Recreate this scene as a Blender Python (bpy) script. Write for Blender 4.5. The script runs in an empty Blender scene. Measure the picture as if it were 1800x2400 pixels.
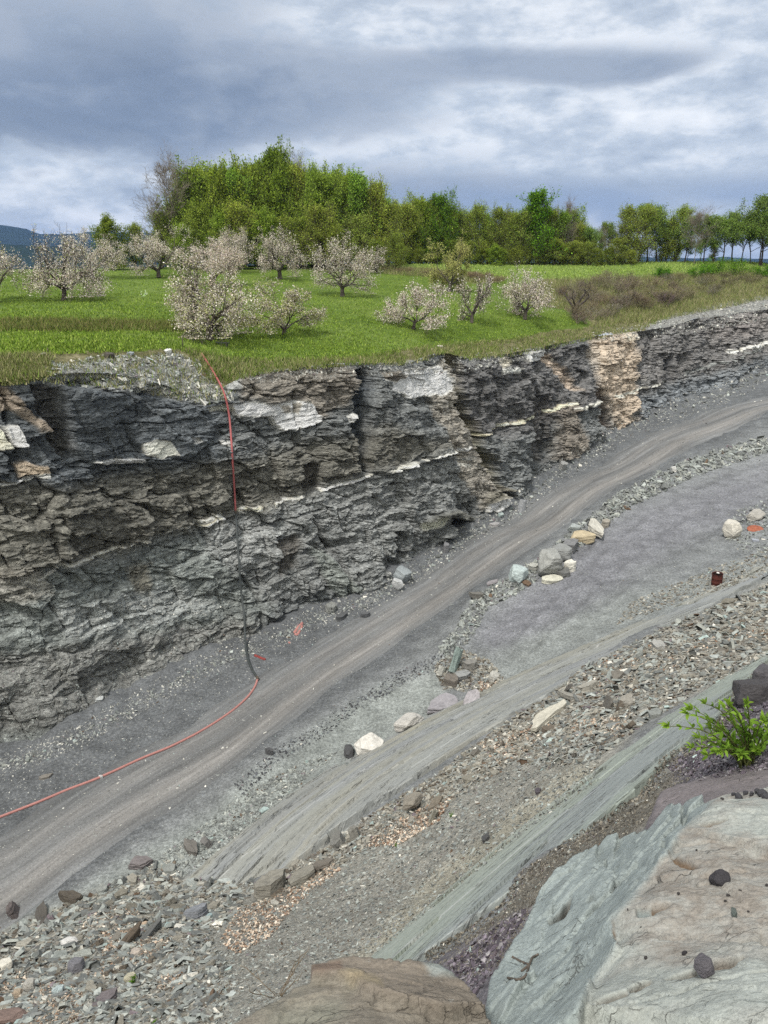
import bpy, bmesh, math, random
import numpy as np
from mathutils import Vector, Matrix, Euler
from mathutils.bvhtree import BVHTree

scene = bpy.context.scene
COL = scene.collection

# ------------------------------------------------------------------ camera
EYE = 20.0                      # height of the eye above the z = 0 datum
FPX = 1800.0                    # focal length in photo pixels (photo 1800 x 2400)
PITCH = math.atan(560 / FPX)    # looking down into the pit
cam_d = bpy.data.cameras.new("camera")
cam_d.sensor_fit = 'HORIZONTAL'
cam_d.sensor_width = 36.0
cam_d.lens = 36.0 * FPX / 1800.0
cam_d.clip_start = 0.05
cam_d.clip_end = 30000
cam = bpy.data.objects.new("camera", cam_d)
COL.objects.link(cam)
cam.location = (0, 0, EYE)
cam.rotation_euler = (math.pi / 2 - PITCH, 0, 0)
scene.camera = cam
SP, CP = math.sin(PITCH), math.cos(PITCH)

scene.view_settings.view_transform = 'Standard'
scene.view_settings.look = 'None'
scene.view_settings.exposure = 0.72
scene.view_settings.gamma = 1.0
scene.cycles.max_bounces = 5
scene.cycles.diffuse_bounces = 3
scene.cycles.glossy_bounces = 2
scene.cycles.transmission_bounces = 3
scene.cycles.volume_bounces = 0
scene.cycles.use_denoising = False
scene.cycles.denoiser = 'OPENIMAGEDENOISE'
scene.cycles.denoising_input_passes = 'RGB_ALBEDO_NORMAL'
scene.cycles.denoising_prefilter = 'ACCURATE'


def rayd(u, v):
    a = (np.asarray(u, float) - 900) / FPX
    b = (1200 - np.asarray(v, float)) / FPX
    return a, b * SP + CP, b * CP - SP


def at_z(u, v, z):
    """world point where the sight line meets the height z (relative to the eye)"""
    dx, dy, dz = rayd(u, v)
    t = z / dz
    return np.array([dx * t, dy * t, EYE + z])


def at_y(u, v, y):
    dx, dy, dz = rayd(u, v)
    t = y / dy
    return np.array([dx * t, y, EYE + dz * t])


def proj(V):
    x, y, z = V[..., 0], V[..., 1], V[..., 2] - EYE
    d = y * CP - z * SP
    d = np.where(np.abs(d) < 1e-3, 1e-3, d)
    h = y * SP + z * CP
    u = 900 + FPX * x / d
    v = 1200 - FPX * h / d
    u = np.where(d > 0.02, u, -99999.0)
    return u, v


# ------------------------------------------------------------------ node helper
class NB:
    def __init__(self, tree):
        self.t = tree
        self.n = tree.nodes
        self.l = tree.links

    def node(self, typ, **kw):
        nd = self.n.new(typ)
        for k, v in kw.items():
            setattr(nd, k, v)
        return nd

    def put(self, sock, val):
        if val is None:
            return
        if isinstance(val, bpy.types.NodeSocket):
            self.l.new(val, sock)
        elif isinstance(val, (tuple, list)) and len(val) == 3 and sock.type == 'RGBA':
            sock.default_value = (*val, 1)
        else:
            sock.default_value = val

    def m(self, op, a, b=None, c=None, clamp=False):
        nd = self.node('ShaderNodeMath', operation=op, use_clamp=clamp)
        self.put(nd.inputs[0], a)
        self.put(nd.inputs[1], b)
        self.put(nd.inputs[2], c)
        return nd.outputs[0]

    def vm(self, op, a, b=None):
        nd = self.node('ShaderNodeVectorMath', operation=op)
        self.put(nd.inputs[0], a)
        if b is not None:
            self.put(nd.inputs[1], b)
        return nd.outputs[0]

    def noise(self, vec, scale, detail=4, rough=0.55, dist=0.0):
        nd = self.node('ShaderNodeTexNoise')
        self.put(nd.inputs['Vector'], vec)
        nd.inputs['Scale'].default_value = scale
        nd.inputs['Detail'].default_value = detail
        nd.inputs['Roughness'].default_value = rough
        nd.inputs['Distortion'].default_value = dist
        return nd.outputs[0]

    def voro(self, vec, scale, feature='F1', out=0, rnd=1.0):
        nd = self.node('ShaderNodeTexVoronoi', feature=feature)
        self.put(nd.inputs['Vector'], vec)
        nd.inputs['Scale'].default_value = scale
        nd.inputs['Randomness'].default_value = rnd
        return nd.outputs[out]

    def scale(self, vec, s, rot=None):
        nd = self.node('ShaderNodeMapping')
        self.put(nd.inputs['Vector'], vec)
        nd.inputs['Scale'].default_value = s
        if rot:
            nd.inputs['Rotation'].default_value = rot
        return nd.outputs[0]

    def ramp(self, fac, stops, interp='LINEAR'):
        nd = self.node('ShaderNodeValToRGB')
        self.put(nd.inputs[0], fac)
        cr = nd.color_ramp
        cr.interpolation = interp
        while len(cr.elements) < len(stops):
            cr.elements.new(0.5)
        for e, (p, c) in zip(cr.elements, stops):
            e.position = p
            e.color = (*c, 1) if isinstance(c, (tuple, list)) else (c, c, c, 1)
        return nd.outputs[0]

    def mix(self, fac, a, b, mode='MIX'):
        nd = self.node('ShaderNodeMix', data_type='RGBA', blend_type=mode)
        nd.clamp_factor = True
        self.put(nd.inputs[0], fac)
        self.put(nd.inputs[6], a)
        self.put(nd.inputs[7], b)
        return nd.outputs[2]

    def attr(self, name, out=2):
        nd = self.node('ShaderNodeAttribute', attribute_name=name)
        return nd.outputs[out]       # 0 color, 1 vector, 2 fac

    def pos(self):
        return self.node('ShaderNodeNewGeometry').outputs['Position']

    def obj(self):
        return self.node('ShaderNodeTexCoord').outputs['Object']

    def bump(self, h, strength=0.5, dist=0.05, normal=None):
        nd = self.node('ShaderNodeBump')
        nd.inputs['Strength'].default_value = strength
        nd.inputs['Distance'].default_value = dist
        self.put(nd.inputs['Height'], h)
        if normal is not None:
            self.put(nd.inputs['Normal'], normal)
        return nd.outputs[0]


def material(name, build, rough=0.9, spec=0.2):
    mt = bpy.data.materials.new(name)
    mt.use_nodes = True
    nb = NB(mt.node_tree)
    bsdf = mt.node_tree.nodes['Principled BSDF']
    bsdf.inputs['Roughness'].default_value = rough
    bsdf.inputs['Specular IOR Level'].default_value = spec
    col, nrm = build(nb)
    nb.put(bsdf.inputs['Base Color'], col)
    if nrm is not None:
        nb.put(bsdf.inputs['Normal'], nrm)
    return mt


def srgb(r, g, b):
    def f(c):
        c /= 255.0
        return c / 12.92 if c <= 0.04045 else ((c + 0.055) / 1.055) ** 2.4
    return (f(r), f(g), f(b))


# ------------------------------------------------------------------ sky and sun
SUN_EL, SUN_AZ = math.radians(58), math.radians(-150)     # behind the camera, to the left (azimuth from +Y towards +X)
world = bpy.data.worlds.new("World")
scene.world = world
world.use_nodes = True
wn = NB(world.node_tree)
bg = world.node_tree.nodes['Background']
bg.inputs['Strength'].default_value = 0.1
sky = wn.node('ShaderNodeTexSky', sky_type='NISHITA')
sky.sun_disc = False
sky.sun_elevation = SUN_EL
sky.sun_rotation = SUN_AZ
sky.air_density = 1.0
sky.dust_density = 1.5
gen = wn.node('ShaderNodeTexCoord').outputs['Generated']
sep = wn.node('ShaderNodeSeparateXYZ')
wn.put(sep.inputs[0], gen)
SX, SY, SZ = sep.outputs
az_n = wn.m('ARCTAN2', SX, SY)
el_n = wn.m('ARCSINE', SZ)
# clouds lie on a flat layer overhead: project the direction onto it
den = wn.m('ADD', wn.m('MAXIMUM', SZ, 0.0), 0.14)
comb = wn.node('ShaderNodeCombineXYZ')
wn.put(comb.inputs[0], wn.m('DIVIDE', SX, den))
wn.put(comb.inputs[1], wn.m('DIVIDE', SY, den))
lay = comb.outputs[0]
ang = wn.node('ShaderNodeCombineXYZ')
wn.put(ang.inputs[0], az_n)
wn.put(ang.inputs[1], wn.m('MULTIPLY', el_n, 2.1))
wn.put(ang.inputs[2], wn.m('MULTIPLY', SY, 0.3))
ang = ang.outputs[0]
n_big = wn.noise(ang, 2.4, 4, 0.5, 0.2)
n_med = wn.noise(wn.scale(ang, (1.0, 1.05, 1.0)), 6.5, 9, 0.56, 0.15)
n_fine = wn.noise(wn.scale(ang, (1.0, 1.1, 1.0)), 17.0, 7, 0.6, 0.1)


def cloud_mass(u, v, su, sv, tilt=0.0):
    """a broad bank of cloud in the direction of the photo's pixel (u, v)"""
    dx, dy, dz = rayd(u, v)
    a0 = math.atan2(dx, dy)
    e0 = math.atan2(dz, math.hypot(dx, dy))
    sa, se = su / FPX, sv / FPX
    da = wn.m('SUBTRACT', az_n, a0)
    de = wn.m('SUBTRACT', el_n, e0)
    if tilt:
        de2 = wn.m('MULTIPLY_ADD', da, -tilt, de)
        de = de2
    wob = wn.m('MULTIPLY_ADD', n_med, 0.16 * se / 0.05, -0.08 * se / 0.05)
    de = wn.m('ADD', de, wn.m('MULTIPLY', wob, 0.5))
    qa = wn.m('POWER', wn.m('ABSOLUTE', wn.m('DIVIDE', da, sa)), 2.4)
    qe = wn.m('POWER', wn.m('ABSOLUTE', wn.m('DIVIDE', de, se)), 2.4)
    return wn.m('EXPONENT', wn.m('MULTIPLY', wn.m('ADD', qa, qe), -1.0))


DARK = [  # banks of thick cloud: u, v, su, sv, tilt, weight
    (150, 285, 820, 120, -0.02, 0.62),
    (620, 215, 420, 85, 0.06, 0.40),
    (1290, 148, 270, 34, -0.05, 0.62),
    (1500, 165, 160, 30, 0.0, 0.30),
    (250, 30, 800, 75, 0.0, 0.30),
    (1700, 10, 260, 45, 0.0, 0.22),
    (1500, 470, 700, 42, 0.03, 0.42),
    (1000, 440, 300, 30, 0.05, 0.20),
    (950, 62, 300, 42, 0.0, -0.55),
    (720, 352, 230, 32, 0.08, -0.35),
    (1350, 270, 600, 75, 0.05, -0.42),
    (1500, 60, 420, 50, 0.05, -0.30),
    (90, 490, 460, 75, 0.0, -0.60),
    (1360, 385, 130, 18, 0.0, -0.45),
]
den_ = wn.m('MULTIPLY_ADD', n_med, 1.15, -0.42)
den_ = wn.m('ADD', den_, wn.m('MULTIPLY_ADD', n_fine, 0.62, -0.31))
den_ = wn.m('ADD', den_, wn.m('MULTIPLY_ADD', n_big, 0.5, -0.22))
for (u, v, su, sv, tl, w) in DARK:
    den_ = wn.m('MULTIPLY_ADD', cloud_mass(u, v, su, sv, tl), w, den_)
thick = wn.ramp(den_, [(0.22, 0.0), (0.36, 0.32), (0.52, 0.72), (0.80, 1.0)])
light_c = wn.ramp(wn.m('ADD', wn.m('MULTIPLY', n_fine, 0.55), wn.m('MULTIPLY', n_med, 0.5)),
                  [(0.36, (0.34, 0.395, 0.47)), (0.48, (0.50, 0.555, 0.62)), (0.57, (0.70, 0.735, 0.77)), (0.68, (0.86, 0.875, 0.89))])
dark_c = wn.ramp(wn.m('ADD', wn.m('MULTIPLY', n_big, 0.45), wn.m('ADD', wn.m('MULTIPLY', n_med, 0.40), wn.m('MULTIPLY', n_fine, 0.2))),
                 [(0.38, (0.128, 0.165, 0.228)), (0.50, (0.195, 0.240, 0.315)), (0.62, (0.33, 0.375, 0.44))])
low_blue = wn.m('MULTIPLY', wn.m('MULTIPLY', cloud_mass(1500, 480, 800, 50, 0.02), 0.65), 1.0)
dark_c = wn.mix(low_blue, dark_c, (0.20, 0.29, 0.46))
cloud_col = wn.mix(thick, light_c, dark_c)
# sky overhead and behind the viewer, unseen, brightened to add light on the ground
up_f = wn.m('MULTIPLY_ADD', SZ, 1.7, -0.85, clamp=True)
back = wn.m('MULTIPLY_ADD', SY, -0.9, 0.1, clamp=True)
sky_fill = wn.m('ADD', 1.0, wn.m('MULTIPLY', wn.m('MAXIMUM', up_f, back), 0.95))
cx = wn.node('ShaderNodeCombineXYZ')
warm = wn.m('SUBTRACT', sky_fill, 1.0)            # warm tint added there to offset the blue sky light on the ground
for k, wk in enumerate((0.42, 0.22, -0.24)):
    wn.put(cx.inputs[k], wn.m('MULTIPLY', wn.m('MULTIPLY_ADD', wn.m('MULTIPLY', warm, sky_fill), wk * 0.5, sky_fill), 7.4))
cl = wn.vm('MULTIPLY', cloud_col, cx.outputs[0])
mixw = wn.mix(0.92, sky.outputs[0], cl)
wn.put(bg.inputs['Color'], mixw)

sun_d = bpy.data.lights.new("sun", 'SUN')
sun_d.energy = 2.3
sun_d.angle = math.radians(11)
sun_d.color = (1.0, 0.965, 0.91)
sun = bpy.data.objects.new("sun", sun_d)
COL.objects.link(sun)
sd = Vector((math.cos(SUN_EL) * math.sin(SUN_AZ), math.cos(SUN_EL) * math.cos(SUN_AZ), math.sin(SUN_EL)))
sun.rotation_euler = sd.to_track_quat('Z', 'Y').to_euler()
sun.location = (-20, -30, 90)


# ------------------------------------------------------------------ numpy helpers
def _h(ix, iy, iz, seed):
    h = (ix.astype(np.int64) * 374761393 + iy.astype(np.int64) * 668265263 + iz.astype(np.int64) * 2147483647 + seed * 974711) & 0xFFFFFFFF
    h = ((h ^ (h >> 13)) * 1274126177) & 0xFFFFFFFF
    h = ((h ^ (h >> 16)) * 2246822519) & 0xFFFFFFFF
    h = h ^ (h >> 15)
    return (h & 0xFFFFFF) / float(0xFFFFFF)


def cell(a, b=None, c=None, seed=0):
    z = np.zeros_like(a)
    return _h(np.floor(a), np.floor(b) if b is not None else z, np.floor(c) if c is not None else z, seed)


def vnoise(x, y, z, seed=0):
    x0, y0, z0 = np.floor(x), np.floor(y), np.floor(z)
    fx, fy, fz = x - x0, y - y0, z - z0
    fx, fy, fz = [f * f * f * (f * (f * 6 - 15) + 10) for f in (fx, fy, fz)]
    r = 0
    for i in (0, 1):
        wx = fx if i else 1 - fx
        for j in (0, 1):
            wy = fy if j else 1 - fy
            for k in (0, 1):
                wz = fz if k else 1 - fz
                r = r + wx * wy * wz * _h(x0 + i, y0 + j, z0 + k, seed)
    return r * 2 - 1


def fbm(x, y, z, oct=4, seed=0, gain=0.5):
    r, a, tot_ = 0, 1.0, 0
    for o in range(oct):
        r = r + a * vnoise(x * 2 ** o + 17.3 * o, y * 2 ** o - 9.1 * o, z * 2 ** o + 5.7 * o, seed + o)
        tot_ += a
        a *= gain
    return r / tot_


def sstep(a, b, x):
    t = np.clip((x - a) / (b - a), 0, 1)
    return t * t * (3 - 2 * t)


def sdpoly(u, v, poly, margin=60):
    """signed distance in the plane, negative inside"""
    P = np.array(poly, float)
    out = np.full(u.shape, 1e4)
    sel = (u > P[:, 0].min() - margin) & (u < P[:, 0].max() + margin) & (v > P[:, 1].min() - margin) & (v < P[:, 1].max() + margin)
    if not sel.any():
        return out
    x, y = u[sel], v[sel]
    d = np.full(x.shape, 1e12)
    ins = np.zeros(x.shape, bool)
    n = len(P)
    for i in range(n):
        ax, ay = P[i]
        bx, by = P[(i + 1) % n]
        ex, ey = bx - ax, by - ay
        t = np.clip(((x - ax) * ex + (y - ay) * ey) / (ex * ex + ey * ey + 1e-12), 0, 1)
        d = np.minimum(d, (x - ax - t * ex) ** 2 + (y - ay - t * ey) ** 2)
        if ay != by:
            c = ((ay > y) != (by > y)) & (x < ex * (y - ay) / (by - ay) + ax)
            ins ^= c
    d = np.sqrt(d)
    out[sel] = np.where(ins, -d, d)
    return out


def dline(u, v, line, margin=60):
    """distance to an open polyline"""
    P = np.array(line, float)
    out = np.full(u.shape, 1e4)
    sel = (u > P[:, 0].min() - margin) & (u < P[:, 0].max() + margin) & (v > P[:, 1].min() - margin) & (v < P[:, 1].max() + margin)
    if not sel.any():
        return out
    x, y = u[sel], v[sel]
    d = np.full(x.shape, 1e12)
    for i in range(len(P) - 1):
        ax, ay = P[i]
        ex, ey = P[i + 1] - P[i]
        t = np.clip(((x - ax) * ex + (y - ay) * ey) / (ex * ex + ey * ey + 1e-12), 0, 1)
        d = np.minimum(d, (x - ax - t * ex) ** 2 + (y - ay - t * ey) ** 2)
    out[sel] = np.sqrt(d)
    return out


class RBF:
    def __init__(self, pts, c=1.0, smooth=1e-3):
        p = np.array(pts, float)
        self.p, self.c = p[:, :2], c
        n = len(p)
        d = np.sqrt(((self.p[:, None] - self.p[None]) ** 2).sum(-1) + c * c)
        A = np.zeros((n + 3, n + 3))
        A[:n, :n] = d - smooth * np.eye(n)
        A[:n, n] = 1
        A[:n, n + 1:] = self.p
        A[n, :n] = 1
        A[n + 1:, :n] = self.p.T
        b = np.zeros(n + 3)
        b[:n] = p[:, 2]
        self.w = np.linalg.solve(A, b)

    def __call__(self, x, y):
        x, y = np.asarray(x, float), np.asarray(y, float)
        sh = x.shape
        x, y = x.ravel(), y.ravel()
        out = np.empty(x.shape)
        n = len(self.p)
        for i in range(0, len(x), 40000):
            xs, ys = x[i:i + 40000], y[i:i + 40000]
            d = np.sqrt((xs[:, None] - self.p[None, :, 0]) ** 2 + (ys[:, None] - self.p[None, :, 1]) ** 2 + self.c ** 2)
            out[i:i + 40000] = d @ self.w[:n] + self.w[n] + self.w[n + 1] * xs + self.w[n + 2] * ys
        return out.reshape(sh)


def link(o, parent=None):
    COL.objects.link(o)
    if parent is not None:
        o.parent = parent
    return o


def tag(o, label=None, cat=None, group=None, kind=None):
    if label:
        o['label'] = label
    if cat:
        o['category'] = cat
    if group:
        o['group'] = group
    if kind:
        o['kind'] = kind
    return o


def mesh_np(name, V, faces, mat=None, smooth=False, attrs=None, uv=None):
    """faces: list of index arrays, each (n, k)"""
    V = np.asarray(V, np.float32).reshape(-1, 3)
    me = bpy.data.meshes.new(name)
    me.vertices.add(len(V))
    me.vertices.foreach_set('co', V.ravel())
    faces = [np.asarray(f, np.int32) for f in faces if len(f)]
    tot_ = sum(f.size for f in faces)
    npoly = sum(len(f) for f in faces)
    me.loops.add(tot_)
    me.polygons.add(npoly)
    me.loops.foreach_set('vertex_index', np.concatenate([f.ravel() for f in faces]))
    cnt = np.concatenate([np.full(len(f), f.shape[1], np.int32) for f in faces])
    st = np.zeros(npoly, np.int32)
    st[1:] = np.cumsum(cnt)[:-1]
    me.polygons.foreach_set('loop_start', st)
    me.polygons.foreach_set('loop_total', cnt)
    me.polygons.foreach_set('use_smooth', np.full(npoly, smooth, bool))
    for an, (dom, typ, data) in (attrs or {}).items():
        a = me.attributes.new(an, typ, dom)
        data = np.asarray(data, np.float32)
        if typ == 'FLOAT_COLOR':
            if data.shape[1] == 3:
                data = np.concatenate([data, np.ones((len(data), 1), np.float32)], 1)
            a.data.foreach_set('color', data.ravel())
        elif typ == 'FLOAT_VECTOR':
            a.data.foreach_set('vector', data.ravel())
        else:
            a.data.foreach_set('value', data.ravel())
    me.update(calc_edges=True)
    me.validate()
    if mat:
        me.materials.append(mat)
    return me


def mesh_obj(name, V, faces, mat=None, smooth=False, attrs=None, parent=None):
    return link(bpy.data.objects.new(name, mesh_np(name, V, faces, mat, smooth, attrs)), parent)


def grid_faces(nr, nc):
    i = np.arange(nr * nc).reshape(nr, nc)
    return np.stack([i[:-1, :-1], i[:-1, 1:], i[1:, 1:], i[1:, :-1]], -1).reshape(-1, 4)


def bvh_of(me_or_V, faces=None):
    if faces is None:
        n = len(me_or_V.vertices)
        co = np.empty(n * 3, np.float32)
        me_or_V.vertices.foreach_get('co', co)
        return BVHTree.FromPolygons(co.reshape(-1, 3).tolist(), [tuple(p.vertices) for p in me_or_V.polygons])
    return BVHTree.FromPolygons(np.asarray(me_or_V).reshape(-1, 3).tolist(), np.asarray(faces).tolist())


CAMV = Vector((0, 0, EYE))


def hit(bvhs, u, v):
    dx, dy, dz = rayd(u, v)
    d = Vector((float(dx), float(dy), float(dz)))
    best = None
    for b in bvhs:
        r = b.ray_cast(CAMV, d, 900)
        if r[0] is not None and (best is None or r[3] < best[3]):
            best = r
    return best


def down(bvhs, x, y, z=400):
    best = None
    for b in bvhs:
        r = b.ray_cast(Vector((x, y, z)), Vector((0, 0, -1)), 900)
        if r[0] is not None and (best is None or r[3] < best[3]):
            best = r
    return best


def px2m(p):
    """metres per photo pixel at a world point"""
    return (p[1] * CP - (p[2] - EYE) * SP) / FPX
# ------------------------------------------------------------------ materials of the setting
def b_cliff(nb):
    p = nb.pos()
    tint = nb.attr('tint', 0)
    bed = nb.scale(p, (0.8, 0.8, 2.4))
    n1 = nb.noise(bed, 2.6, 9, 0.74, 0.15)
    n2 = nb.noise(nb.scale(p, (1, 1, 2.2)), 6.0, 6, 0.75)
    v = nb.ramp(n1, [(0.30, 0.30), (0.44, 0.80), (0.58, 1.35), (0.74, 2.4)])
    w = nb.ramp(n2, [(0.30, 0.55), (0.50, 1.0), (0.70, 1.75)])
    pale = nb.ramp(nb.node('ShaderNodeRGBToBW').outputs[0], [(0.34, 0.0), (0.55, 0.75)])     # calcite is smoother than slate
    nb.put(pale.node.inputs[0].links[0].from_node.inputs[0], tint)
    c = nb.mix(1.0, tint, nb.mix(pale, v, (1, 1, 1)), 'MULTIPLY')
    c = nb.mix(1.0, c, nb.mix(pale, w, (1, 1, 1)), 'MULTIPLY')
    chips = nb.ramp(nb.voro(nb.scale(p, (1, 1, 2.0)), 5.5, 'F1', 1), [(0.90, 0.0), (0.97, 1.0)])
    c = nb.mix(nb.m('MULTIPLY', nb.m('MULTIPLY', chips, nb.attr('chips')), 0.5), c, (0.36, 0.37, 0.36))
    h = nb.m('ADD', nb.m('MULTIPLY', n1, 1.0), nb.m('MULTIPLY', n2, 0.45))
    return c, nb.bump(h, 1.0, 0.32)


def b_pit(nb):
    p = nb.pos()
    tint = nb.attr('tint', 0)
    n1 = nb.noise(p, 9.0, 5, 0.75)
    n2 = nb.noise(p, 1.1, 5, 0.6)
    n3 = nb.noise(p, 45.0, 3, 0.7)
    vo = nb.voro(p, 14.0, 'F1', 1)
    c = nb.mix(1.0, tint, nb.ramp(n1, [(0.3, 0.5), (0.5, 1.0), (0.70, 1.65)]), 'MULTIPLY')
    c = nb.mix(1.0, c, nb.ramp(n2, [(0.3, 0.74), (0.7, 1.26)]), 'MULTIPLY')
    c = nb.mix(1.0, c, nb.ramp(n3, [(0.32, 0.7), (0.68, 1.32)]), 'MULTIPLY')
    fl = nb.ramp(vo, [(0.93, 0.0), (0.97, 1.0)])
    c = nb.mix(nb.m('MULTIPLY', fl, 0.35), c, (0.42, 0.43, 0.43))
    h = nb.m('ADD', n1, nb.m('MULTIPLY', n3, 0.5))
    return c, nb.bump(h, 0.7, 0.06)


def b_road(nb):
    p = nb.pos()
    st = nb.attr('along', 1)
    streak = nb.noise(nb.scale(st, (0.10, 1.6, 1)), 1.0, 7, 0.66, 0.5)
    streak2 = nb.noise(nb.scale(st, (0.5, 5.0, 1)), 1.0, 7, 0.68, 0.4)
    n1 = nb.noise(p, 14.0, 5, 0.72)
    wet = nb.noise(nb.scale(st, (0.10, 1.1, 1)), 1.0, 4, 0.6)
    c = nb.mix(1.0, nb.attr('tint', 0), nb.ramp(streak, [(0.30, 0.72), (0.5, 1.0), (0.70, 1.30)]), 'MULTIPLY')
    c = nb.mix(1.0, c, nb.ramp(streak2, [(0.3, 0.80), (0.7, 1.2)]), 'MULTIPLY')
    c = nb.mix(1.0, c, nb.ramp(n1, [(0.3, 0.74), (0.7, 1.26)]), 'MULTIPLY')
    c = nb.mix(1.0, c, nb.ramp(wet, [(0.35, 0.85), (0.65, 1.12)]), 'MULTIPLY')
    sp = nb.ramp(nb.voro(nb.scale(p, (1, 1, 1)), 3.2, 'F1', 1), [(0.955, 0.0), (0.985, 1.0)])
    spn = nb.ramp(nb.noise(p, 8.0, 2), [(0.5, 0.0), (0.6, 1.0)])
    c = nb.mix(nb.m('MULTIPLY', nb.m('MULTIPLY', sp, spn), 0.32), c, (0.45, 0.44, 0.42))
    return c, nb.bump(nb.m('ADD', streak2, n1), 0.5, 0.04)


def b_slab(nb):
    st = nb.attr('along', 1)
    p = nb.pos()
    tint = nb.attr('tint', 0)
    g1 = nb.noise(nb.scale(st, (0.12, 0.8, 1)), 1.0, 6, 0.6, 0.2)
    g2 = nb.noise(nb.scale(st, (0.35, 11.0, 1)), 1.0, 8, 0.66, 0.05)
    g3 = nb.noise(p, 16.0, 6, 0.7)
    c = nb.mix(1.0, tint, nb.ramp(g1, [(0.3, 0.84), (0.5, 1.0), (0.7, 1.14)]), 'MULTIPLY')
    ochre = nb.ramp(nb.noise(nb.scale(st, (0.06, 0.8, 1)), 1.0, 6, 0.62, 0.3), [(0.48, 0.0), (0.62, 1.0)])
    c = nb.mix(nb.m('MULTIPLY', nb.m('MULTIPLY', ochre, nb.attr('stain')), 0.6), c, (0.30, 0.27, 0.20))
    blue = nb.ramp(nb.noise(nb.scale(st, (0.05, 0.7, 1)), 1.0, 5, 0.6, 0.3), [(0.50, 0.0), (0.60, 1.0)])
    c = nb.mix(nb.m('MULTIPLY', blue, 0.5), c, (0.20, 0.215, 0.24))
    c = nb.mix(1.0, c, nb.ramp(g2, [(0.28, 0.88), (0.42, 0.99), (0.6, 1.02), (0.74, 1.10)]), 'MULTIPLY')
    c = nb.mix(1.0, c, nb.ramp(g3, [(0.3, 0.84), (0.7, 1.16)]), 'MULTIPLY')
    # dark partings where a thin sheet has split off, and pale scratches
    k1 = nb.noise(nb.scale(st, (0.22, 3.4, 1), (0, 0, 0.02)), 1.0, 6, 0.6, 0.1)
    k2 = nb.noise(nb.scale(st, (0.12, 1.6, 1), (0, 0, -0.02)), 1.0, 7, 0.62, 0.1)
    part = nb.ramp(nb.noise(nb.scale(st, (0.2, 0.9, 1)), 1.3, 3, 0.5), [(0.45, 0.0), (0.56, 1.0)])
    l1 = nb.m('MULTIPLY', nb.ramp(nb.m('ABSOLUTE', nb.m('SUBTRACT', k1, 0.5)), [(0.004, 1.0), (0.011, 0.0)]), part)
    l2 = nb.ramp(nb.m('ABSOLUTE', nb.m('SUBTRACT', k2, 0.53)), [(0.002, 1.0), (0.006, 0.0)])
    ln = nb.m('MAXIMUM', l1, l2)
    c = nb.mix(nb.m('MULTIPLY', ln, 0.8), c, (0.035, 0.035, 0.036))
    scr = nb.ramp(nb.m('ABSOLUTE', nb.m('SUBTRACT', nb.noise(nb.scale(st, (0.5, 1.6, 1), (0, 0, 0.25)), 1.0, 6, 0.6, 0.4), 0.5)), [(0.002, 1.0), (0.005, 0.0)])
    c = nb.mix(nb.m('MULTIPLY', scr, 0.30), c, (0.5, 0.5, 0.48))
    sheet = nb.m('FLOOR', nb.m('MULTIPLY', k1, 12.0))
    h = nb.m('ADD', nb.m('MULTIPLY', g2, 0.5), nb.m('MULTIPLY', ln, -0.8))
    return c, nb.bump(sheet, 0.5, 0.016, nb.bump(h, 0.4, 0.02))


def b_field(nb):
    p = nb.pos()
    n1 = nb.noise(p, 0.16, 5, 0.6)
    n2 = nb.noise(p, 1.4, 6, 0.7)
    n3 = nb.noise(nb.scale(p, (0.7, 1, 1)), 7.0, 4, 0.7)
    g = nb.ramp(n1, [(0.30, (0.056, 0.094, 0.014)), (0.5, (0.092, 0.140, 0.024)), (0.68, (0.134, 0.178, 0.040))])
    g = nb.mix(nb.attr('light'), g, (0.135, 0.190, 0.055))
    weed = nb.ramp(n2, [(0.3, (0.080, 0.085, 0.034)), (0.5, (0.130, 0.122, 0.062)), (0.7, (0.210, 0.185, 0.120))])
    rub = nb.ramp(n3, [(0.3, (0.09, 0.09, 0.085)), (0.5, (0.20, 0.20, 0.19)), (0.7, (0.34, 0.34, 0.32))])
    wf = nb.m('ADD', nb.attr('weed'), nb.m('MULTIPLY_ADD', n2, 0.7, -0.35))
    c = nb.mix(nb.ramp(wf, [(0.35, 0.0), (0.65, 1.0)]), g, weed)
    rf = nb.m('ADD', nb.attr('rubble'), nb.m('MULTIPLY_ADD', n2, 0.8, -0.4))
    c = nb.mix(nb.ramp(rf, [(0.40, 0.0), (0.62, 1.0)]), c, rub)
    c = nb.mix(1.0, c, nb.ramp(n2, [(0.30, 0.72), (0.5, 1.0), (0.70, 1.28)]), 'MULTIPLY')
    c = nb.mix(1.0, c, nb.ramp(n3, [(0.30, 0.70), (0.5, 1.0), (0.72, 1.36)]), 'MULTIPLY')
    return c, nb.bump(nb.m('ADD', n2, nb.m('MULTIPLY', n3, 0.6)), 0.8, 0.25)


def b_hill(nb):
    p = nb.pos()
    n = nb.noise(p, 0.004, 8, 0.7)
    n2 = nb.noise(nb.scale(p, (1, 1, 1)), 0.03, 4, 0.7)
    c = nb.ramp(n, [(0.3, (0.010, 0.018, 0.012)), (0.6, (0.018, 0.030, 0.016)), (0.75, (0.03, 0.045, 0.022))])
    return nb.mix(1.0, c, nb.ramp(n2, [(0.3, 0.7), (0.7, 1.3)]), 'MULTIPLY'), nb.bump(n2, 1.0, 12.0)


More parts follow.
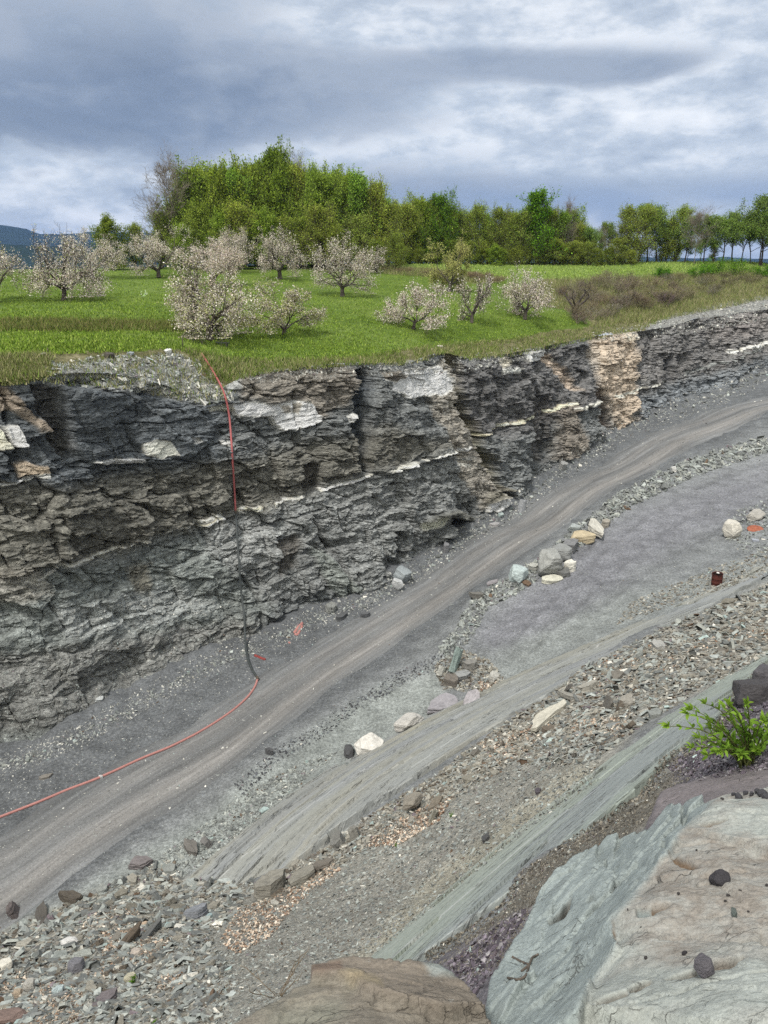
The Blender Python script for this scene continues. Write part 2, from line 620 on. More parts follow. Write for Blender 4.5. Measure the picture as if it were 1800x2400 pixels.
def b_fore(nb):
    p = nb.pos()
    tint = nb.attr('tint', 0)
    n1 = nb.noise(p, 3.2, 6, 0.62, 0.5)
    n2 = nb.noise(nb.scale(p, (1.0, 1.5, 1.0), (0, 0, 0.6)), 14.0, 10, 0.72, 0.1)
    n3 = nb.noise(p, 60.0, 5, 0.65)
    nt_ = nb.noise(nb.scale(p, (1.0, 1.5, 1.0), (0, 0, 0.75)), 6.0, 9, 0.68, 0.2)
    q = nb.m('MULTIPLY', nt_, 9.0)
    fr = nb.m('FRACT', q)
    ter = nb.m('ADD', nb.m('FLOOR', q), nb.m('POWER', fr, 7.0))        # thin torn leaves of slate, one above the other
    c = nb.mix(1.0, tint, nb.ramp(n1, [(0.3, 0.84), (0.5, 1.0), (0.7, 1.14)]), 'MULTIPLY')
    rust = nb.ramp(nb.m('ADD', nb.m('MULTIPLY', n2, 0.55), nb.m('MULTIPLY', n1, 0.5)), [(0.44, 0.0), (0.60, 1.0)])
    c = nb.mix(nb.m('MULTIPLY', nb.m('MULTIPLY', rust, nb.attr('stain')), 0.8), c, nb.mix(n3, (0.15, 0.118, 0.092), (0.27, 0.240, 0.208)))
    c = nb.mix(1.0, c, nb.ramp(n2, [(0.26, 0.70), (0.42, 0.97), (0.60, 1.04), (0.76, 1.28)]), 'MULTIPLY')
    c = nb.mix(1.0, c, nb.ramp(n3, [(0.3, 0.86), (0.7, 1.14)]), 'MULTIPLY')
    wht = nb.ramp(nb.noise(nb.scale(p, (1, 2.2, 1), (0, 0, -0.5)), 8.0, 6, 0.7, 1.0), [(0.64, 0.0), (0.72, 1.0)])
    c = nb.mix(nb.m('MULTIPLY', wht, 0.5), c, (0.56, 0.58, 0.55))
    # hairline fractures and torn edges
    wp = nb.vm('ADD', p, nb.vm('MULTIPLY', nb.node('ShaderNodeTexNoise').outputs[1], (0.10, 0.10, 0.10)))
    wn_ = wp.node.inputs[1].links[0].from_node.inputs[0].links[0].from_node
    nb.put(wn_.inputs['Vector'], p)
    wn_.inputs['Scale'].default_value = 9.0
    wn_.inputs['Detail'].default_value = 7.0
    v1 = nb.voro(nb.scale(wp, (1.0, 3.0, 1.0), (0, 0, 0.7)), 3.4, 'DISTANCE_TO_EDGE')
    v2 = nb.voro(nb.scale(wp, (1.0, 2.6, 1.0), (0, 0, 0.5)), 10.0, 'DISTANCE_TO_EDGE')
    gt = nb.ramp(nb.noise(p, 4.5, 4, 0.6), [(0.54, 0.0), (0.60, 1.0)])
    gt2 = nb.ramp(nb.noise(nb.vm('ADD', p, (3.1, 1.7, 0.4)), 5.5, 4, 0.6), [(0.57, 0.0), (0.64, 1.0)])
    c1 = nb.m('MULTIPLY', nb.ramp(v1, [(0.004, 1.0), (0.014, 0.0)]), gt)
    c2 = nb.m('MULTIPLY', nb.ramp(v2, [(0.008, 1.0), (0.030, 0.0)]), gt2)
    ck = nb.m('MAXIMUM', c1, nb.m('MULTIPLY', c2, 0.7))
    c = nb.mix(nb.m('MULTIPLY', ck, 0.55), c, (0.060, 0.053, 0.047))
    gr = nb.noise(p, 210.0, 3, 0.7)
    c = nb.mix(1.0, c, nb.ramp(gr, [(0.3, 0.84), (0.7, 1.16)]), 'MULTIPLY')
    c = nb.mix(1.0, c, (0.88, 0.87, 0.86), 'MULTIPLY')
    h = nb.m('ADD', nb.m('ADD', nb.m('MULTIPLY', n2, 0.8), nb.m('MULTIPLY', n3, 0.22)), nb.m('MULTIPLY', ck, -0.6))
    b1 = nb.bump(h, 0.8, 0.016)
    return c, nb.bump(ter, 0.5, 0.006, b1)


M_CLIFF = material('cliff rock', b_cliff, 0.92, 0.15)
M_PIT = material('quarry gravel', b_pit, 0.95, 0.1)
M_ROAD = material('haul road dirt', b_road, 0.9, 0.15)
M_SLAB = material('slate bedding', b_slab, 0.62, 0.3)
M_FIELD = material('field grass', b_field, 0.95, 0.1)
M_HILL = material('hill forest', b_hill, 1.0, 0.0)
M_FORE = material('foreground slate', b_fore, 0.75, 0.25)


def line_az(pts3):
    """world points -> azimuth-sorted arrays (az, r, z)"""
    p = np.array(pts3)
    az = np.arctan2(p[:, 0], p[:, 1])
    o = np.argsort(az)
    return az[o], np.hypot(p[:, 0], p[:, 1])[o], p[o, 2]


# ------------------------------------------------------------------ control points (photo pixel, height below the eye)
BASE = [(0, 1790, -18.5), (108, 1758, -18.4), (217, 1703, -18.3), (369, 1617, -18.2), (488, 1551, -18.1), (586, 1514, -18),
        (673, 1481, -18), (760, 1432, -17.9), (868, 1400, -17.8), (955, 1345, -17.5), (1031, 1297, -17.3), (1096, 1248, -17),
        (1183, 1204, -16.6), (1302, 1107, -15.8), (1389, 1058, -15.2), (1454, 1004, -14.6), (1562, 966, -14), (1606, 944, -13.6),
        (1693, 917, -13), (1800, 868, -11.5)]
RIM = [(0, 895, 31.0), (100, 880, 31.8), (200, 872, 33.6), (300, 880, 35.8), (400, 905, 37.5), (480, 925, 39), (560, 885, 41), (640, 868, 43),
       (760, 855, 45), (850, 850, 47), (950, 850, 49.5), (1040, 825, 53), (1100, 840, 56), (1200, 828, 60), (1300, 806, 68),
       (1400, 788, 74), (1480, 778, 82), (1573, 765, 88), (1627, 748, 92), (1700, 738, 97), (1800, 725, 103)]
R_UP = [(0, 1953), (434, 1703), (760, 1497), (977, 1367), (1194, 1215), (1411, 1090), (1606, 987), (1800, 928)]
R_LO = [(0, 2181), (163, 2051), (326, 1942), (521, 1823), (760, 1628), (977, 1476), (1085, 1400), (1194, 1318), (1302, 1248),
        (1411, 1161), (1628, 1042), (1800, 966)]


def zroad(u):
    return np.interp(u, [-200, 0, 760, 977, 1194, 1411, 1606, 1800, 2000], [-18.6, -18.5, -18, -17.7, -16.8, -15.6, -14.5, -12.8, -11])


S1_LO = [(434, 2062, -18), (608, 1920, -17.9), (825, 1779, -17.6), (911, 1747, -17.5), (1009, 1682, -17.2), (1139, 1617, -16.8),
         (1226, 1573, -16.5), (1356, 1508, -16), (1443, 1465, -15.7), (1606, 1410, -15), (1800, 1345, -14.4)]
S1_UP = [(608, 2067, -16.8), (760, 1985, -16.2), (900, 1888, -15.6), (1009, 1823, -15), (1139, 1725, -14.9), (1215, 1671, -14.8),
         (1291, 1627, -14.6), (1367, 1562, -14.6), (1519, 1486, -14.4), (1693, 1410, -14.2), (1800, 1362, -14.1)]
S2_LO = [(868, 2246, -10), (976, 2159, -10), (1096, 2061, -9.9), (1150, 2029, -9.9), (1226, 1953, -9.9), (1291, 1910, -9.9),
         (1389, 1834, -10), (1410, 1779, -10.2), (1519, 1693, -10.5), (1628, 1628, -10.8), (1800, 1535, -11)]
S2_UP = [(1000, 2240, -8.8), (1090, 2190, -8.3), (1183, 2127, -7.8), (1226, 2051, -8), (1389, 1942, -8), (1508, 1866, -7.9),
         (1562, 1779, -8.2), (1671, 1725, -8.3), (1736, 1617, -9.6), (1800, 1562, -10.3)]
FLOOR = [(1300, 1300, -16.2), (1500, 1200, -15.5), (1700, 1100, -14.8), (1800, 1050, -14.2), (1800, 1250, -14.8), (1678, 1375, -15),
         (1500, 1390, -15.6), (1350, 1450, -16), (1150, 1520, -16.8), (1100, 1600, -17), (950, 1600, -17.5), (800, 1720, -17.8),
         (650, 1850, -18), (480, 1980, -18.1), (300, 2060, -18.2)]
BENCH = [(1250, 1760, -13.6), (1450, 1600, -13.3), (1650, 1500, -13), (1800, 1440, -12.8), (900, 2000, -14.2), (700, 2100, -15.2),
         (1050, 1900, -13.6), (1000, 2100, -12), (0, 2250, -16), (0, 2400, -13), (250, 2150, -16.8), (250, 2400, -11.5),
         (500, 2200, -13.6), (500, 2400, -9.6), (700, 2300, -9.7), (430, 2100, -17.4), (850, 2150, -11.5), (130, 2180, -17.6)]
BANK = [(1224, 2190, -4.8), (1300, 2040, -5), (1390, 1970, -5), (1530, 1900, -5), (1600, 1820, -4.6), (1650, 1760, -3.9),
        (1800, 1700, -3.2), (1800, 1640, -3.4), (1600, 1850, -3.4), (1800, 1800, -2.8)]
WORLD_PTS = [(-3, 3, -7), (-1.5, 2.5, -5.5), (0, 2.5, -4.8), (0, 0, -3.2), (1.5, 1, -3.2), (-3, 0, -5), (3, 0, -2.7), (5, 3, -2.7), (6, 6, -3.4),
             (4, -2, -2), (-4, -3, -4), (0, -4, -1.8), (10, 10, -6), (-8, 4, -9.5), (-14, 12, -15), (-20, 15, -18.5), (-25, 18, -18.5),
             (-30, 10, -18.5), (25, 25, -12), (35, 40, -13.5), (45, 60, -13.5), (60, 85, -11.5), (18, 14, -8), (70, 100, -9), (-40, 5, -18)]
pit_pts = [at_z(u, v, z) for (u, v, z) in BASE + S1_LO + S1_UP + S2_LO + S2_UP + FLOOR + BENCH + BANK]
pit_pts += [at_z(u, v, zroad(u)) for (u, v) in R_UP + R_LO]
pit_pts += [np.array([x, y, z + EYE]) for (x, y, z) in WORLD_PTS]
pit_rbf = RBF(pit_pts, 0.8, 0.01)


def ext(pts, left, right):
    return [left] + [np.array(p) for p in pts] + [right]


base3 = ext([at_z(*p) for p in BASE], np.array([-28, 13.5, EYE - 18.6]), np.array([75, 122, EYE - 8]))
rim3 = ext([at_y(u, v, y) for (u, v, y) in RIM], np.array([-32, 17, EYE - 4]), np.array([80, 133, EYE - 3.2]))
B_AZ, B_R, B_Z = line_az(base3)
T_AZ, T_R, T_Z = line_az(rim3)

# low berm of rock along the road's inner edge, and scree at the foot of the rock face (photo pixels)
BERM = [(1800, 1040), (1627, 1095), (1465, 1170), (1356, 1258), (1291, 1313), (1194, 1378), (1128, 1410), (1085, 1486), (1042, 1540)]
STEP = [(1042, 1545), (940, 1590), (840, 1650), (740, 1720), (650, 1770), (560, 1850)]
SLAB1_POLY = [(u, v) for (u, v, z) in S1_LO] + [(u, v) for (u, v, z) in reversed(S1_UP)]
SLAB2_POLY = [(u, v) for (u, v, z) in S2_LO] + [(u, v) for (u, v, z) in reversed(S2_UP)]
ROAD_POLY = R_UP + R_LO[::-1]

# ------------------------------------------------------------------ pit floor and near slope
NA, NR = 760, 640
az = np.linspace(math.radians(-62), math.radians(52), NA)
az = np.sort(np.concatenate([np.linspace(math.radians(-32), math.radians(31), 640), np.linspace(math.radians(-66), math.radians(-32.3), 60), np.linspace(math.radians(31.3), math.radians(66), 60)]))
r_end = np.interp(az, B_AZ, B_R) + 3.0
tt = np.linspace(0, 1, NR)
R = 0.7 * (r_end[None, :] / 0.7) ** tt[:, None]
PX, PY = R * np.sin(az)[None, :], R * np.cos(az)[None, :]
PZ = pit_rbf(PX, PY)
V0 = np.stack([PX, PY, PZ], -1)
pu, pv = proj(V0)
d_berm = dline(pu, pv, BERM, 90)
d_step = dline(pu, pv, STEP, 90)
mpp = np.maximum((PY * CP - (PZ - EYE) * SP), 0.5) / FPX
rb = np.interp(az, B_AZ, B_R)[None, :]
scree = np.exp(-np.clip(rb - R, 0, 50) / 1.1) * 0.9 * (0.6 + 0.5 * fbm(PX / 2.5, PY / 2.5, PX * 0, 3, 5))
PZ = PZ + 0.55 * np.exp(-(d_berm * mpp / 0.7) ** 2) * (0.8 + 0.5 * fbm(PX / 1.2, PY / 1.2, PX * 0, 3, 8))
PZ = PZ + 0.28 * np.exp(-(d_step * mpp / 0.7) ** 2)
PZ = PZ + scree
in1, in2 = sdpoly(pu, pv, SLAB1_POLY), sdpoly(pu, pv, SLAB2_POLY)
d_road = sdpoly(pu, pv, ROAD_POLY, 120)
amp = 0.10 * sstep(-10, 60, d_road) + 0.02
amp = np.where(R < 9, np.minimum(amp, 0.05 + 0.006 * R), amp)
PZ = PZ + amp * fbm(PX / 1.6, PY / 1.6, PX * 0, 5, 21) + 0.35 * amp * fbm(PX / 0.22, PY / 0.22, PX * 0, 3, 31)
PZ = PZ - 0.30 * np.maximum(sstep(-10, -30, in1), sstep(-12, -40, in2))

# mineral colour of the ground, by place
g_dark = np.array(srgb(92, 94, 96))
g_mid = np.array(srgb(115, 117, 118))
g_purp = np.array(srgb(115, 115, 120))
g_green = np.array(srgb(130, 134, 131))
g_warm = np.array(srgb(134, 132, 125))
g_soil = np.array(srgb(104, 99, 90))
g_pale = np.array(srgb(158, 153, 136))
lf = fbm(PX / 6, PY / 6, PX * 0, 3, 41)
warp_u, warp_v = pu + 14 * fbm(PX / 1.2, PY / 1.2, PX * 0 + 3, 3, 51), pv + 14 * fbm(PX / 1.2, PY / 1.2, PX * 0 + 9, 3, 52)
tint = np.broadcast_to(g_mid, PX.shape + (3,)).copy()


def paint(poly, colr, soft=25, k=1.0):
    global tint
    d = sdpoly(warp_u, warp_v, poly, soft + 80)
    f = sstep(soft, -soft, d)[..., None] * k
    tint = tint * (1 - f) + np.array(colr) * f


paint([(-300, 1700), (0, 1700), (500, 1500), (900, 1300), (1300, 1050), (1800, 830), (2100, 700), (2100, 900), (1800, 990), (1400, 1190), (1000, 1500), (800, 1640), (500, 1840), (0, 2200), (-300, 2300)], g_dark, 20)
paint([(1330, 1290), (1500, 1190), (1800, 1090), (1800, 1180), (1500, 1330), (1250, 1500), (1150, 1540), (1110, 1480)], g_purp, 40, 0.8)
paint([(1100, 1560), (1400, 1420), (1700, 1330), (1800, 1300), (1800, 1360), (1450, 1480), (1150, 1640)], g_green, 25, 0.6)
paint([(560, 1850), (850, 1640), (1040, 1570), (1040, 1680), (900, 1760), (620, 1930), (430, 2050), (250, 2110), (0, 2250), (0, 2190), (350, 1990)], g_green, 25, 0.9)
paint([(-400, 2210), (0, 2190), (250, 2080), (434, 2050), (608, 2075), (1000, 1840), (1290, 1630), (1550, 1480), (1830, 1350), (1900, 1500), (1500, 1700), (1400, 1850), (1100, 2060), (860, 2260), (700, 2500), (-400, 2800)], g_warm, 18)
paint([(860, 2260), (1100, 2060), (1230, 1960), (1400, 1850), (1420, 1800), (1350, 1800), (1200, 1900), (1000, 2080), (760, 2300)], g_pale, 25, 0.6)
paint([(1000, 2300), (1180, 2140), (1226, 2051), (1389, 1942), (1508, 1866), (1570, 1800), (1640, 1850), (1400, 2050), (1200, 2300)], g_soil, 14, 0.9)
paint([(1000, 2260), (1200, 2150), (1260, 2150), (1200, 2400), (1060, 2400)], srgb(104, 100, 104), 16, 0.9)
paint([(1560, 1780), (1671, 1725), (1720, 1600), (2100, 1500), (2100, 1900), (1600, 1900)], srgb(92, 88, 92), 16, 0.95)
# wheel tracks across the gravel pad
for trk in ([(1820, 1075), (1640, 1140), (1500, 1220), (1370, 1330), (1260, 1440), (1180, 1530)], [(1820, 1120), (1680, 1175), (1550, 1250), (1430, 1350), (1320, 1450), (1240, 1530)],
            [(1480, 1150), (1440, 1200), (1380, 1290), (1300, 1330)], [(1820, 1200), (1700, 1235), (1560, 1310), (1420, 1410)]):
    dt = dline(pu + 5 * fbm(PX / 2, PY / 2, PX * 0, 3, 55), pv + 5 * fbm(PX / 2, PY / 2, PX * 0, 3, 56), trk, 60)
    br_ = 0.4 + 0.6 * sstep(-0.2, 0.2, fbm(PX / 1.5, PY / 1.5, PX * 0, 3, 57))
    f = np.exp(-(dt / 6.0) ** 2) * br_
    PZ = PZ - 0.05 * f + 0.04 * np.exp(-((dt - 10) / 4.0) ** 2) * br_
    tint = tint * (1 - 0.22 * f[..., None])
tint = tint * (1 + 0.16 * lf[..., None])
pit_me = mesh_np('pit_floor', np.stack([PX, PY, PZ], -1), [grid_faces(NR, len(az))], M_PIT, True,
                 {'tint': ('POINT', 'FLOAT_COLOR', tint.reshape(-1, 3))})
tag(link(bpy.data.objects.new('pit_floor', pit_me)), kind='structure')
BV_PIT = bvh_of(np.stack([PX, PY, PZ], -1), grid_faces(NR, len(az)))


# ------------------------------------------------------------------ strips that lie on the pit floor
def resample(P, n):
    P = np.asarray(P, float)
    d = np.concatenate([[0], np.cumsum(np.linalg.norm(np.diff(P, axis=0), axis=1))])
    s = np.linspace(0, d[-1], n)
    # smooth a little by averaging neighbours
    Q = np.stack([np.interp(s, d, P[:, k]) for k in range(P.shape[1])], -1)
    for _ in range(3):
        Q[1:-1] = 0.25 * Q[:-2] + 0.5 * Q[1:-1] + 0.25 * Q[2:]
    return Q, d[-1]


from_pit = lambda x, y: None
# the dirt haul road: a thin crown of packed dirt lying over the gravel
up3 = [np.array([-24, 14.2, EYE - 18.6])] + [at_z(u, v, zroad(u)) for (u, v) in R_UP] + [np.array([62, 96, EYE - 10.4])]
lo3 = [np.array([-22, 10.0, EYE - 18.6])] + [at_z(u, v, zroad(u)) for (u, v) in R_LO] + [np.array([60, 88, EYE - 10.8])]
NS, NW = 900, 44
U3, L = resample(up3, NS)
L3, _ = resample(lo3, NS)
w = np.linspace(-0.16, 1.16, NW)[None, :, None]
RV = L3[:, None] * (1 - w) + U3[:, None] * w
s_al = np.broadcast_to(np.linspace(0, L, NS)[:, None], (NS, NW))
width = np.linalg.norm(U3 - L3, axis=1)[:, None]
w_al = np.broadcast_to(w[..., 0], (NS, NW)) * width
x, y = RV[..., 0], RV[..., 1]
# height from the pit's own surface
zz = np.empty(x.shape)
for i in range(NS):
    for j in range(NW):
        h_ = BV_PIT.ray_cast(Vector((x[i, j], y[i, j], 60)), Vector((0, 0, -1)), 200)
        zz[i, j] = h_[0].z if h_[0] is not None else EYE - 18.6
for _ in range(3):
    zz[1:-1] = 0.25 * zz[:-2] + 0.5 * zz[1:-1] + 0.25 * zz[2:]
ww = w_al / width
edge = np.minimum(ww, 1 - ww) + 0.10 * fbm(x / 2.0, y / 2.0, x * 0, 4, 61)
zz = zz + 0.05 * sstep(-0.02, 0.06, edge) - 0.09 * sstep(0.02, -0.10, edge)
rut = 0
for c0 in (0.22, 0.40, 0.62, 0.80):
    rut = rut - 0.035 * np.exp(-((ww - c0 + 0.02 * np.sin(s_al / 9)) / 0.05) ** 2)
zz = zz + rut
band = np.exp(-((ww - 0.27) / 0.16) ** 2) + 0.6 * np.exp(-((ww - 0.68) / 0.12) ** 2)
rd = np.array(srgb(101, 102, 103))[None, None] * (1 - 0.75 * np.clip(band, 0, 1)[..., None]) + np.array(srgb(126, 123, 120))[None, None] * 0.75 * np.clip(band, 0, 1)[..., None]
road = mesh_obj('haul_road', np.stack([x, y, zz], -1), [grid_faces(NS, NW)], M_ROAD, True,
                {'tint': ('POINT', 'FLOAT_COLOR', rd.reshape(-1, 3)),
                 'along': ('POINT', 'FLOAT_VECTOR', np.stack([s_al, w_al, x * 0], -1).reshape(-1, 3))})
tag(road, kind='structure')
BV_ROAD = bvh_of(np.stack([x, y, zz], -1), grid_faces(NS, NW))


def bedding_slab(name, lo, up, ext_l, ext_r, col_lo, col_up, ns, nw, off, seed, label, stain, ledges):
    lo3 = ([ext_l[0]] if ext_l else []) + [at_z(*p) for p in lo] + ([ext_r[0]] if ext_r else [])
    up3 = ([ext_l[1]] if ext_l else []) + [at_z(*p) for p in up] + ([ext_r[1]] if ext_r else [])
    def straight(P):
        P = np.asarray(P, float)
        d = np.concatenate([[0], np.cumsum(np.linalg.norm(np.diff(P, axis=0), axis=1))])
        q_ = np.linspace(0, 1, ns)
        return np.stack([np.polyval(np.polyfit(d / d[-1], P[:, k_], 3), q_) for k_ in range(3)], -1), d[-1]
    Lw, Ls = straight(lo3)
    Uw, _ = straight(up3)
    w = np.linspace(-0.06, 1.06, nw)[None, :, None]
    V = Lw[:, None] * (1 - w) + Uw[:, None] * w
    wid = np.linalg.norm(Uw - Lw, axis=1)[:, None]
    ww = np.broadcast_to(w[..., 0], V.shape[:2])
    sa = np.broadcast_to(np.linspace(0, Ls, ns)[:, None], V.shape[:2])
    wa = ww * wid
    # thin bedding ledges running along the strike, with ragged ends
    q = wa / 0.95 + 0.35 * fbm(sa / 5, wa / 1.2, sa * 0, 3, seed) + sa * 0.03 + 0.25 * (cell(sa / 1.7, seed=seed + 17) - 0.5)
    step = (cell(q, sa / 6.0 + cell(q, seed=seed) * 7, seed=seed + 2) - 0.4) * ledges
    q2 = wa / 0.2 + 0.3 * fbm(sa / 2, wa / 0.6, sa * 0, 3, seed + 5) + sa * 0.04
    step2 = (cell(q2, sa / 2.2 + cell(q2, seed=seed) * 7, seed=seed + 3) > 0.86) * ledges * -0.55
    z = V[..., 2] + off + step + step2 + 0.015 * fbm(sa / 4, wa / 0.8, sa * 0, 4, seed + 7)
    e = np.minimum(np.minimum(ww, 1 - ww) * wid, np.minimum(sa, Ls - sa)) + 0.05 * fbm(sa / 0.5, wa / 0.5, sa * 0, 4, seed + 9) + 0.20 * (cell(sa / 1.4 + 0.4 * wa, wa / 1.5, seed=seed + 15) - 0.6) + 0.04 * (cell(sa / 0.37, seed=seed + 16) - 0.5)
    z = z - 0.32 * sstep(0.06, -0.10, e)
    f = np.clip(ww + 0.25 * fbm(sa / 6, wa / 1.5, sa * 0, 3, seed + 11), 0, 1)[..., None]
    t = np.array(col_lo)[None, None] * (1 - f) + np.array(col_up)[None, None] * f
    vein = np.exp(-((wa - wid * 0.45 - 0.25 * fbm(sa / 3, sa * 0, sa * 0, 3, seed + 13) + sa * 0.02) / 0.03) ** 2)
    t = t * (1 - 0.55 * vein[..., None]) + 0.5 * 0.55 * vein[..., None]
    V = np.stack([V[..., 0], V[..., 1], z], -1)
    o = mesh_obj(name, V, [grid_faces(ns, nw)], M_SLAB, False,
                 {'tint': ('POINT', 'FLOAT_COLOR', t.reshape(-1, 3)),
                  'along': ('POINT', 'FLOAT_VECTOR', np.stack([sa + seed, wa, sa * 0], -1).reshape(-1, 3)),
                  'stain': ('POINT', 'FLOAT', (stain * (0.12 + 0.88 * np.clip(np.abs(ww - 0.5 + 0.12 * fbm(sa / 5, wa, sa * 0, 3, seed + 19)) * 2, 0, 1) ** 2)).ravel())})
    tag(o, label, 'rock ledge')
    return bvh_of(V, grid_faces(ns, nw))


BV_S1 = bedding_slab('bedrock_ledge', S1_LO, S1_UP, (at_z(380, 2110, -18.1), at_z(560, 2110, -17.2)), (np.array([26, 44.5, EYE - 13.9]), np.array([27, 43.5, EYE - 13.5])),
                     srgb(136, 136, 128), srgb(134, 136, 134), 1000, 110, 0.10, 101,
                     'long smooth grey and ochre streaked slate ledge slanting beside the gravel floor', 1.0, 0.15)
BV_S2 = bedding_slab('bedrock_ledge', S2_LO, S2_UP, (at_z(790, 2310, -10), at_z(930, 2310, -9.2)), (np.array([17, 26.5, EYE - 11.4]), np.array([18, 25.5, EYE - 10.9])),
                     srgb(140, 146, 138), srgb(134, 141, 133), 1000, 110, 0.10, 202,
                     'green grey slate ledge slanting just below the foreground outcrop', 0.3, 0.13)

def facets(x, y, seed):
    """broken rock: irregular cells, each with its own offset and tilt; returns offset, tilt and nearness to the cell edge"""
    x0, y0 = np.floor(x), np.floor(y)
    d1 = np.full(x.shape, 9.0)
    d2 = np.full(x.shape, 9.0)
    off, tlt = np.zeros(x.shape), np.zeros(x.shape)
    z0 = np.zeros(x.shape)
    for i in (-1, 0, 1):
        for j in (-1, 0, 1):
            cx_, cy_ = x0 + i, y0 + j
            rx = x - cx_ - _h(cx_, cy_, z0, seed)
            ry = y - cy_ - _h(cx_, cy_, z0, seed + 1)
            d = np.abs(rx) ** 1.5 + np.abs(ry) ** 1.5
            m = d < d1
            d2 = np.where(m, d1, np.minimum(d2, d))
            off = np.where(m, _h(cx_, cy_, z0, seed + 2) - 0.5, off)
            tlt = np.where(m, rx * (_h(cx_, cy_, z0, seed + 3) - 0.5) * 2 + ry * (_h(cx_, cy_, z0, seed + 4) - 0.5) * 2, tlt)
            d1 = np.where(m, d, d1)
    return off, tlt, d2 - d1


# ------------------------------------------------------------------ quarry face
NC, NT = 1150, 430
caz = np.linspace(math.radians(-33), math.radians(30.5), NC)
caz = np.concatenate([np.linspace(math.radians(-50), math.radians(-33.2), 70), caz, np.linspace(math.radians(30.7), math.radians(31.3), 6)])
NC = len(caz)
rb, zb = np.interp(caz, B_AZ, B_R), np.interp(caz, B_AZ, B_Z)
rt, zt = np.interp(caz, T_AZ, T_R), np.interp(caz, T_AZ, T_Z)


def smooth1(a, k):
    ker = np.hanning(2 * k + 1)
    ker /= ker.sum()
    return np.convolve(np.pad(a, k, mode='edge'), ker, mode='valid')


rb, zb, rt, zt = smooth1(rb, 12), smooth1(zb, 12), smooth1(rt, 10), smooth1(zt, 8)
bx, by = rb * np.sin(caz), rb * np.cos(caz)
S = np.concatenate([[0], np.cumsum(np.hypot(np.diff(bx), np.diff(by)))])
tx, ty = smooth1(np.gradient(bx), 40), smooth1(np.gradient(by), 40)
tl = np.hypot(tx, ty)
nx, ny = ty / tl, -tx / tl                        # out of the face, towards the road
T = np.linspace(-0.06, 1.0, NT)[:, None]
leftness = sstep(math.radians(2), math.radians(-20), caz)[None, :]
prof = np.where(T > 0, np.abs(np.clip(T, 0, 1)) ** (1.0 - 0.38 * leftness), T)
RR = rb + (rt - rb) * prof
ZZ = zb + (zt - zb) * T
CX, CY = RR * np.sin(caz), RR * np.cos(caz)
SS = np.broadcast_to(S[None, :], CX.shape)
cu, cv = proj(np.stack([CX, CY, ZZ], -1))
zs = ZZ + 0.5 * fbm(CX / 14, CY / 14, CX * 0, 2, 71)                        # bedding height
sj = SS + 0.42 * (ZZ - EYE) + 0.5 * fbm(CX / 5, CY / 5, ZZ / 5, 2, 72)       # joints lean
disp = 0.75 * fbm(SS / 8, ZZ / 9, SS * 0, 3, 73)
lay = np.floor(zs / 1.7 + 0.35 * fbm(SS / 6, SS * 0, SS * 0, 2, 74))
u1 = sj / 2.7 + cell(lay, seed=75) * 9
disp = disp + (cell(u1, lay, seed=76) - 0.5) * 0.75
f1 = np.abs(u1 - np.floor(u1) - 0.5)
disp = disp - 0.30 * sstep(0.470, 0.492, f1) * sstep(-0.2, 0.2, fbm(SS / 2, ZZ / 2, SS * 0, 2, 86))
lq = zs / 1.7 + 0.35 * fbm(SS / 6, SS * 0, SS * 0, 2, 74)
disp = disp - 0.28 * sstep(0.475, 0.492, np.abs(lq - np.floor(lq) - 0.5)) * sstep(-0.2, 0.25, fbm(SS / 3, ZZ / 2, SS * 0 + 4, 2, 87))
lay2 = np.floor(zs / 0.55 + 0.6 * fbm(SS / 3, SS * 0, SS * 0, 2, 77))
u2 = sj / 1.1 + cell(lay2, seed=78) * 9
disp = disp + (cell(u2, lay2, seed=79) - 0.5) * 0.34
lay3 = np.floor(zs / 0.17 + 0.8 * fbm(SS / 1.5, zs, SS * 0, 2, 80))
u3 = sj / 0.8 + cell(lay3, seed=81) * 9
disp = disp + (cell(u3, lay3, seed=82) - 0.5) * 0.17
disp = disp + 0.05 * fbm(SS / 0.6, ZZ / 0.3, SS * 0, 4, 83, 0.6)
for (fs, fz, ao, at_, ag, sd_) in ((2.4, 1.5, 0.55, 0.40, 0.16, 401), (0.95, 0.42, 0.24, 0.16, 0.06, 411), (0.40, 0.15, 0.10, 0.08, 0.03, 421)):
    o_, t_, e_ = facets(sj / fs + 0.25 * fbm(SS / fs, ZZ / fz, SS * 0, 2, sd_ + 5), zs / fz, sd_)
    disp = disp + ao * o_ + at_ * t_ - ag * sstep(0.10, 0.0, e_)
# vertical slots along a few joints
slot = np.abs(((sj / 6.5 + 0.2 * fbm(SS * 0, ZZ / 4, SS * 0, 2, 84)) % 1.0) - 0.5)
disp = disp - 0.55 * np.exp(-(slot / 0.02) ** 2) * sstep(0.1, 0.5, fbm(SS / 5, ZZ / 3, SS * 0, 2, 85) + 0.3)

# lower left: broken, sloping, rubbly
low = sstep(0.55, 0.15, T) * leftness

wu = cu + 15 * fbm(SS / 1.3, ZZ / 0.8, SS * 0, 5, 91, 0.6)
wv = cv + 11 * fbm(SS / 1.3, ZZ / 0.7, SS * 0 + 5, 5, 92, 0.6)
ct = np.empty(CX.shape + (3,))
ct[:] = np.array(srgb(92, 94, 94))
chips = np.full(CX.shape, 0.55)


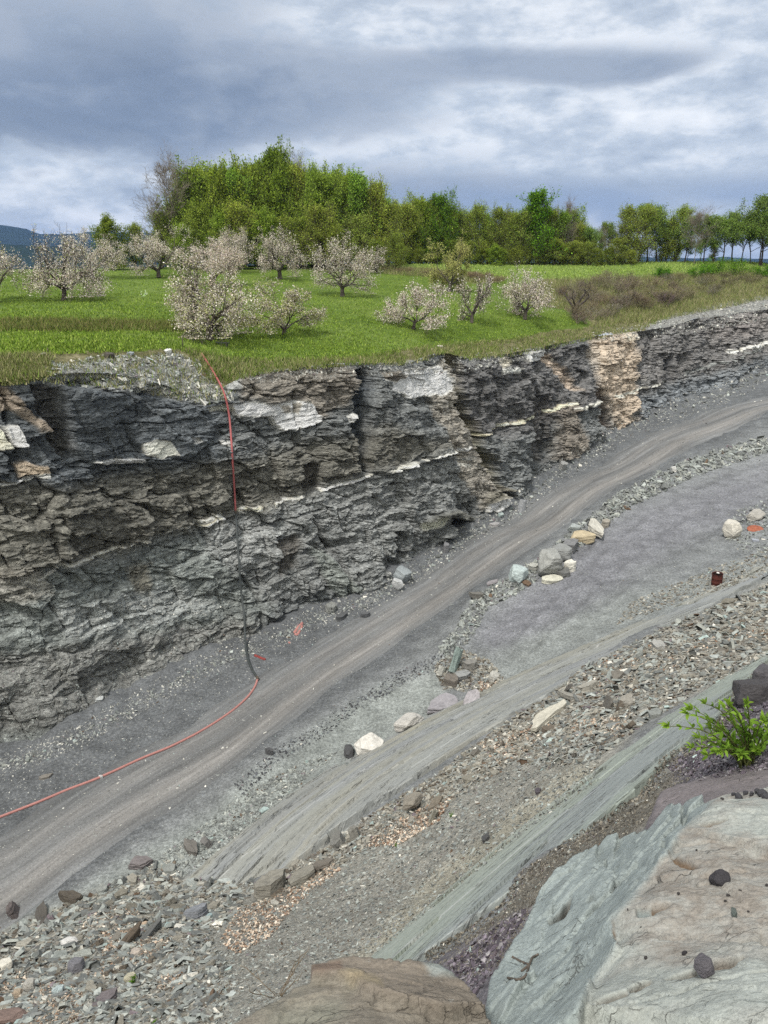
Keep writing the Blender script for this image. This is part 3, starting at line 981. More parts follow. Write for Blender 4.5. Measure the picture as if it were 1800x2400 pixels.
def cpaint(poly, colr, soft=10, k=1.0, dd=0.0, flat=0.0, ragged=True, chip=None):
    """mineral colour, some recess shade painted in, and relief of one face patch"""
    global ct, disp, chips
    P_ = np.array(poly, float)
    rg = float(np.clip((P_.max(0) - P_.min(0)).max() / 260.0, 0.22, 1.0)) if ragged else 0.0      # small patches keep their shape
    d = sdpoly(cu + rg * (wu - cu), cv + rg * (wv - cv), poly, soft + 40)
    f = sstep(soft * 0.7, -soft * 0.7, d) * k
    if colr is not None:
        lum = float(np.dot(colr, (0.3, 0.55, 0.15)))
        colr = lum + (np.array(colr) - lum) * 0.62
        ct = ct * (1 - f[..., None]) + np.array(colr) * f[..., None]
    if flat:
        disp = disp * (1 - f * flat)
    if dd:
        disp = disp + dd * f
    if chip is not None:
        chips = chips * (1 - f) + chip * f


def cband(line, colr, half, k=1.0, dd=0.0, brk=0.35):
    global ct, disp
    d = dline(cu + 3 * fbm(SS / 0.5, ZZ / 0.5, SS * 0, 3, 95), cv + 3 * fbm(SS / 0.6, ZZ / 0.6, SS * 0, 3, 96), line, 40)
    br = sstep(-0.1, 0.15, fbm(SS / 0.9, SS * 0, SS * 0, 3, 97) + brk)
    f = sstep(half + 2, half - 2, d) * k * br
    ct = ct * (1 - f[..., None]) + np.array(colr) * f[..., None]
    disp = disp + dd * f


BLUE, BRN, OLV, LGR = srgb(74, 80, 85), srgb(104, 96, 84), srgb(94, 91, 80), srgb(116, 118, 116)
GRN, TAN, WHT, CRM = srgb(112, 120, 114), srgb(172, 150, 122), srgb(230, 226, 214), srgb(206, 196, 170)
PUR = srgb(120, 108, 100)
# broad zones
cpaint([(-400, 820), (560, 820), (520, 960), (480, 1130), (150, 1150), (-400, 1150)], BLUE, 40, 0.9)
cpaint([(-400, 1130), (150, 1140), (500, 1080), (900, 1000), (1050, 1040), (700, 1170), (500, 1230), (200, 1330), (-400, 1420)], OLV, 30, 0.85)
cpaint([(520, 1240), (760, 1150), (1080, 1060), (1100, 1230), (900, 1360), (560, 1420)], srgb(108, 110, 108), 30, 0.85)
cpaint([(-400, 1400), (200, 1340), (480, 1250), (620, 1420), (560, 1560), (-400, 1900)], srgb(102, 108, 104), 40, 0.85, chip=0.8)
cpaint([(-400, 1600), (250, 1500), (600, 1440), (620, 1530), (300, 1650), (-400, 1850)], srgb(104, 102, 98), 30, 0.7)
cpaint([(-50, 1330), (100, 1330), (130, 1390), (40, 1420), (-50, 1440)], srgb(140, 132, 118), 16, 0.5)
cpaint([(310, 1330), (360, 1320), (365, 1400), (320, 1400)], srgb(104, 92, 66), 14, 0.5)
cpaint([(1060, 850), (1370, 800), (1400, 940), (1180, 1030), (1100, 1010)], srgb(84, 82, 82), 20, 0.8)
cpaint([(1480, 760), (1820, 690), (1820, 830), (1500, 930)], srgb(90, 86, 84), 25, 0.75)
cpaint([(1640, 780), (1820, 690), (1820, 780), (1700, 800)], srgb(112, 104, 100), 25, 0.5)
cpaint([(1500, 930), (1820, 830), (1820, 900), (1450, 1040)], srgb(92, 98, 104), 20, 0.8)
cpaint([(560, 870), (760, 850), (830, 860), (820, 940), (740, 980), (690, 945), (560, 935)], BRN, 14, 0.85, 0.15)
cpaint([(110, 830), (560, 840), (560, 900), (470, 945), (330, 915), (110, 895)], srgb(150, 150, 146), 16, 0.8, chip=1.0)
# rubble lower left
cpaint([(130, 1430), (420, 1370), (520, 1420), (300, 1480), (160, 1500)], srgb(132, 136, 134), 20, 0.7, chip=1.0)
cpaint([(500, 1240), (620, 1230), (680, 1300), (560, 1330), (480, 1300)], srgb(128, 130, 128), 20, 0.5, chip=0.9)
# relief: gully, buttresses, corners; several recesses also painted darker
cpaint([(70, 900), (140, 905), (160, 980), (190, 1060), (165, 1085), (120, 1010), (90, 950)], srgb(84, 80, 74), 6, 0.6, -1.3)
cpaint([(140, 905), (420, 935), (500, 1000), (430, 1080), (220, 1085), (185, 1050)], None, 8, 1.0, 0.35, 0.35)
cpaint([(-60, 905), (20, 905), (60, 950), (130, 1010), (90, 1010), (30, 965), (-60, 960)], srgb(136, 118, 96), 8, 0.8, 0.3)
cpaint([(826, 868), (858, 862), (862, 1000), (856, 1110), (836, 1112), (828, 1000)], srgb(60, 68, 76), 6, 0.9, -1.5)  # shade of the concave corner painted dark, besides the cut
cpaint([(862, 870), (900, 950), (1000, 960), (1040, 1060), (900, 1110), (866, 1100)], None, 8, 1.0, 0.45, 0.2)
cpaint([(730, 880), (826, 868), (826, 1100), (760, 1120), (735, 1000)], None, 10, 1.0, 0.25)
cpaint([(995, 920), (1030, 860), (1060, 830), (1072, 950), (1135, 1050), (1185, 1160), (1120, 1200), (1085, 1130), (1040, 1050), (1015, 960)], srgb(122, 114, 100), 8, 0.75, 0.25, 0.4)
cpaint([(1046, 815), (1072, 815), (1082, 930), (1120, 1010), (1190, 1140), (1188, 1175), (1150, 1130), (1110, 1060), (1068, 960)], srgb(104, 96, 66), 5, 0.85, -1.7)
cpaint([(1110, 1010), (1140, 1060), (1165, 1110), (1150, 1110), (1115, 1055), (1095, 1010)], srgb(84, 98, 44), 7, 0.7)
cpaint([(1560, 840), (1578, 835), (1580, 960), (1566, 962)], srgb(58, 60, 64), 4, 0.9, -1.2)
cpaint([(1379, 800), (1420, 775), (1482, 778), (1489, 806), (1495, 853), (1485, 906), (1489, 992), (1436, 1020), (1422, 932), (1383, 912), (1389, 853)], TAN, 18, 0.8, 0.5, 0.1)
cpaint([(1460, 765), (1490, 760), (1494, 800), (1455, 800)], srgb(196, 180, 152), 8, 0.7, 0.2, 0.3)
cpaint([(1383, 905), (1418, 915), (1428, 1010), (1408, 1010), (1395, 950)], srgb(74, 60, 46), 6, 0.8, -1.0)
cpaint([(1272, 825), (1290, 830), (1330, 870), (1356, 915), (1340, 915), (1300, 870)], srgb(150, 130, 108), 6, 0.8, -0.3)
cpaint([(1300, 960), (1345, 950), (1370, 1050), (1345, 1090), (1300, 1080)], srgb(112, 100, 84), 10, 0.7, 0.5)
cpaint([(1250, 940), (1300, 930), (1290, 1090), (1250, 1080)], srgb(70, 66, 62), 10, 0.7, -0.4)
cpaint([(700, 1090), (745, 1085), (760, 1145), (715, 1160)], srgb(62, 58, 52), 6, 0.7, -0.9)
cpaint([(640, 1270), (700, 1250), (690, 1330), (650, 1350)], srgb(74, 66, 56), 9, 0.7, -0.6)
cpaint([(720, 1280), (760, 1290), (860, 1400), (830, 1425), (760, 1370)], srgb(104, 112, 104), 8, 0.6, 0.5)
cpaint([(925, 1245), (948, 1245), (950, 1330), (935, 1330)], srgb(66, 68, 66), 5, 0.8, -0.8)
# white calcite faces; hollows beside them painted dark and cut back
cpaint([(537, 943), (613, 942), (691, 943), (730, 943), (745, 989), (706, 1004), (661, 1007), (637, 992), (625, 977), (580, 974), (543, 971)], WHT, 4, 0.95, 0.40, 0.7, chip=0)
cpaint([(640, 945), (662, 945), (675, 968), (655, 966)], BRN, 3, 0.9)
cpaint([(672, 944), (690, 944), (690, 970), (680, 965)], BRN, 3, 0.9)
cpaint([(470, 953), (532, 947), (540, 962), (480, 962)], CRM, 3, 0.85, 0, 0.6)
cpaint([(883, 884), (952, 866), (1031, 860), (1052, 890), (1050, 912), (1031, 924), (998, 927), (965, 933), (904, 912), (895, 893)], WHT, 4, 0.95, 0.1, 0.75, chip=0)
cpaint([(880, 868), (925, 868), (950, 882), (925, 895), (890, 889)], BRN, 4, 0.95, 0.1)
cpaint([(318, 1038), (345, 1030), (385, 1030), (402, 1060), (360, 1070), (325, 1062)], CRM, 3, 0.95, 0.35, 0.6, chip=0)
cpaint([(222, 1084), (260, 1078), (330, 1074), (330, 1086), (260, 1092)], WHT, 3, 0.95, 0.25, 0.5, chip=0)
cpaint([(430, 1022), (448, 1020), (455, 1030), (435, 1034)], WHT, 3, 0.95, 0.1, 0.5)
cpaint([(500, 1028), (530, 1030), (528, 1038), (505, 1036)], WHT, 3, 0.9)
cpaint([(806, 975), (824, 968), (826, 988), (812, 990)], WHT, 3, 0.9)
cpaint([(12, 1004), (40, 998), (66, 1046), (36, 1048)], WHT, 3, 0.95, 0.3, 0.6, chip=0)
cpaint([(-40, 1012), (8, 1010), (34, 1052), (-40, 1054)], CRM, 3, 0.95, 0.2, 0.6, chip=0)
cpaint([(36, 1086), (110, 1090), (120, 1112), (40, 1118)], srgb(152, 132, 104), 4, 0.9, 0.2, 0.5)
cpaint([(1127, 1174), (1182, 1154), (1190, 1182), (1151, 1197), (1133, 1200)], WHT, 3, 0.95, 0.6, 0.6, chip=0)
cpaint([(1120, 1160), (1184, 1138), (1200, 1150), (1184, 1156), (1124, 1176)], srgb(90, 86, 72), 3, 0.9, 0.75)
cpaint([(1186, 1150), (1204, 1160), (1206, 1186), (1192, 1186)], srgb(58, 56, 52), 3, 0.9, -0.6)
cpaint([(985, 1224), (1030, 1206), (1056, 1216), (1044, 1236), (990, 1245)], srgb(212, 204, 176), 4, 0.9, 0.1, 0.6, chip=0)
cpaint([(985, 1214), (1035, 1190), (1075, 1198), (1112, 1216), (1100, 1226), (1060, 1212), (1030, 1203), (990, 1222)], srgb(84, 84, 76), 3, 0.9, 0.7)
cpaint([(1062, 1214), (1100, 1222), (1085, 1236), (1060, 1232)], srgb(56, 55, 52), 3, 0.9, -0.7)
cpaint([(1227, 826), (1278, 822), (1280, 845), (1240, 852)], WHT, 4, 0.9, 0.2, 0.5)
cpaint([(1169, 862), (1224, 862), (1224, 876), (1175, 876)], WHT, 4, 0.85, 0.1, 0.5)
cpaint([(1160, 845), (1190, 835), (1208, 850), (1170, 862)], CRM, 4, 0.6)
# thin calcite bands along the bedding
cband([(60, 1372), (250, 1300), (370, 1262), (460, 1228), (555, 1200), (640, 1178), (745, 1152), (850, 1118), (950, 1085), (1030, 1060), (1085, 1048)], WHT, 2.6, 0.9, 0.1, 0.15)
cband([(745, 1152), (850, 1118), (950, 1085), (1030, 1060), (1085, 1048)], WHT, 4.0, 0.9, 0.15, 0.35)
cband([(480, 1235), (560, 1200), (640, 1182)], CRM, 3.5, 0.8, 0.1, 0.3)
cband([(880, 1134), (950, 1106), (1060, 1075), (1110, 1072)], LGR, 2.0, 0.8, 0, 0.2)
cband([(1060, 1085), (1120, 1098)], WHT, 2.2, 0.8, 0, 0.2)
cband([(-40, 1136), (60, 1128), (115, 1116)], WHT, 4.0, 0.95, 0.15, 0.5)
cband([(1125, 1022), (1200, 995), (1270, 970), (1340, 945)], CRM, 3.0, 0.85, 0.1, 0.35)
cband([(1340, 959), (1389, 942)], WHT, 2.4, 0.85, 0.1, 0.4)
cband([(1432, 929), (1500, 910), (1572, 891)], WHT, 2.4, 0.85, 0.1, 0.4)
cband([(1600, 880), (1658, 859), (1725, 836), (1794, 813)], LGR, 3.0, 0.85, 0.1, 0.3)
cband([(1700, 825), (1750, 814), (1810, 804)], WHT, 4.0, 0.95, 0.2, 0.4)
cband([(1180, 1140), (1290, 1100), (1330, 1085)], LGR, 2.0, 0.7, -0.2, 0.3)
cband([(0, 1450), (130, 1400), (280, 1350), (420, 1300)], LGR, 1.6, 0.6, 0, 0.1)
# fade the relief into the rim and the foot
fade = sstep(1.0, 0.93, T) * 0.7 + 0.3
disp = disp * (1 - 0.55 * low) * fade + low * 0.5 * fbm(SS / 1.6, ZZ / 1.0, SS * 0, 4, 98) * fade
disp = disp * sstep(-0.06, 0.08, T) + 0.0
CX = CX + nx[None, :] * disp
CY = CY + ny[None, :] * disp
zoff = 0.10 * fbm(SS / 0.5, ZZ / 0.5, SS * 0, 3, 99)
CZ = ZZ + zoff * sstep(1.0, 0.97, T) + low * 0.15 * fbm(SS / 0.8, ZZ / 0.8, SS * 0, 3, 100)
CV = np.stack([CX, CY, CZ], -1)
zone = fbm(SS / 4, ZZ / 2.5, SS * 0, 3, 110)[..., None]
strat = (cell(lay2, seed=111) - 0.5)[..., None]
wm_ = sstep(0.42, 0.6, ct.mean(-1))[..., None]
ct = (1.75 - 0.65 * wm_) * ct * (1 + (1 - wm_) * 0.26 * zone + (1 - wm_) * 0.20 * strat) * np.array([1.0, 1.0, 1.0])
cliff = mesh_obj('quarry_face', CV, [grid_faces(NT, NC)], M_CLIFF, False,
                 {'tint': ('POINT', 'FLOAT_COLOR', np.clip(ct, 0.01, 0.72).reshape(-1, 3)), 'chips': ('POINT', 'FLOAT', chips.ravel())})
tag(cliff, kind='structure')
BV_CLIFF = bvh_of(CV, grid_faces(NT, NC))

# ------------------------------------------------------------------ the field above
EDGE = [(-60, 838, 32.5), (0, 836, 33), (110, 832, 34.5), (260, 826, 37.2), (400, 818, 41), (470, 828, 42.5), (560, 845, 44), (700, 845, 47.2),
        (850, 838, 50), (1000, 812, 57), (1100, 805, 62), (1200, 797, 66), (1300, 775, 72.5), (1390, 765, 79), (1480, 762, 86),
        (1573, 742, 95), (1700, 712, 104), (1800, 690, 112)]
ORCH = [(491, 796, 50), (665, 782, 53), (200, 785, 44), (0, 790, 41), (200, 735, 49), (0, 740, 48), (400, 745, 55), (200, 715, 60), (0, 715, 62), (147, 700, 66),
        (372, 650, 95), (214, 655, 88), (803, 695, 82), (656, 653, 98), (969, 771, 62), (1105, 757, 68), (1230, 748, 73), (1348, 744, 78),
        (1053, 683, 95), (1500, 695, 100), (1700, 662, 114), (1800, 650, 120), (1000, 618, 128), (1300, 621, 128), (1500, 619, 130),
        (1650, 616, 132), (1800, 618, 134), (700, 620, 128), (300, 628, 125), (100, 632, 125), (0, 634, 125), (1200, 660, 105), (1350, 660, 108)]
fpts = [at_y(*p) for p in EDGE + ORCH] + [np.array(p) for p in rim3]
for X in (-160, -90, -40, 20, 80, 140, 200):
    for (Y, Z) in ((170, 0.4), (230, -4), (300, -9), (420, -18)):
        fpts.append(np.array([X * Y / 170, Y, EYE + Z]))
field_rbf = RBF(fpts, 2.0, 0.02)
faz = np.concatenate([np.linspace(math.radians(-58), math.radians(-33), 60), np.linspace(math.radians(-32.8), math.radians(31.2), 760), np.linspace(math.radians(31.5), math.radians(50), 50)])
fr0 = np.interp(faz, T_AZ, smooth1(T_R, 1) * 0 + T_R) - 0.25
caz_lo = np.interp(faz, caz, rt)
fr0 = np.where((faz > caz[0]) & (faz < caz[-1]), caz_lo, fr0) - 0.15
FT = np.linspace(0, 1, 520)[:, None]
FR = fr0[None] * (430 / fr0[None]) ** (FT ** 1.35)
FX, FY = FR * np.sin(faz), FR * np.cos(faz)
FZ = field_rbf(FX, FY)
fu, fv = proj(np.stack([FX, FY, FZ], -1))
lip = sdpoly(fu, fv, [(u, v) for (u, v, y) in EDGE] + [(1900, 900), (-200, 1000)], 200)
FZ = FZ + 0.12 * fbm(FX / 3, FY / 3, FX * 0, 4, 121) * sstep(20, -20, lip) + 0.07 * fbm(FX / 5, FY / 5, FX * 0, 4, 122) + 0.05 * fbm(FX / 0.7, FY / 0.7, FX * 0, 3, 123)
fwu, fwv = fu + 30 * fbm(FX / 3, FY / 3, FX * 0, 4, 124), fv + 10 * fbm(FX / 3, FY / 3, FX * 0 + 4, 4, 125)


def fmask(poly, soft):
    return sstep(soft, -soft, sdpoly(fwu, fwv, poly, 120))


weed = np.maximum(sstep(9, -9, sdpoly(fwu, fwv, [(u, v) for (u, v, y) in EDGE] + [(1900, 900), (-200, 1000)], 200)),
                  fmask([(1180, 690), (1290, 655), (1480, 650), (1640, 640), (1820, 634), (1820, 720), (1560, 760), (1380, 770), (1370, 740), (1290, 720)], 8))
weed = np.maximum(weed, 0.9 * fmask([(900, 622), (1000, 628), (1120, 640), (1200, 652), (1120, 664), (1000, 646), (900, 640)], 5))
weed = np.maximum(weed, 0.55 * fmask([(-100, 752), (250, 750), (420, 752), (600, 745), (600, 765), (420, 778), (250, 772), (-100, 776)], 10))
rub = 0.85 * fmask([(150, 856), (270, 840), (400, 832), (440, 836), (520, 905), (560, 930), (300, 960), (90, 930)], 22)
rub = np.maximum(rub, fmask([(1500, 765), (1600, 735), (1700, 706), (1820, 684), (1820, 760), (1500, 820)], 10))
rub = np.maximum(rub, 0.8 * fmask([(560, 868), (860, 848), (1060, 835), (1060, 900), (560, 950)], 8))
light = fmask([(880, 600), (1820, 560), (1820, 640), (1640, 642), (1300, 654), (1180, 652), (1000, 628), (880, 622)], 6)
light = np.maximum(light, 0.35 * sstep(0.0, 0.5, fbm(FX / 9, FY / 4, FX * 0, 3, 126)))
FV = np.stack([FX, FY, FZ], -1)
field = mesh_obj('field', FV, [grid_faces(520, len(faz))], M_FIELD, True,
                 {'weed': ('POINT', 'FLOAT', weed.ravel()), 'rubble': ('POINT', 'FLOAT', rub.ravel()), 'light': ('POINT', 'FLOAT', light.ravel())})
tag(field, kind='structure')
BV_FIELD = bvh_of(FV, grid_faces(520, len(faz)))

# ------------------------------------------------------------------ valley and far hills
va = np.radians(np.linspace(-60, 55, 120))[None]
vr = np.geomspace(415, 9000, 90)[:, None]
vz = EYE - 18 - 42 * sstep(415, 1300, vr) + 6 * fbm(vr * np.sin(va) / 300, vr * np.cos(va) / 300, vr * va * 0, 4, 131)
tag(mesh_obj('valley', np.stack([vr * np.sin(va), vr * np.cos(va), vz - 0.5], -1), [grid_faces(90, 120)], M_HILL, True), kind='structure')


def hills(name, profile, dist, depth, seed, rough):
    """a wooded ridge with its own depth; profile is (photo u, skyline v)"""
    us = np.linspace(-900, 2500, 700)
    pvv = np.interp(us, [p[0] for p in profile], [p[1] for p in profile])
    nd = 60
    V = np.empty((nd, len(us), 3))
    a_, dyv, dzv = rayd(us, pvv)
    azv = np.arctan2(a_, dyv)
    top = dzv / np.hypot(a_, dyv) * dist
    for i in range(nd):
        q = i / (nd - 1)
        rr = dist + depth * (q - 0.62)
        k = math.sin(min(q / 0.62, 1) * math.pi / 2) if q < 0.62 else math.cos((q - 0.62) / 0.38 * math.pi / 2)
        x_, y_ = rr * np.sin(azv), rr * np.cos(azv)
        z_ = -62 + (top + 62) * k + rough * k * (1 - 0.6 * k) * fbm(x_ / 260, y_ / 260, x_ * 0, 5, seed) * 3 + rough * 0.16 * fbm(x_ / 24, y_ / 24, x_ * 0, 3, seed + 3)
        V[i] = np.stack([x_, y_, EYE + z_], -1)
    tag(mesh_obj(name, V, [grid_faces(nd, len(us))], M_HILL, True), kind='structure')


hills('hills', [(-900, 480), (-300, 500), (-100, 518), (0, 529), (30, 533), (62, 536), (82, 545), (95, 549), (130, 547), (180, 546), (230, 544), (330, 548), (600, 560), (1200, 600), (1800, 606), (2500, 600)], 5200, 2600, 141, 16)
hills('hills', [(-900, 575), (0, 574), (60, 577), (120, 580), (250, 572), (330, 570), (700, 590), (1800, 616), (2500, 612)], 2600, 1100, 151, 10)
# ------------------------------------------------------------------ foreground rocks: solid outcrops with their own relief
def outcrop(name, label, outline, pts, wpts, box, res, painter, drop=1.3, cat='rock', seed=0):
    rb_ = RBF([at_z(*p) for p in pts] + [np.array([x, y, EYE + z]) for (x, y, z) in wpts], 0.03, 0.001)
    xs = np.arange(box[0], box[1], res)
    ys = np.arange(box[2], box[3], res)
    X, Y = np.meshgrid(xs, ys)
    Z = rb_(X, Y)
    u, v = proj(np.stack([X, Y, Z], -1))
    k = np.maximum(Y * CP - (Z - EYE) * SP, 0.3) / FPX
    d = sdpoly(u + 7 * fbm(X / 0.12, Y / 0.12, X * 0, 4, seed), v + 7 * fbm(X / 0.12, Y / 0.12, X * 0 + 3, 4, seed + 1), outline, 700) * k
    Z = Z + 0.010 * fbm(X / 0.35, Y / 0.35, X * 0, 5, seed + 2) + 0.004 * fbm(X / 0.05, Y / 0.05, X * 0, 3, seed + 3)
    t, st, dz = painter(X, Y, u, v)
    for _ in range(1):                             # broken edges are a little worn
        p_ = np.pad(dz, 1, mode='edge')
        dz = 0.5 * dz + 0.125 * (p_[:-2, 1:-1] + p_[2:, 1:-1] + p_[1:-1, :-2] + p_[1:-1, 2:])
    Z = Z + dz
    Z = Z - drop * np.clip(d / 0.07, 0, 1.0)
    keep = (d < 0.075)
    f = grid_faces(len(ys), len(xs))
    f = f[keep.ravel()[f].all(1)]
    V = np.stack([X, Y, Z], -1).reshape(-1, 3)
    used = np.unique(f)
    rem = np.full(len(V), -1)
    rem[used] = np.arange(len(used))
    f = rem[f]
    o = mesh_obj(name, V[used], [f], M_FORE, True, {'tint': ('POINT', 'FLOAT_COLOR', t.reshape(-1, 3)[used]), 'stain': ('POINT', 'FLOAT', st.ravel()[used])})
    tag(o, label, cat)
    return bvh_of(V[used], f)


def c8(pts):
    return [(1150 + x / 2.552, 1850 + y / 2.552) for x, y in pts]


TEAL, TEAL2 = np.array(srgb(144, 153, 152)), np.array(srgb(164, 174, 170))
BROWN = np.array(srgb(104, 88, 72))
RIDGE = [(1360, 2420), (1381, 2336), (1448, 2226), (1432, 2156), (1487, 2105), (1565, 2015), (1593, 1956), (1667, 1885), (1690, 1850)]


def paint_big(X, Y, u, v):
    wu_, wv_ = u + 10 * fbm(X / 0.1, Y / 0.1, X * 0, 4, 301), v + 10 * fbm(X / 0.1, Y / 0.1, X * 0, 4, 302)
    t = np.empty(X.shape + (3,))
    t[:] = TEAL
    top = sstep(8, -8, sdpoly(wu_, wv_, RIDGE + [(60000, 1800), (60000, 60000), (1300, 60000)], 900))
    t = t * (1 - top[..., None]) + np.array(srgb(160, 160, 155)) * top[..., None]
    low = sstep(60, -60, sdpoly(wu_, wv_, [(1480, 2440), (1560, 2320), (1700, 2270), (1850, 2180), (2300, 2200), (2300, 2700), (1480, 2700)], 900))
    st = top * (0.95 - 0.75 * low)
    dz = np.zeros(X.shape)
    # cleaved plates: each with its own level and tilt, parted by open cracks
    a = (X * 0.80 - Y * 0.60)
    b = (X * 0.60 + Y * 0.80)
    aw = a + 0.03 * fbm(X / 0.15, Y / 0.15, X * 0, 4, 303)
    bw = b + 0.03 * fbm(X / 0.15, Y / 0.15, X * 0 + 7, 4, 304)
    crk = np.zeros(X.shape)
    for (sa_, sb_, o_t, t_t, o_u, t_u, g_, sd_) in ((0.30, 0.85, 0.075, 0.075, 0.030, 0.022, 0.016, 431), (0.12, 0.40, 0.026, 0.030, 0.013, 0.014, 0.006, 441), (0.05, 0.14, 0.008, 0.010, 0.005, 0.006, 0.0, 451)):
        o_, t_, e_ = facets(aw / sa_, bw / sb_, sd_)
        dz = dz + (1 - top) * (o_t * o_ + t_t * t_)
        o_, t_, e2 = facets(bw / sa_ * 0.8, aw / sb_, sd_ + 50)
        dz = dz + top * (o_u * o_ + t_u * t_)
        e_ = np.where(top > 0.5, e2, e_)
        gate = sstep(-0.1, 0.25, fbm(X / 0.3, Y / 0.3, X * 0, 3, sd_ + 7))
        dz = dz - g_ * sstep(0.05, 0.0, e_) * gate
    dz = dz + 0.004 * fbm(X / 0.05, Y / 0.04, X * 0, 4, 309)
    tb = sstep(-0.05, 0.3, fbm(X / 0.5, Y / 0.35, X * 0, 4, 317, 0.6))          # bare grey green patches in the rusty skin
    st = st * (1 - 0.75 * tb)
    t = t * (1 - 0.5 * (tb * top)[..., None]) + TEAL2 * 0.5 * (tb * top)[..., None]
    for poly, dep, colr in [
        (c8([(640, 1300), (810, 1240), (815, 1258), (660, 1315)]), 0.05, BROWN), (c8([(825, 1225), (955, 1178), (960, 1196), (850, 1242)]), 0.05, BROWN),
        (c8([(1035, 1175), (1230, 1088), (1240, 1122), (1080, 1182)]), 0.06, BROWN), (c8([(1335, 1062), (1520, 1013), (1425, 1088), (1340, 1108)]), 0.06, BROWN),
        (c8([(965, 690), (1085, 668), (1000, 718), (975, 715)]), 0.035, BROWN), (c8([(880, 685), (965, 700), (990, 740), (880, 742)]), 0.03, TEAL * 0.8),
        (c8([(1250, 222), (1415, 198), (1300, 238)]), 0.03, BROWN), (c8([(482, 652), (470, 720), (440, 775), (348, 792), (410, 735)]), 0.12, BROWN * 0.6),
        (c8([(500, 535), (560, 470), (672, 440), (664, 482), (560, 512)]), 0.06, TEAL * 0.75), (c8([(840, 262), (870, 262), (960, 170), (968, 182), (880, 275)]), 0.05, TEAL * 0.7),
        (c8([(720, 780), (762, 930), (750, 965), (722, 850)]), 0.02, BROWN), (c8([(1150, 60), (1180, 110), (1190, 180), (1160, 190), (1140, 110)]), 0.05, TEAL * 0.85),
        (c8([(1030, 280), (1052, 300), (1050, 385), (1028, 380)]), 0.05, TEAL * 0.85), (c8([(1060, 405), (1110, 410), (1250, 455), (1200, 490), (1110, 450)]), 0.025, BROWN * 1.2),
        (c8([(480, 465), (540, 450), (530, 460), (480, 478)]), 0.05, TEAL * 0.7), (c8([(575, 690), (600, 640), (660, 620), (620, 660)]), 0.04, TEAL * 0.7),
    ]:
        f = sstep(3, -3, sdpoly(u + 4 * fbm(X / 0.04, Y / 0.04, X * 0, 3, 310), v + 4 * fbm(X / 0.04, Y / 0.04, X * 0, 3, 311), poly, 30))
        dz = dz - dep * f
        t = t * (1 - f[..., None]) + colr * f[..., None]
        st = st * (1 - f)
    for ln in [c8([(490, 850), (530, 825), (560, 830), (590, 850)]), c8([(510, 915), (560, 900), (630, 915)]), c8([(600, 740), (690, 765), (700, 740)]), c8([(670, 490), (750, 525), (820, 490), (845, 455)]),
               c8([(400, 1160), (470, 1150), (475, 1185)]), c8([(690, 600), (700, 560), (720, 545)]), c8([(300, 640), (360, 560), (480, 470), (600, 350), (690, 240)]), c8([(200, 900), (320, 800), (420, 690), (520, 600), (640, 500)]),
               c8([(80, 1180), (260, 1000), (420, 880), (560, 760), (700, 600), (800, 470), (900, 330)]), c8([(300, 1300), (480, 1080), (600, 960), (720, 780)]), c8([(830, 640), (920, 500), (1010, 380), (1060, 250)]),
               c8([(900, 560), (1100, 520), (1250, 560), (1400, 540)]), c8([(1000, 900), (1200, 860), (1400, 900), (1659, 880)]), c8([(1100, 330), (1300, 300), (1500, 330), (1659, 300)]),
               c8([(700, 1404), (900, 1300), (1100, 1260), (1300, 1180), (1659, 1120)]), c8([(1250, 760), (1450, 720), (1659, 740)])]:
        f = np.exp(-(dline(u + 3 * fbm(X / 0.03, Y / 0.03, X * 0, 3, 315), v + 3 * fbm(X / 0.03, Y / 0.03, X * 0, 3, 316), ln, 20) / 1.5) ** 2)
        dz = dz - 0.022 * f
    return t, st, dz


BIG_OUT = [(300, 60000), (1090, 2700), (1135, 2400), (1150, 2293), (1224, 2203), (1264, 2101), (1299, 2050), (1385, 1983), (1424, 1940), (1526, 1920), (1565, 1877), (1667, 1866), (1800, 1850), (2300, 1845), (60000, 1800), (60000, 60000)]
BV_BIG = outcrop('rock_outcrop', 'big pale green slate outcrop with rusty brown weathered top, bottom right foreground', BIG_OUT,
                 [(1360, 2400, -1.85), (1381, 2336, -1.88), (1448, 2226, -1.92), (1432, 2156, -1.97), (1487, 2105, -1.97), (1565, 2015, -2.0), (1593, 1956, -2.03), (1667, 1885, -2.05),
                  (1800, 2400, -1.62), (1600, 2400, -1.7), (1800, 2200, -1.75), (1600, 2200, -1.85), (1800, 2000, -1.93), (1700, 1950, -2.0), (1800, 1860, -2.05), (1550, 2300, -1.8),
                  (1369, 2277, -2.15), (1346, 2359, -2.1), (1300, 2400, -2.1), (1410, 2170, -2.17), (1200, 2330, -2.35), (1250, 2250, -2.5), (1300, 2150, -2.5), (1340, 2080, -2.55),
                  (1400, 2100, -2.33), (1450, 2020, -2.4), (1520, 1980, -2.35), (1560, 1930, -2.3), (1610, 1890, -2.25),
                  (1135, 2400, -2.4), (1150, 2293, -2.55), (1224, 2203, -2.7), (1264, 2101, -2.8), (1299, 2050, -2.8), (1385, 1983, -2.8), (1424, 1940, -2.75), (1526, 1920, -2.6), (1565, 1877, -2.45)],
                 [(0.35, 0.4, -2.2), (1.5, 0.4, -1.6), (3.0, 0.4, -1.3), (3.4, 2, -1.75), (3.4, 3.5, -2.05), (0.3, -0.4, -2.3), (2.0, -0.4, -1.5), (4.3, -0.4, -1.4), (4.3, 2, -1.9), (4.3, 3.5, -2.2)], (0.1, 4.3, -0.35, 3.7), 0.0065, paint_big, 1.3, seed=320)


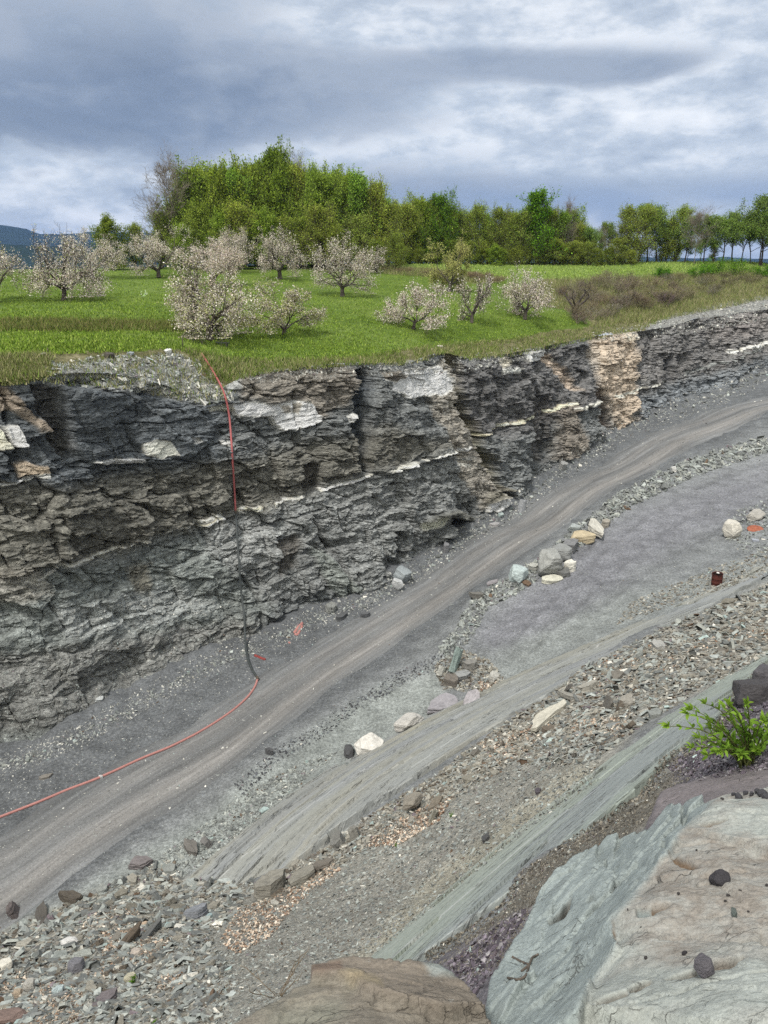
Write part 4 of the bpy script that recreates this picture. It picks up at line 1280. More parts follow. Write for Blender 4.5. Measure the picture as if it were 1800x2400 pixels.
def paint_purple(X, Y, u, v):
    t = np.empty(X.shape + (3,))
    t[:] = np.array(srgb(116, 110, 112))
    q = Y / 0.25 + X / 0.9 + 0.8 * fbm(X / 0.5, Y / 0.3, X * 0, 3, 331)
    return t, np.zeros(X.shape), 0.012 * (cell(q, seed=332) - 0.5) + 0.03 * fbm(X / 0.6, Y / 0.6, X * 0, 3, 333)


BV_PUR = outcrop('rock_outcrop', 'smooth purple slate slab lying behind the pale green outcrop, below the leafy shrub',
                 [(1519, 1915), (1552, 1855), (1628, 1828), (1720, 1803), (1800, 1790), (2200, 1770), (2200, 1960), (1667, 1960), (1530, 1990)],
                 [(1519, 1915, -2.95), (1552, 1855, -3.0), (1628, 1828, -2.92), (1800, 1790, -2.78), (1900, 1780, -2.72), (1800, 1870, -2.55), (1650, 1890, -2.68)],
                 [(3.6, 3.6, -2.6)], (1.0, 4.0, 2.6, 4.4), 0.016, paint_purple, 0.5, seed=340)

STEP_LN = [(731, 2309), (789, 2311), (825, 2317), (847, 2335), (883, 2353), (934, 2360), (970, 2371), (1024, 2385), (1110, 2378), (1180, 2390)]


def paint_low(X, Y, u, v):
    t = np.empty(X.shape + (3,))
    n = fbm(X / 0.25, Y / 0.2, X * 0, 4, 351)[..., None]
    t[:] = np.array(srgb(126, 120, 110))
    t = t * (1 - 0.5 * np.clip(n, 0, 1)) + np.array(srgb(134, 142, 128)) * 0.5 * np.clip(n, 0, 1)
    up = sstep(2, -2, sdpoly(u + 3 * fbm(X / 0.05, Y / 0.05, X * 0, 3, 352), v + 3 * fbm(X / 0.05, Y / 0.05, X * 0, 3, 353), STEP_LN + [(1180, 2200), (700, 2200)], 60))
    t = t * (1 - up[..., None]) + np.array(srgb(122, 114, 104)) * up[..., None]
    ylw = sstep(8, -8, sdpoly(u, v, [(795, 2308), (830, 2300), (890, 2320), (900, 2345), (850, 2330)], 30))[..., None]
    t = t * (1 - 0.7 * ylw) + np.array(srgb(146, 134, 110)) * 0.7 * ylw
    teal = sstep(8, -8, sdpoly(u + 10 * n[..., 0], v, [(990, 2284), (1040, 2286), (1085, 2312), (1010, 2310)], 30))[..., None]
    t = t * (1 - 0.8 * teal) + TEAL * 0.8 * teal
    red = sstep(4, -4, sdpoly(u, v, [(728, 2306), (731, 2284), (800, 2280), (805, 2305)], 30))[..., None]
    t = t * (1 - 0.6 * red) + np.array(srgb(108, 88, 76)) * 0.6 * red
    crk = np.exp(-(dline(u, v + 5 * n[..., 0], [(880, 2360), (1000, 2378), (1060, 2390), (1150, 2380)], 30) / 1.6) ** 2)
    crk2 = np.exp(-(dline(u, v + 4 * n[..., 0], [(905, 2322), (960, 2334), (990, 2336)], 30) / 1.3) ** 2)
    dz = 0.05 * up - 0.04 * crk - 0.015 * crk2
    o1, t1, e1 = facets(X / 0.42 + 0.1 * n[..., 0], Y / 0.16, 461)
    o2, t2, e2 = facets(X / 0.16 + 0.1 * n[..., 0], Y / 0.07, 471)
    return t, 0.12 + 0 * X, dz + 0.020 * o1 + 0.025 * t1 + 0.008 * o2 + 0.010 * t2 - 0.010 * sstep(0.05, 0, e1) * sstep(0, 0.3, n[..., 0])


BV_LOW = outcrop('rock_outcrop', 'flat rusty brown rock slab at the bottom centre edge of the foreground',
                 [(440, 2460), (540, 2400), (608, 2367), (663, 2338), (688, 2316), (728, 2307), (731, 2282), (789, 2275), (843, 2271), (981, 2280), (1028, 2284), (1079, 2315), (1110, 2345), (1150, 2400), (1200, 2600), (400, 2600)],
                 [(540, 2400, -2.25), (688, 2316, -2.3), (731, 2285, -2.32), (850, 2271, -2.32), (981, 2280, -2.3), (1079, 2315, -2.3), (1150, 2400, -2.25), (850, 2340, -2.22), (850, 2400, -2.12)],
                 [(-0.8, 0.8, -2.3), (0, 0.6, -2.0), (0.5, 0.7, -2.2)], (-1.0, 0.75, 0.5, 2.3), 0.0075, paint_low, 0.8, seed=360)

GROUND = [BV_PIT, BV_ROAD, BV_S1, BV_S2]
UPPER = [BV_FIELD, BV_CLIFF]
FRONT = [BV_BIG, BV_PUR, BV_LOW]
EVERY = GROUND + UPPER + FRONT


# ------------------------------------------------------------------ loose rock
def b_flake(nb):
    p = nb.pos()
    n = nb.noise(nb.scale(p, (1, 1, 3)), 9.0, 5, 0.7)
    n2 = nb.noise(p, 40.0, 3, 0.6)
    c = nb.mix(1.0, nb.attr('col', 0), nb.ramp(n, [(0.3, 0.7), (0.7, 1.3)]), 'MULTIPLY')
    return nb.mix(1.0, c, nb.ramp(n2, [(0.3, 0.84), (0.7, 1.16)]), 'MULTIPLY'), nb.bump(n, 0.5, 0.03)


def b_stone(nb):
    o = nb.obj()
    oc = nb.node('ShaderNodeObjectInfo').outputs['Color']
    n = nb.noise(nb.scale(o, (1, 1, 2)), 3.2, 7, 0.68, 0.5)
    n2 = nb.noise(o, 16.0, 4, 0.65)
    c = nb.mix(1.0, oc, nb.ramp(n, [(0.3, 0.62), (0.46, 0.96), (0.56, 1.05), (0.72, 1.32)]), 'MULTIPLY')
    c = nb.mix(1.0, c, nb.ramp(n2, [(0.3, 0.8), (0.7, 1.2)]), 'MULTIPLY')
    return c, nb.bump(nb.m('ADD', n, nb.m('MULTIPLY', n2, 0.4)), 0.7, 0.06)


M_FLAKE = material('slate chips', b_flake, 0.8, 0.2)
M_STONE = material('loose stone', b_stone, 0.82, 0.2)


def flakes(name, C, Nrm, size, thick, colr, rng, K=5, elong=(0.35, 0.85), tilt=0.25, kind='stuff', parent=None, dirn=None):
    """a bed of flat angular chips: C centres, Nrm normals, size half lengths"""
    n = len(C)
    Nrm = Nrm + rng.normal(0, 1, (n, 3)) * np.asarray(tilt).reshape(-1, 1)
    Nrm /= np.linalg.norm(Nrm, axis=1)[:, None] + 1e-9
    ref = rng.normal(0, 1, (n, 3)) if dirn is None else np.asarray(dirn)[None] + rng.normal(0, 0.5, (n, 3))
    A = np.cross(Nrm, ref)
    A /= np.linalg.norm(A, axis=1)[:, None] + 1e-9
    B = np.cross(Nrm, A)
    ang = np.sort(rng.uniform(0, 1, (n, K)) * 0.9 + np.arange(K)[None], axis=1) * 2 * math.pi / K
    rad = rng.uniform(0.5, 1.15, (n, K))
    el = rng.uniform(elong[0], elong[1], n)
    px_ = np.cos(ang) * rad * size[:, None]
    py_ = np.sin(ang) * rad * (size * el)[:, None]
    th = thick[:, None]
    slant = rng.uniform(0.85, 1.12, (n, K))
    top = C[:, None] + A[:, None] * px_[..., None] + B[:, None] * py_[..., None] + Nrm[:, None] * (th * 0.62)[..., None] * rng.uniform(0.7, 1.3, (n, K, 1))
    bot = C[:, None] + A[:, None] * (px_ * slant)[..., None] + B[:, None] * (py_ * slant)[..., None] - Nrm[:, None] * (th * 0.5)[..., None]
    V = np.concatenate([top, bot], 1)
    base = (np.arange(n) * 2 * K)[:, None]
    ft = base + np.arange(K)[None]
    k = np.arange(K)
    fs = np.stack([k, K + k, K + (k + 1) % K, (k + 1) % K], -1)[None] + base[:, :, None]
    cols = np.concatenate([colr, np.repeat(colr * 0.92, K, 0)], 0)
    o = mesh_obj(name, V, [ft, fs.reshape(-1, 4)], M_FLAKE, False, {'col': ('FACE', 'FLOAT_COLOR', cols)}, parent)
    tag(o, kind=kind)
    return o


PAL = {'grey': [(128, 132, 128), (112, 114, 112), (146, 148, 142), (98, 100, 98), (150, 154, 150)],
       'warm': [(132, 128, 118), (118, 114, 104), (146, 142, 132), (106, 102, 95), (98, 90, 80), (160, 157, 148), (126, 128, 124)],
       'dark': [(70, 72, 74), (84, 86, 90), (60, 58, 60), (98, 100, 104), (120, 124, 126)],
       'purp': [(92, 84, 92), (76, 70, 76), (112, 104, 112), (66, 62, 66), (130, 126, 128)],
       'pale': [(168, 168, 162), (150, 150, 146), (186, 184, 176), (128, 130, 128), (110, 110, 108)],
       'soil': [(108, 102, 92), (92, 88, 80), (130, 124, 112), (76, 72, 66), (120, 119, 113)]}
PALR = {'grey': 1, 'warm': 1}
EXTRA = [(112, 102, 106), (150, 164, 160), (200, 196, 186), (92, 76, 62)]


def palette(name, n, rng, extra=0.04):
    p = np.array([srgb(*c) for c in PAL[name]])
    c = p[rng.integers(0, len(p), n)]
    e = np.array([srgb(*c_) for c_ in EXTRA])
    m = rng.random(n) < extra
    c[m] = e[rng.integers(0, len(e), m.sum())]
    return c * rng.uniform(0.82, 1.22, (n, 1))


def in_poly(x, y, poly):
    P = np.array(poly, float)
    ins = np.zeros(x.shape, bool)
    for i in range(len(P)):
        ax, ay = P[i]
        bx_, by_ = P[(i + 1) % len(P)]
        if ay != by_:
            ins ^= ((ay > y) != (by_ > y)) & (x < (bx_ - ax) * (y - ay) / (by_ - ay) + ax)
    return ins


def sample(poly, n, rng, bvhs, avoid=(), only=None, patch=0.0, pseed=0, pscale=40.0):
    """n random ground points inside a region: position, normal, metres per photo pixel"""
    P = np.array(poly, float)
    C, N, K = [], [], []
    tries = 0
    while len(C) < n and tries < 40:
        tries += 1
        u = rng.uniform(P[:, 0].min(), P[:, 0].max(), n)
        v = rng.uniform(P[:, 1].min(), P[:, 1].max(), n)
        ok = in_poly(u, v, poly)
        for a in avoid:
            ok &= ~in_poly(u, v, a)
        if patch:
            ok &= fbm(u / pscale, v / (pscale * 0.6), u * 0 + 0.5, 3, 700 + pseed) + rng.normal(0, 0.12, n) > -0.3 + patch - 0.3
        for a, b in zip(u[ok], v[ok]):
            r = hit(EVERY if only is None else only, a, b)
            if r is None:
                continue
            if only is None:
                q = hit(bvhs, a, b)
                if q is None or q[3] > r[3] + 0.05:
                    continue
                r = q
            C.append(r[0])
            nn = r[1] if r[1].z > 0 else -r[1]
            N.append(nn)
            K.append(px2m(r[0]))
            if len(C) >= n:
                break
    return np.array(C).reshape(-1, 3), np.array(N).reshape(-1, 3), np.array(K)


def buffer_line(line, w):
    L_ = np.array(line, float)
    d = np.gradient(L_, axis=0)
    nrm = np.stack([-d[:, 1], d[:, 0]], -1)
    nrm /= np.linalg.norm(nrm, axis=1)[:, None]
    return [tuple(p) for p in L_ + nrm * w] + [tuple(p) for p in (L_ - nrm * w)[::-1]]


S1P = buffer_line([((a[0] + b[0]) / 2, (a[1] + b[1]) / 2) for a, b in zip(S1_LO, S1_UP)], 1)
APRON = [(-20, 2200), (130, 2130), (330, 2040), (400, 2010), (430, 2062), (608, 2067), (560, 2140), (490, 2200), (560, 2300), (500, 2420), (-20, 2420)]
ROADSIDE = [(300, 2065), (520, 1900), (600, 1840), (700, 1790), (800, 1760), (608, 1920), (434, 2055)]
STRIP = [(590, 2085), (760, 1988), (900, 1890), (1010, 1825), (1140, 1726), (1215, 1672), (1290, 1630), (1325, 1690), (1200, 1790), (1050, 1885), (900, 1965), (740, 2065), (620, 2140)]
BENCHP = [(1290, 1628), (1370, 1563), (1520, 1487), (1700, 1411), (1820, 1362), (1820, 1532), (1630, 1628), (1500, 1705), (1410, 1775), (1300, 1800), (1220, 1790)]
WHOLE = [(500, 2400), (480, 2200), (620, 2090), (900, 1900), (1140, 1735), (1290, 1640), (1410, 1775), (1389, 1834), (1226, 1953), (1096, 2061), (868, 2250), (820, 2400)]
BERMP = buffer_line(BERM, 21)
STEPP = buffer_line(STEP, 16)
PILE = [(1015, 1560), (1085, 1520), (1150, 1550), (1195, 1605), (1130, 1630), (1040, 1615)]
FOOT = buffer_line([(u, v + 4) for (u, v, z) in BASE], 26)
FOOTN = buffer_line([(u, v + 8) for (u, v, z) in BASE], 12)
FLOORP = [(0, 1960), (434, 1690), (760, 1480), (1194, 1200), (1600, 975), (1800, 900), (1800, 1350), (1440, 1460), (1009, 1680), (600, 1915), (300, 2070), (0, 2190)]
GAP = [(590, 1515), (980, 1340), (1340, 1090), (1700, 920), (1800, 900), (1780, 920), (1400, 1080), (980, 1370), (600, 1590), (0, 1940), (0, 1790)]
RPILE = [(1690, 1250), (1730, 1195), (1800, 1170), (1820, 1310), (1740, 1300)]
NEARB = [(1480, 1410), (1700, 1320), (1820, 1280), (1820, 1345), (1600, 1410), (1440, 1468)]
LIPL = [(90, 872), (130, 850), (200, 842), (250, 828), (330, 838), (400, 822), (440, 838), (470, 850), (520, 900), (555, 935), (480, 950), (300, 915), (100, 900)]
LIPM = [(560, 872), (700, 860), (860, 846), (1060, 840), (1300, 800), (1300, 830), (1060, 880), (860, 880), (600, 900)]
LIPR = [(1380, 780), (1500, 762), (1620, 735), (1720, 705), (1820, 690), (1820, 745), (1600, 785), (1400, 800)]
MOUND = [(1560, 1800), (1640, 1745), (1720, 1660), (1760, 1600), (1820, 1590), (1820, 1800), (1640, 1830)]
SOILP = [(990, 2290), (1090, 2210), (1183, 2130), (1226, 2052), (1389, 1943), (1508, 1866), (1575, 1790), (1640, 1800), (1540, 1910), (1300, 2060), (1180, 2260), (1080, 2310)]
DARKP = [(1010, 2285), (1090, 2230), (1180, 2160), (1240, 2130), (1150, 2290), (1110, 2340)]

rng = np.random.default_rng(7)
ZONES = [  # name, region, count, size in photo px (low, high), palette, tilt, surfaces, patchiness
    (APRON, 8000, 2.5, 12, 'warm', 0.35, GROUND, 0.0), (APRON, 2600, 8, 24, 'grey', 0.4, GROUND, 0.1), (ROADSIDE, 3000, 2, 8, 'grey', 0.4, GROUND, 0.1),
    (STRIP, 5200, 2.5, 13, 'warm', 0.4, GROUND, 0.0), (BENCHP, 8000, 2.5, 12, 'warm', 0.4, GROUND, 0.0), (BENCHP, 1200, 7, 20, 'grey', 0.45, GROUND, 0.1), (WHOLE, 12000, 1.3, 4.5, 'warm', 0.5, GROUND, 0.0), (WHOLE, 7000, 2, 9, 'grey', 0.4, GROUND, 0.05),
    (WHOLE, 1500, 3, 9, 'grey', 0.4, GROUND, 0.25), (BERMP, 4200, 2.2, 11, 'grey', 0.7, GROUND, 0.0), (STEPP, 1400, 1.8, 5.5, 'dark', 0.6, GROUND, 0.1),
    (PILE, 1300, 2.5, 9, 'warm', 0.6, GROUND, 0.0), (FOOT, 4500, 1.3, 4.5, 'pale', 0.5, GROUND + [BV_CLIFF], 0.15), (FOOTN, 900, 3, 8, 'grey', 0.5, GROUND + [BV_CLIFF], 0.2),
    (FLOORP, 20000, 0.8, 2.2, 'grey', 0.5, GROUND, 0.0), (GAP, 2500, 0.8, 3.0, 'pale', 0.5, GROUND, 0.1), (RPILE, 700, 2, 7, 'grey', 0.5, GROUND, 0.0),
    (NEARB, 1500, 2, 7, 'warm', 0.4, GROUND, 0.1), (LIPL, 2800, 1.8, 7.5, 'grey', 0.6, UPPER, 0.25), (LIPL, 320, 6, 13, 'pale', 0.5, UPPER, 0.0), (ROAD_POLY, 420, 1.2, 5, 'pale', 0.3, GROUND, 0.2), (LIPM, 1600, 1.5, 5, 'pale', 0.5, UPPER, 0.25),
    (LIPR, 2200, 1.2, 4.5, 'pale', 0.5, UPPER, 0.0), (MOUND, 3400, 2, 9, 'purp', 0.6, GROUND + [BV_PUR], 0.0), (SOILP, 5500, 1.5, 5, 'soil', 0.6, GROUND, 0.0),
    (buffer_line([(u, v + 6) for u, v, z in S2_UP], 15), 4200, 1.5, 8, 'soil', 0.6, GROUND, 0.0), (DARKP, 900, 3, 13, 'purp', 0.5, GROUND, 0.0), ([(130, 1430), (520, 1380), (560, 1420), (300, 1490), (150, 1500)], 1200, 1, 3.5, 'pale', 0.5, [BV_CLIFF], 0.0),
    ([(0, 1560), (560, 1440), (600, 1510), (380, 1600), (100, 1740), (0, 1770)], 1800, 1, 4.5, 'grey', 0.5, [BV_CLIFF], 0.2),
]
NOSLAB = [SLAB1_POLY, SLAB2_POLY]
allC, allN, allS, allT, allc, allti = [], [], [], [], [], []
for zi, (poly, n, s0, s1, pal, tl, sf, patch) in enumerate(ZONES):
    av = [] if pal == 'soil' or sf is UPPER or BV_CLIFF in sf else ([[(p[0], p[1]) for p in buffer_line([((a[0] + b[0]) / 2, (a[1] + b[1]) / 2) for a, b in zip(S_L, S_U)], 1)] for S_L, S_U in ()] + NOSLAB)
    C, N, K = sample(poly, n, rng, sf, av, None, patch, zi)
    if not len(C):
        continue
    q = rng.random(len(C)) ** 2.4
    s = (s0 + (s1 - s0) * q) * K
    allC.append(C); allN.append(N); allS.append(s); allT.append(s * rng.uniform(0.08, 0.34, len(C)))
    allc.append(palette(pal, len(C), rng)); allti.append(np.full(len(C), tl))
C, N, s, th, cc, ti = map(np.concatenate, (allC, allN, allS, allT, allc, allti))
flakes('slate_rubble', C + N * (th * 0.3)[:, None], N + np.array([[0.22, 0.10, 0]]), s, th, cc, rng, tilt=ti, dirn=(0.5, -0.6, 0.25))


def b_litter(nb):
    p = nb.pos()
    return nb.mix(1.0, nb.attr('col', 0), nb.ramp(nb.noise(p, 30.0, 3), [(0.3, 0.75), (0.7, 1.25)]), 'MULTIPLY'), None


M_LITTER = material('dead leaves', b_litter, 0.9, 0.1)


def leaf_quads(name, C, N, size, colr, rng, mat_, tilt=0.6, parent=None, kind='stuff', attr='col', aspect=0.6):
    """curled leaf blades, each two faces folded along the midrib"""
    n = len(C)
    N = N + rng.normal(0, tilt, (n, 3))
    N /= np.linalg.norm(N, axis=1)[:, None] + 1e-9
    A = np.cross(N, rng.normal(0, 1, (n, 3)))
    A /= np.linalg.norm(A, axis=1)[:, None] + 1e-9
    B = np.cross(N, A)
    w_ = (size * aspect)[:, None]
    l_ = size[:, None]
    h_ = N * (size * rng.uniform(0.1, 0.5, n))[:, None]
    V = np.stack([C - A * l_, C + B * w_ + h_, C + A * l_ + h_ * 0.3, C - B * w_ + h_], 1)
    b_ = (np.arange(n) * 4)[:, None]
    F = np.stack([b_ + np.array([0, 1, 2]), b_ + np.array([0, 2, 3])], 1).reshape(-1, 3)
    o = mesh_obj(name, V, [F], mat_, False, {attr: ('FACE', 'FLOAT_COLOR', np.repeat(colr, 2, 0))}, parent)
    if kind:
        tag(o, kind=kind)
    return o


LIT = [([(515, 2210), (560, 2130), (640, 2105), (700, 2060), (770, 2015), (800, 2040), (690, 2125), (640, 2195), (560, 2240)], 2200),
       ([(850, 1985), (920, 1930), (1010, 1885), (1065, 1865), (1030, 1925), (930, 1985)], 1300), ([(1120, 1745), (1200, 1715), (1300, 1685), (1270, 1745), (1170, 1795)], 600),
       ([(190, 2130), (330, 2130), (300, 2200), (200, 2215)], 500), ([(0, 2270), (130, 2290), (210, 2330), (170, 2420), (0, 2420)], 1300), ([(1340, 1690), (1480, 1680), (1450, 1730), (1340, 1730)], 350),
       ([(1735, 1490), (1820, 1455), (1820, 1510)], 250), ([(280, 2180), (420, 2200), (300, 2300), (190, 2290)], 700), ([(380, 2280), (430, 2270), (430, 2320), (370, 2320)], 250),
       ([(1120, 1600), (1160, 1590), (1170, 1615), (1130, 1622)], 120), ([(1350, 1560), (1750, 1450), (1750, 1500), (1400, 1640)], 500)]
LC, LN, LS = [], [], []
for i, (poly, n) in enumerate(LIT):
    C, N, K = sample(poly, n, rng, GROUND, NOSLAB, None, 0.34, 50 + i, 22)
    LC.append(C); LN.append(N); LS.append((1.4 + 4.4 * rng.random(len(C)) ** 1.6) * K)
C, N, s = map(np.concatenate, (LC, LN, LS))
lp = np.array([srgb(202, 186, 168), srgb(184, 166, 148), srgb(214, 203, 188), srgb(164, 140, 120), srgb(132, 106, 88)])
leaf_quads('leaf_litter', C + N * 0.02, N, s, lp[rng.integers(0, 5, len(C))] * rng.uniform(0.6, 1.1, (len(C), 1)), rng, M_LITTER)


# ------------------------------------------------------------------ single stones
def noise_verts(bm, amp, freq, seed, layer=1.0):
    co = np.array([v.co[:] for v in bm.verts])
    d = fbm(co[:, 0] * freq, co[:, 1] * freq, co[:, 2] * freq * layer, 3, seed)
    for v, k in zip(bm.verts, d):
        n = v.co.normalized()
        v.co += n * float(k) * amp


def boulder_mesh(name, seed, cuts=9, rough=0.03, layer=1.0):
    """a unit block of broken rock: the hull of a few corners, its faces then roughened"""
    r = np.random.default_rng(seed)
    bm = bmesh.new()
    n = 22 if layer == 1.0 else 18
    for i in range(n):
        a = 6.283 * (i + r.uniform(-.3, .3)) / n * 3.0 + i * 0.4
        zc = -0.5 if i % 3 == 0 else (0.5 if i % 3 == 1 else r.uniform(-0.3, 0.3))
        rd = r.uniform(0.42, 0.56) * (0.82 if i % 3 != 2 else 1.0)
        bm.verts.new((math.cos(a) * rd, math.sin(a) * rd, zc + r.uniform(-.1, .1)))
    h = bmesh.ops.convex_hull(bm, input=bm.verts[:])
    bmesh.ops.delete(bm, geom=[g for g in h['geom_interior'] if isinstance(g, bmesh.types.BMVert)], context='VERTS')
    bmesh.ops.bevel(bm, geom=bm.edges[:], offset=0.03, segments=1, affect='EDGES')
    bmesh.ops.triangulate(bm, faces=bm.faces[:])
    for _ in range(3):
        bmesh.ops.subdivide_edges(bm, edges=[e for e in bm.edges if e.calc_length() > 0.09], cuts=1, use_grid_fill=True)
        bmesh.ops.triangulate(bm, faces=[f for f in bm.faces if len(f.verts) > 3])
    noise_verts(bm, rough, 3.0, seed + 1, layer)
    noise_verts(bm, rough * 0.5, 9.0, seed + 2, layer * 1.5)
    lo = np.array([v.co[:] for v in bm.verts])
    mn, mx = lo.min(0), lo.max(0)
    for v in bm.verts:
        v.co = Vector(((v.co.x - (mn[0] + mx[0]) / 2) / (mx[0] - mn[0]), (v.co.y - (mn[1] + mx[1]) / 2) / (mx[1] - mn[1]), (v.co.z - mn[2]) / (mx[2] - mn[2])))
    bmesh.ops.recalc_face_normals(bm, faces=bm.faces[:])
    me = bpy.data.meshes.new(name)
    bm.to_mesh(me)
    bm.free()
    me.materials.append(M_STONE)
    return me


def slab_mesh(name, seed, nside=7, layers=4, taper=0.08, outline=None):
    """a unit slate block: angular outline, split into bedding layers whose edges step in and out"""
    r = np.random.default_rng(seed)
    if outline is None:
        ang = np.sort((np.arange(nside) + r.uniform(0, 0.75, nside)) * 2 * math.pi / nside)
        rad = r.uniform(0.36, 0.56, nside)
        outline = np.stack([np.cos(ang) * rad, np.sin(ang) * rad], -1)
    P = np.array(outline, float)
    Q = []
    for i in range(len(P)):
        a, b = P[i], P[(i + 1) % len(P)]
        m = max(2, int(np.linalg.norm(b - a) / 0.16))
        for k in range(m):
            Q.append(a + (b - a) * k / m)
    Q = np.array(Q)
    Q += r.normal(0, 0.012, Q.shape)
    n = len(Q)
    bm = bmesh.new()
    zs_ = np.concatenate([[0], np.sort(r.uniform(0.1, 0.9, layers - 1)), [1]])
    rings = []
    for li in range(layers):
        off = 1 + r.uniform(-taper, taper * 0.4)
        jit = r.normal(0, 0.018, Q.shape)
        for z in (zs_[li] + (0.012 if li else 0), zs_[li + 1] - 0.012):
            q = Q * off + jit + r.normal(0, 0.006, Q.shape)
            zz_ = z + (0.10 * r.normal(0, 0.5, n) if (li == layers - 1 and z > 0.5) else 0)
            rings.append([bm.verts.new((q[i, 0], q[i, 1], float(zz_[i] if np.ndim(zz_) else zz_))) for i in range(n)])
    for a, b in zip(rings[:-1], rings[1:]):
        for i in range(n):
            bm.faces.new((a[i], a[(i + 1) % n], b[(i + 1) % n], b[i]))
    c = bm.verts.new((0, 0, 1.0 + 0.02 * r.normal()))
    for i in range(n):
        bm.faces.new((rings[-1][i], rings[-1][(i + 1) % n], c))
    bm.faces.new(rings[0][::-1])
    bmesh.ops.recalc_face_normals(bm, faces=bm.faces)
    me = bpy.data.meshes.new(name)
    bm.to_mesh(me)
    bm.free()
    me.materials.append(M_STONE)
    return me


ROCKN = [0]


def stone(kind, u, v, w, d, h, colr, label, rz=0.0, tilt=(0, 0), bvhs=None, name=None, cat='stone', seed=None, sink=0.12, group=None, align=0.6, outline=None, ends=None):
    """a stone whose foot centre stands at photo pixel (u, v); w, d, h in photo pixels at that distance"""
    ROCKN[0] += 1
    sd_ = seed if seed is not None else 1000 + ROCKN[0]
    r = hit(bvhs or EVERY, u, v)
    k = px2m(r[0])
    if ends:                                       # lay its length between two ground points
        e0, e1 = hit(bvhs or EVERY, *ends[0])[0], hit(bvhs or EVERY, *ends[1])[0]
        rz = math.atan2(e1.y - e0.y, e1.x - e0.x)
        w = (e1 - e0).length / k / 1.1
    nm = name or ('boulder' if kind == 'b' else 'slate_block')
    me = boulder_mesh(nm, sd_, 11, 0.03) if kind == 'b' else (boulder_mesh(nm, sd_, 8, 0.035, 4.0) if kind == 'l' else slab_mesh(nm, sd_, outline=outline))
    o = link(bpy.data.objects.new(nm, me))
    nrm = r[1] if r[1].z > 0 else -r[1]
    up = (Vector((0, 0, 1)) * (1 - align) + nrm * align).normalized()
    q = up.to_track_quat('Z', 'Y')
    o.rotation_mode = 'QUATERNION'
    o.rotation_quaternion = (Euler((tilt[0], tilt[1], 0)).to_quaternion() @ q @ Euler((0, 0, rz)).to_quaternion()) if (tilt[0] or tilt[1]) else q @ Euler((0, 0, rz)).to_quaternion()
    o.scale = (1.1 * w * k, 1.1 * d * k, 1.1 * h * k)
    o.location = Vector(r[0]) - up * (h * k * sink)
    cl_ = np.array(srgb(*colr))
    lum = float(np.dot(cl_, (0.3, 0.55, 0.15)))
    o.color = (*((lum + (cl_ - lum) * 0.6) * 0.85), 1)
    tag(o, label, cat, group)
    return o


W_ = (212, 208, 194)
stone('b', 1212, 1358, 50, 40, 34, (168, 186, 184), 'pale green rounded boulder at the left end of the stone row beside the road')
stone('l', 1287, 1343, 68, 54, 54, (150, 151, 145), 'largest pale grey layered boulder on the stone pile beside the road')
stone('s', 1291, 1362, 64, 26, 9, (198, 194, 170), 'thin cream slab lying flat in front of the largest layered boulder', ends=((1260, 1362), (1322, 1358)))
stone('s', 1334, 1338, 36, 30, 24, (216, 210, 192), 'cream white angular block at the right of the largest layered boulder', rz=0.5)
stone('s', 1318, 1348, 46, 34, 14, (108, 108, 104), 'dark grey flat block wedged under the largest layered boulder', rz=0.4)
stone('s', 1336, 1288, 46, 32, 22, (120, 120, 122), 'dark grey layered block with a flat top between the two big stone piles', rz=0.6)
stone('l', 1362, 1268, 56, 36, 22, (186, 164, 116), 'ochre yellow layered rock under a pale slab beside the road')
stone('s', 1392, 1250, 66, 34, 12, (186, 180, 164), 'pale slab resting on top of the ochre rock', ends=((1362, 1260), (1415, 1240)), sink=-0.6)
stone('l', 1312, 1306, 50, 40, 34, (132, 134, 132), 'grey rubbly boulder right behind the largest layered boulder')
stone('s', 1418, 1234, 24, 20, 16, (158, 148, 130), 'small tan square block at the upper end of the ochre rock', rz=0.3)
stone('b', 1388, 1226, 18, 16, 14, (56, 60, 66), 'small black round stone behind the pale slab')
stone('l', 1345, 1246, 30, 22, 18, (150, 158, 156), 'grey green rock just left of the ochre rock')
stone('b', 938, 1356, 44, 34, 28, (142, 152, 156), 'blue grey boulder at the foot of the rock face')
stone('b', 926, 1382, 36, 30, 26, (178, 180, 180), 'white mottled boulder in front of the blue grey boulder below the rock face')
stone('b', 1716, 1256, 52, 40, 36, (196, 188, 170), 'white topped boulder beside the rusty disc')
stone('l', 1768, 1216, 56, 30, 20, (164, 158, 146), 'tilted layered grey rock behind the rusty disc', tilt=(0.3, 0.2))
stone('b', 862, 1756, 72, 46, 34, (206, 200, 188), 'whitish boulder at the lower edge of the smooth grey ledge', ends=((832, 1762), (896, 1744)))
stone('l', 822, 1766, 48, 30, 16, (78, 78, 80), 'dark flat rock left of the whitish boulder at the smooth ledge')
stone('s', 1060, 1574, 40, 16, 52, (128, 150, 142), 'upright leaf shaped green slate slab on the rubble heap', rz=0.9, tilt=(-0.5, 0.35), align=0.0, sink=0.05)
stone('s', 1034, 1582, 28, 12, 20, (172, 170, 158), 'pale pointed slab leaning left of the upright green slab', rz=0.8, tilt=(-0.4, 0.3), align=0)
stone('s', 1101, 1568, 30, 24, 20, (132, 128, 120), 'square grey block right of the upright green slab', rz=0.2)
stone('s', 1084, 1588, 38, 24, 14, (140, 142, 140), 'flat grey block in front of the upright green slab', rz=0.7)
stone('s', 1154, 1592, 46, 22, 14, (176, 172, 160), 'pale slanting block at the right end of the rubble heap', rz=-0.5, tilt=(0, 0.3))
stone('s', 1060, 1602, 42, 30, 18, (116, 106, 94), 'brown grey block at the front foot of the rubble heap', rz=0.4)
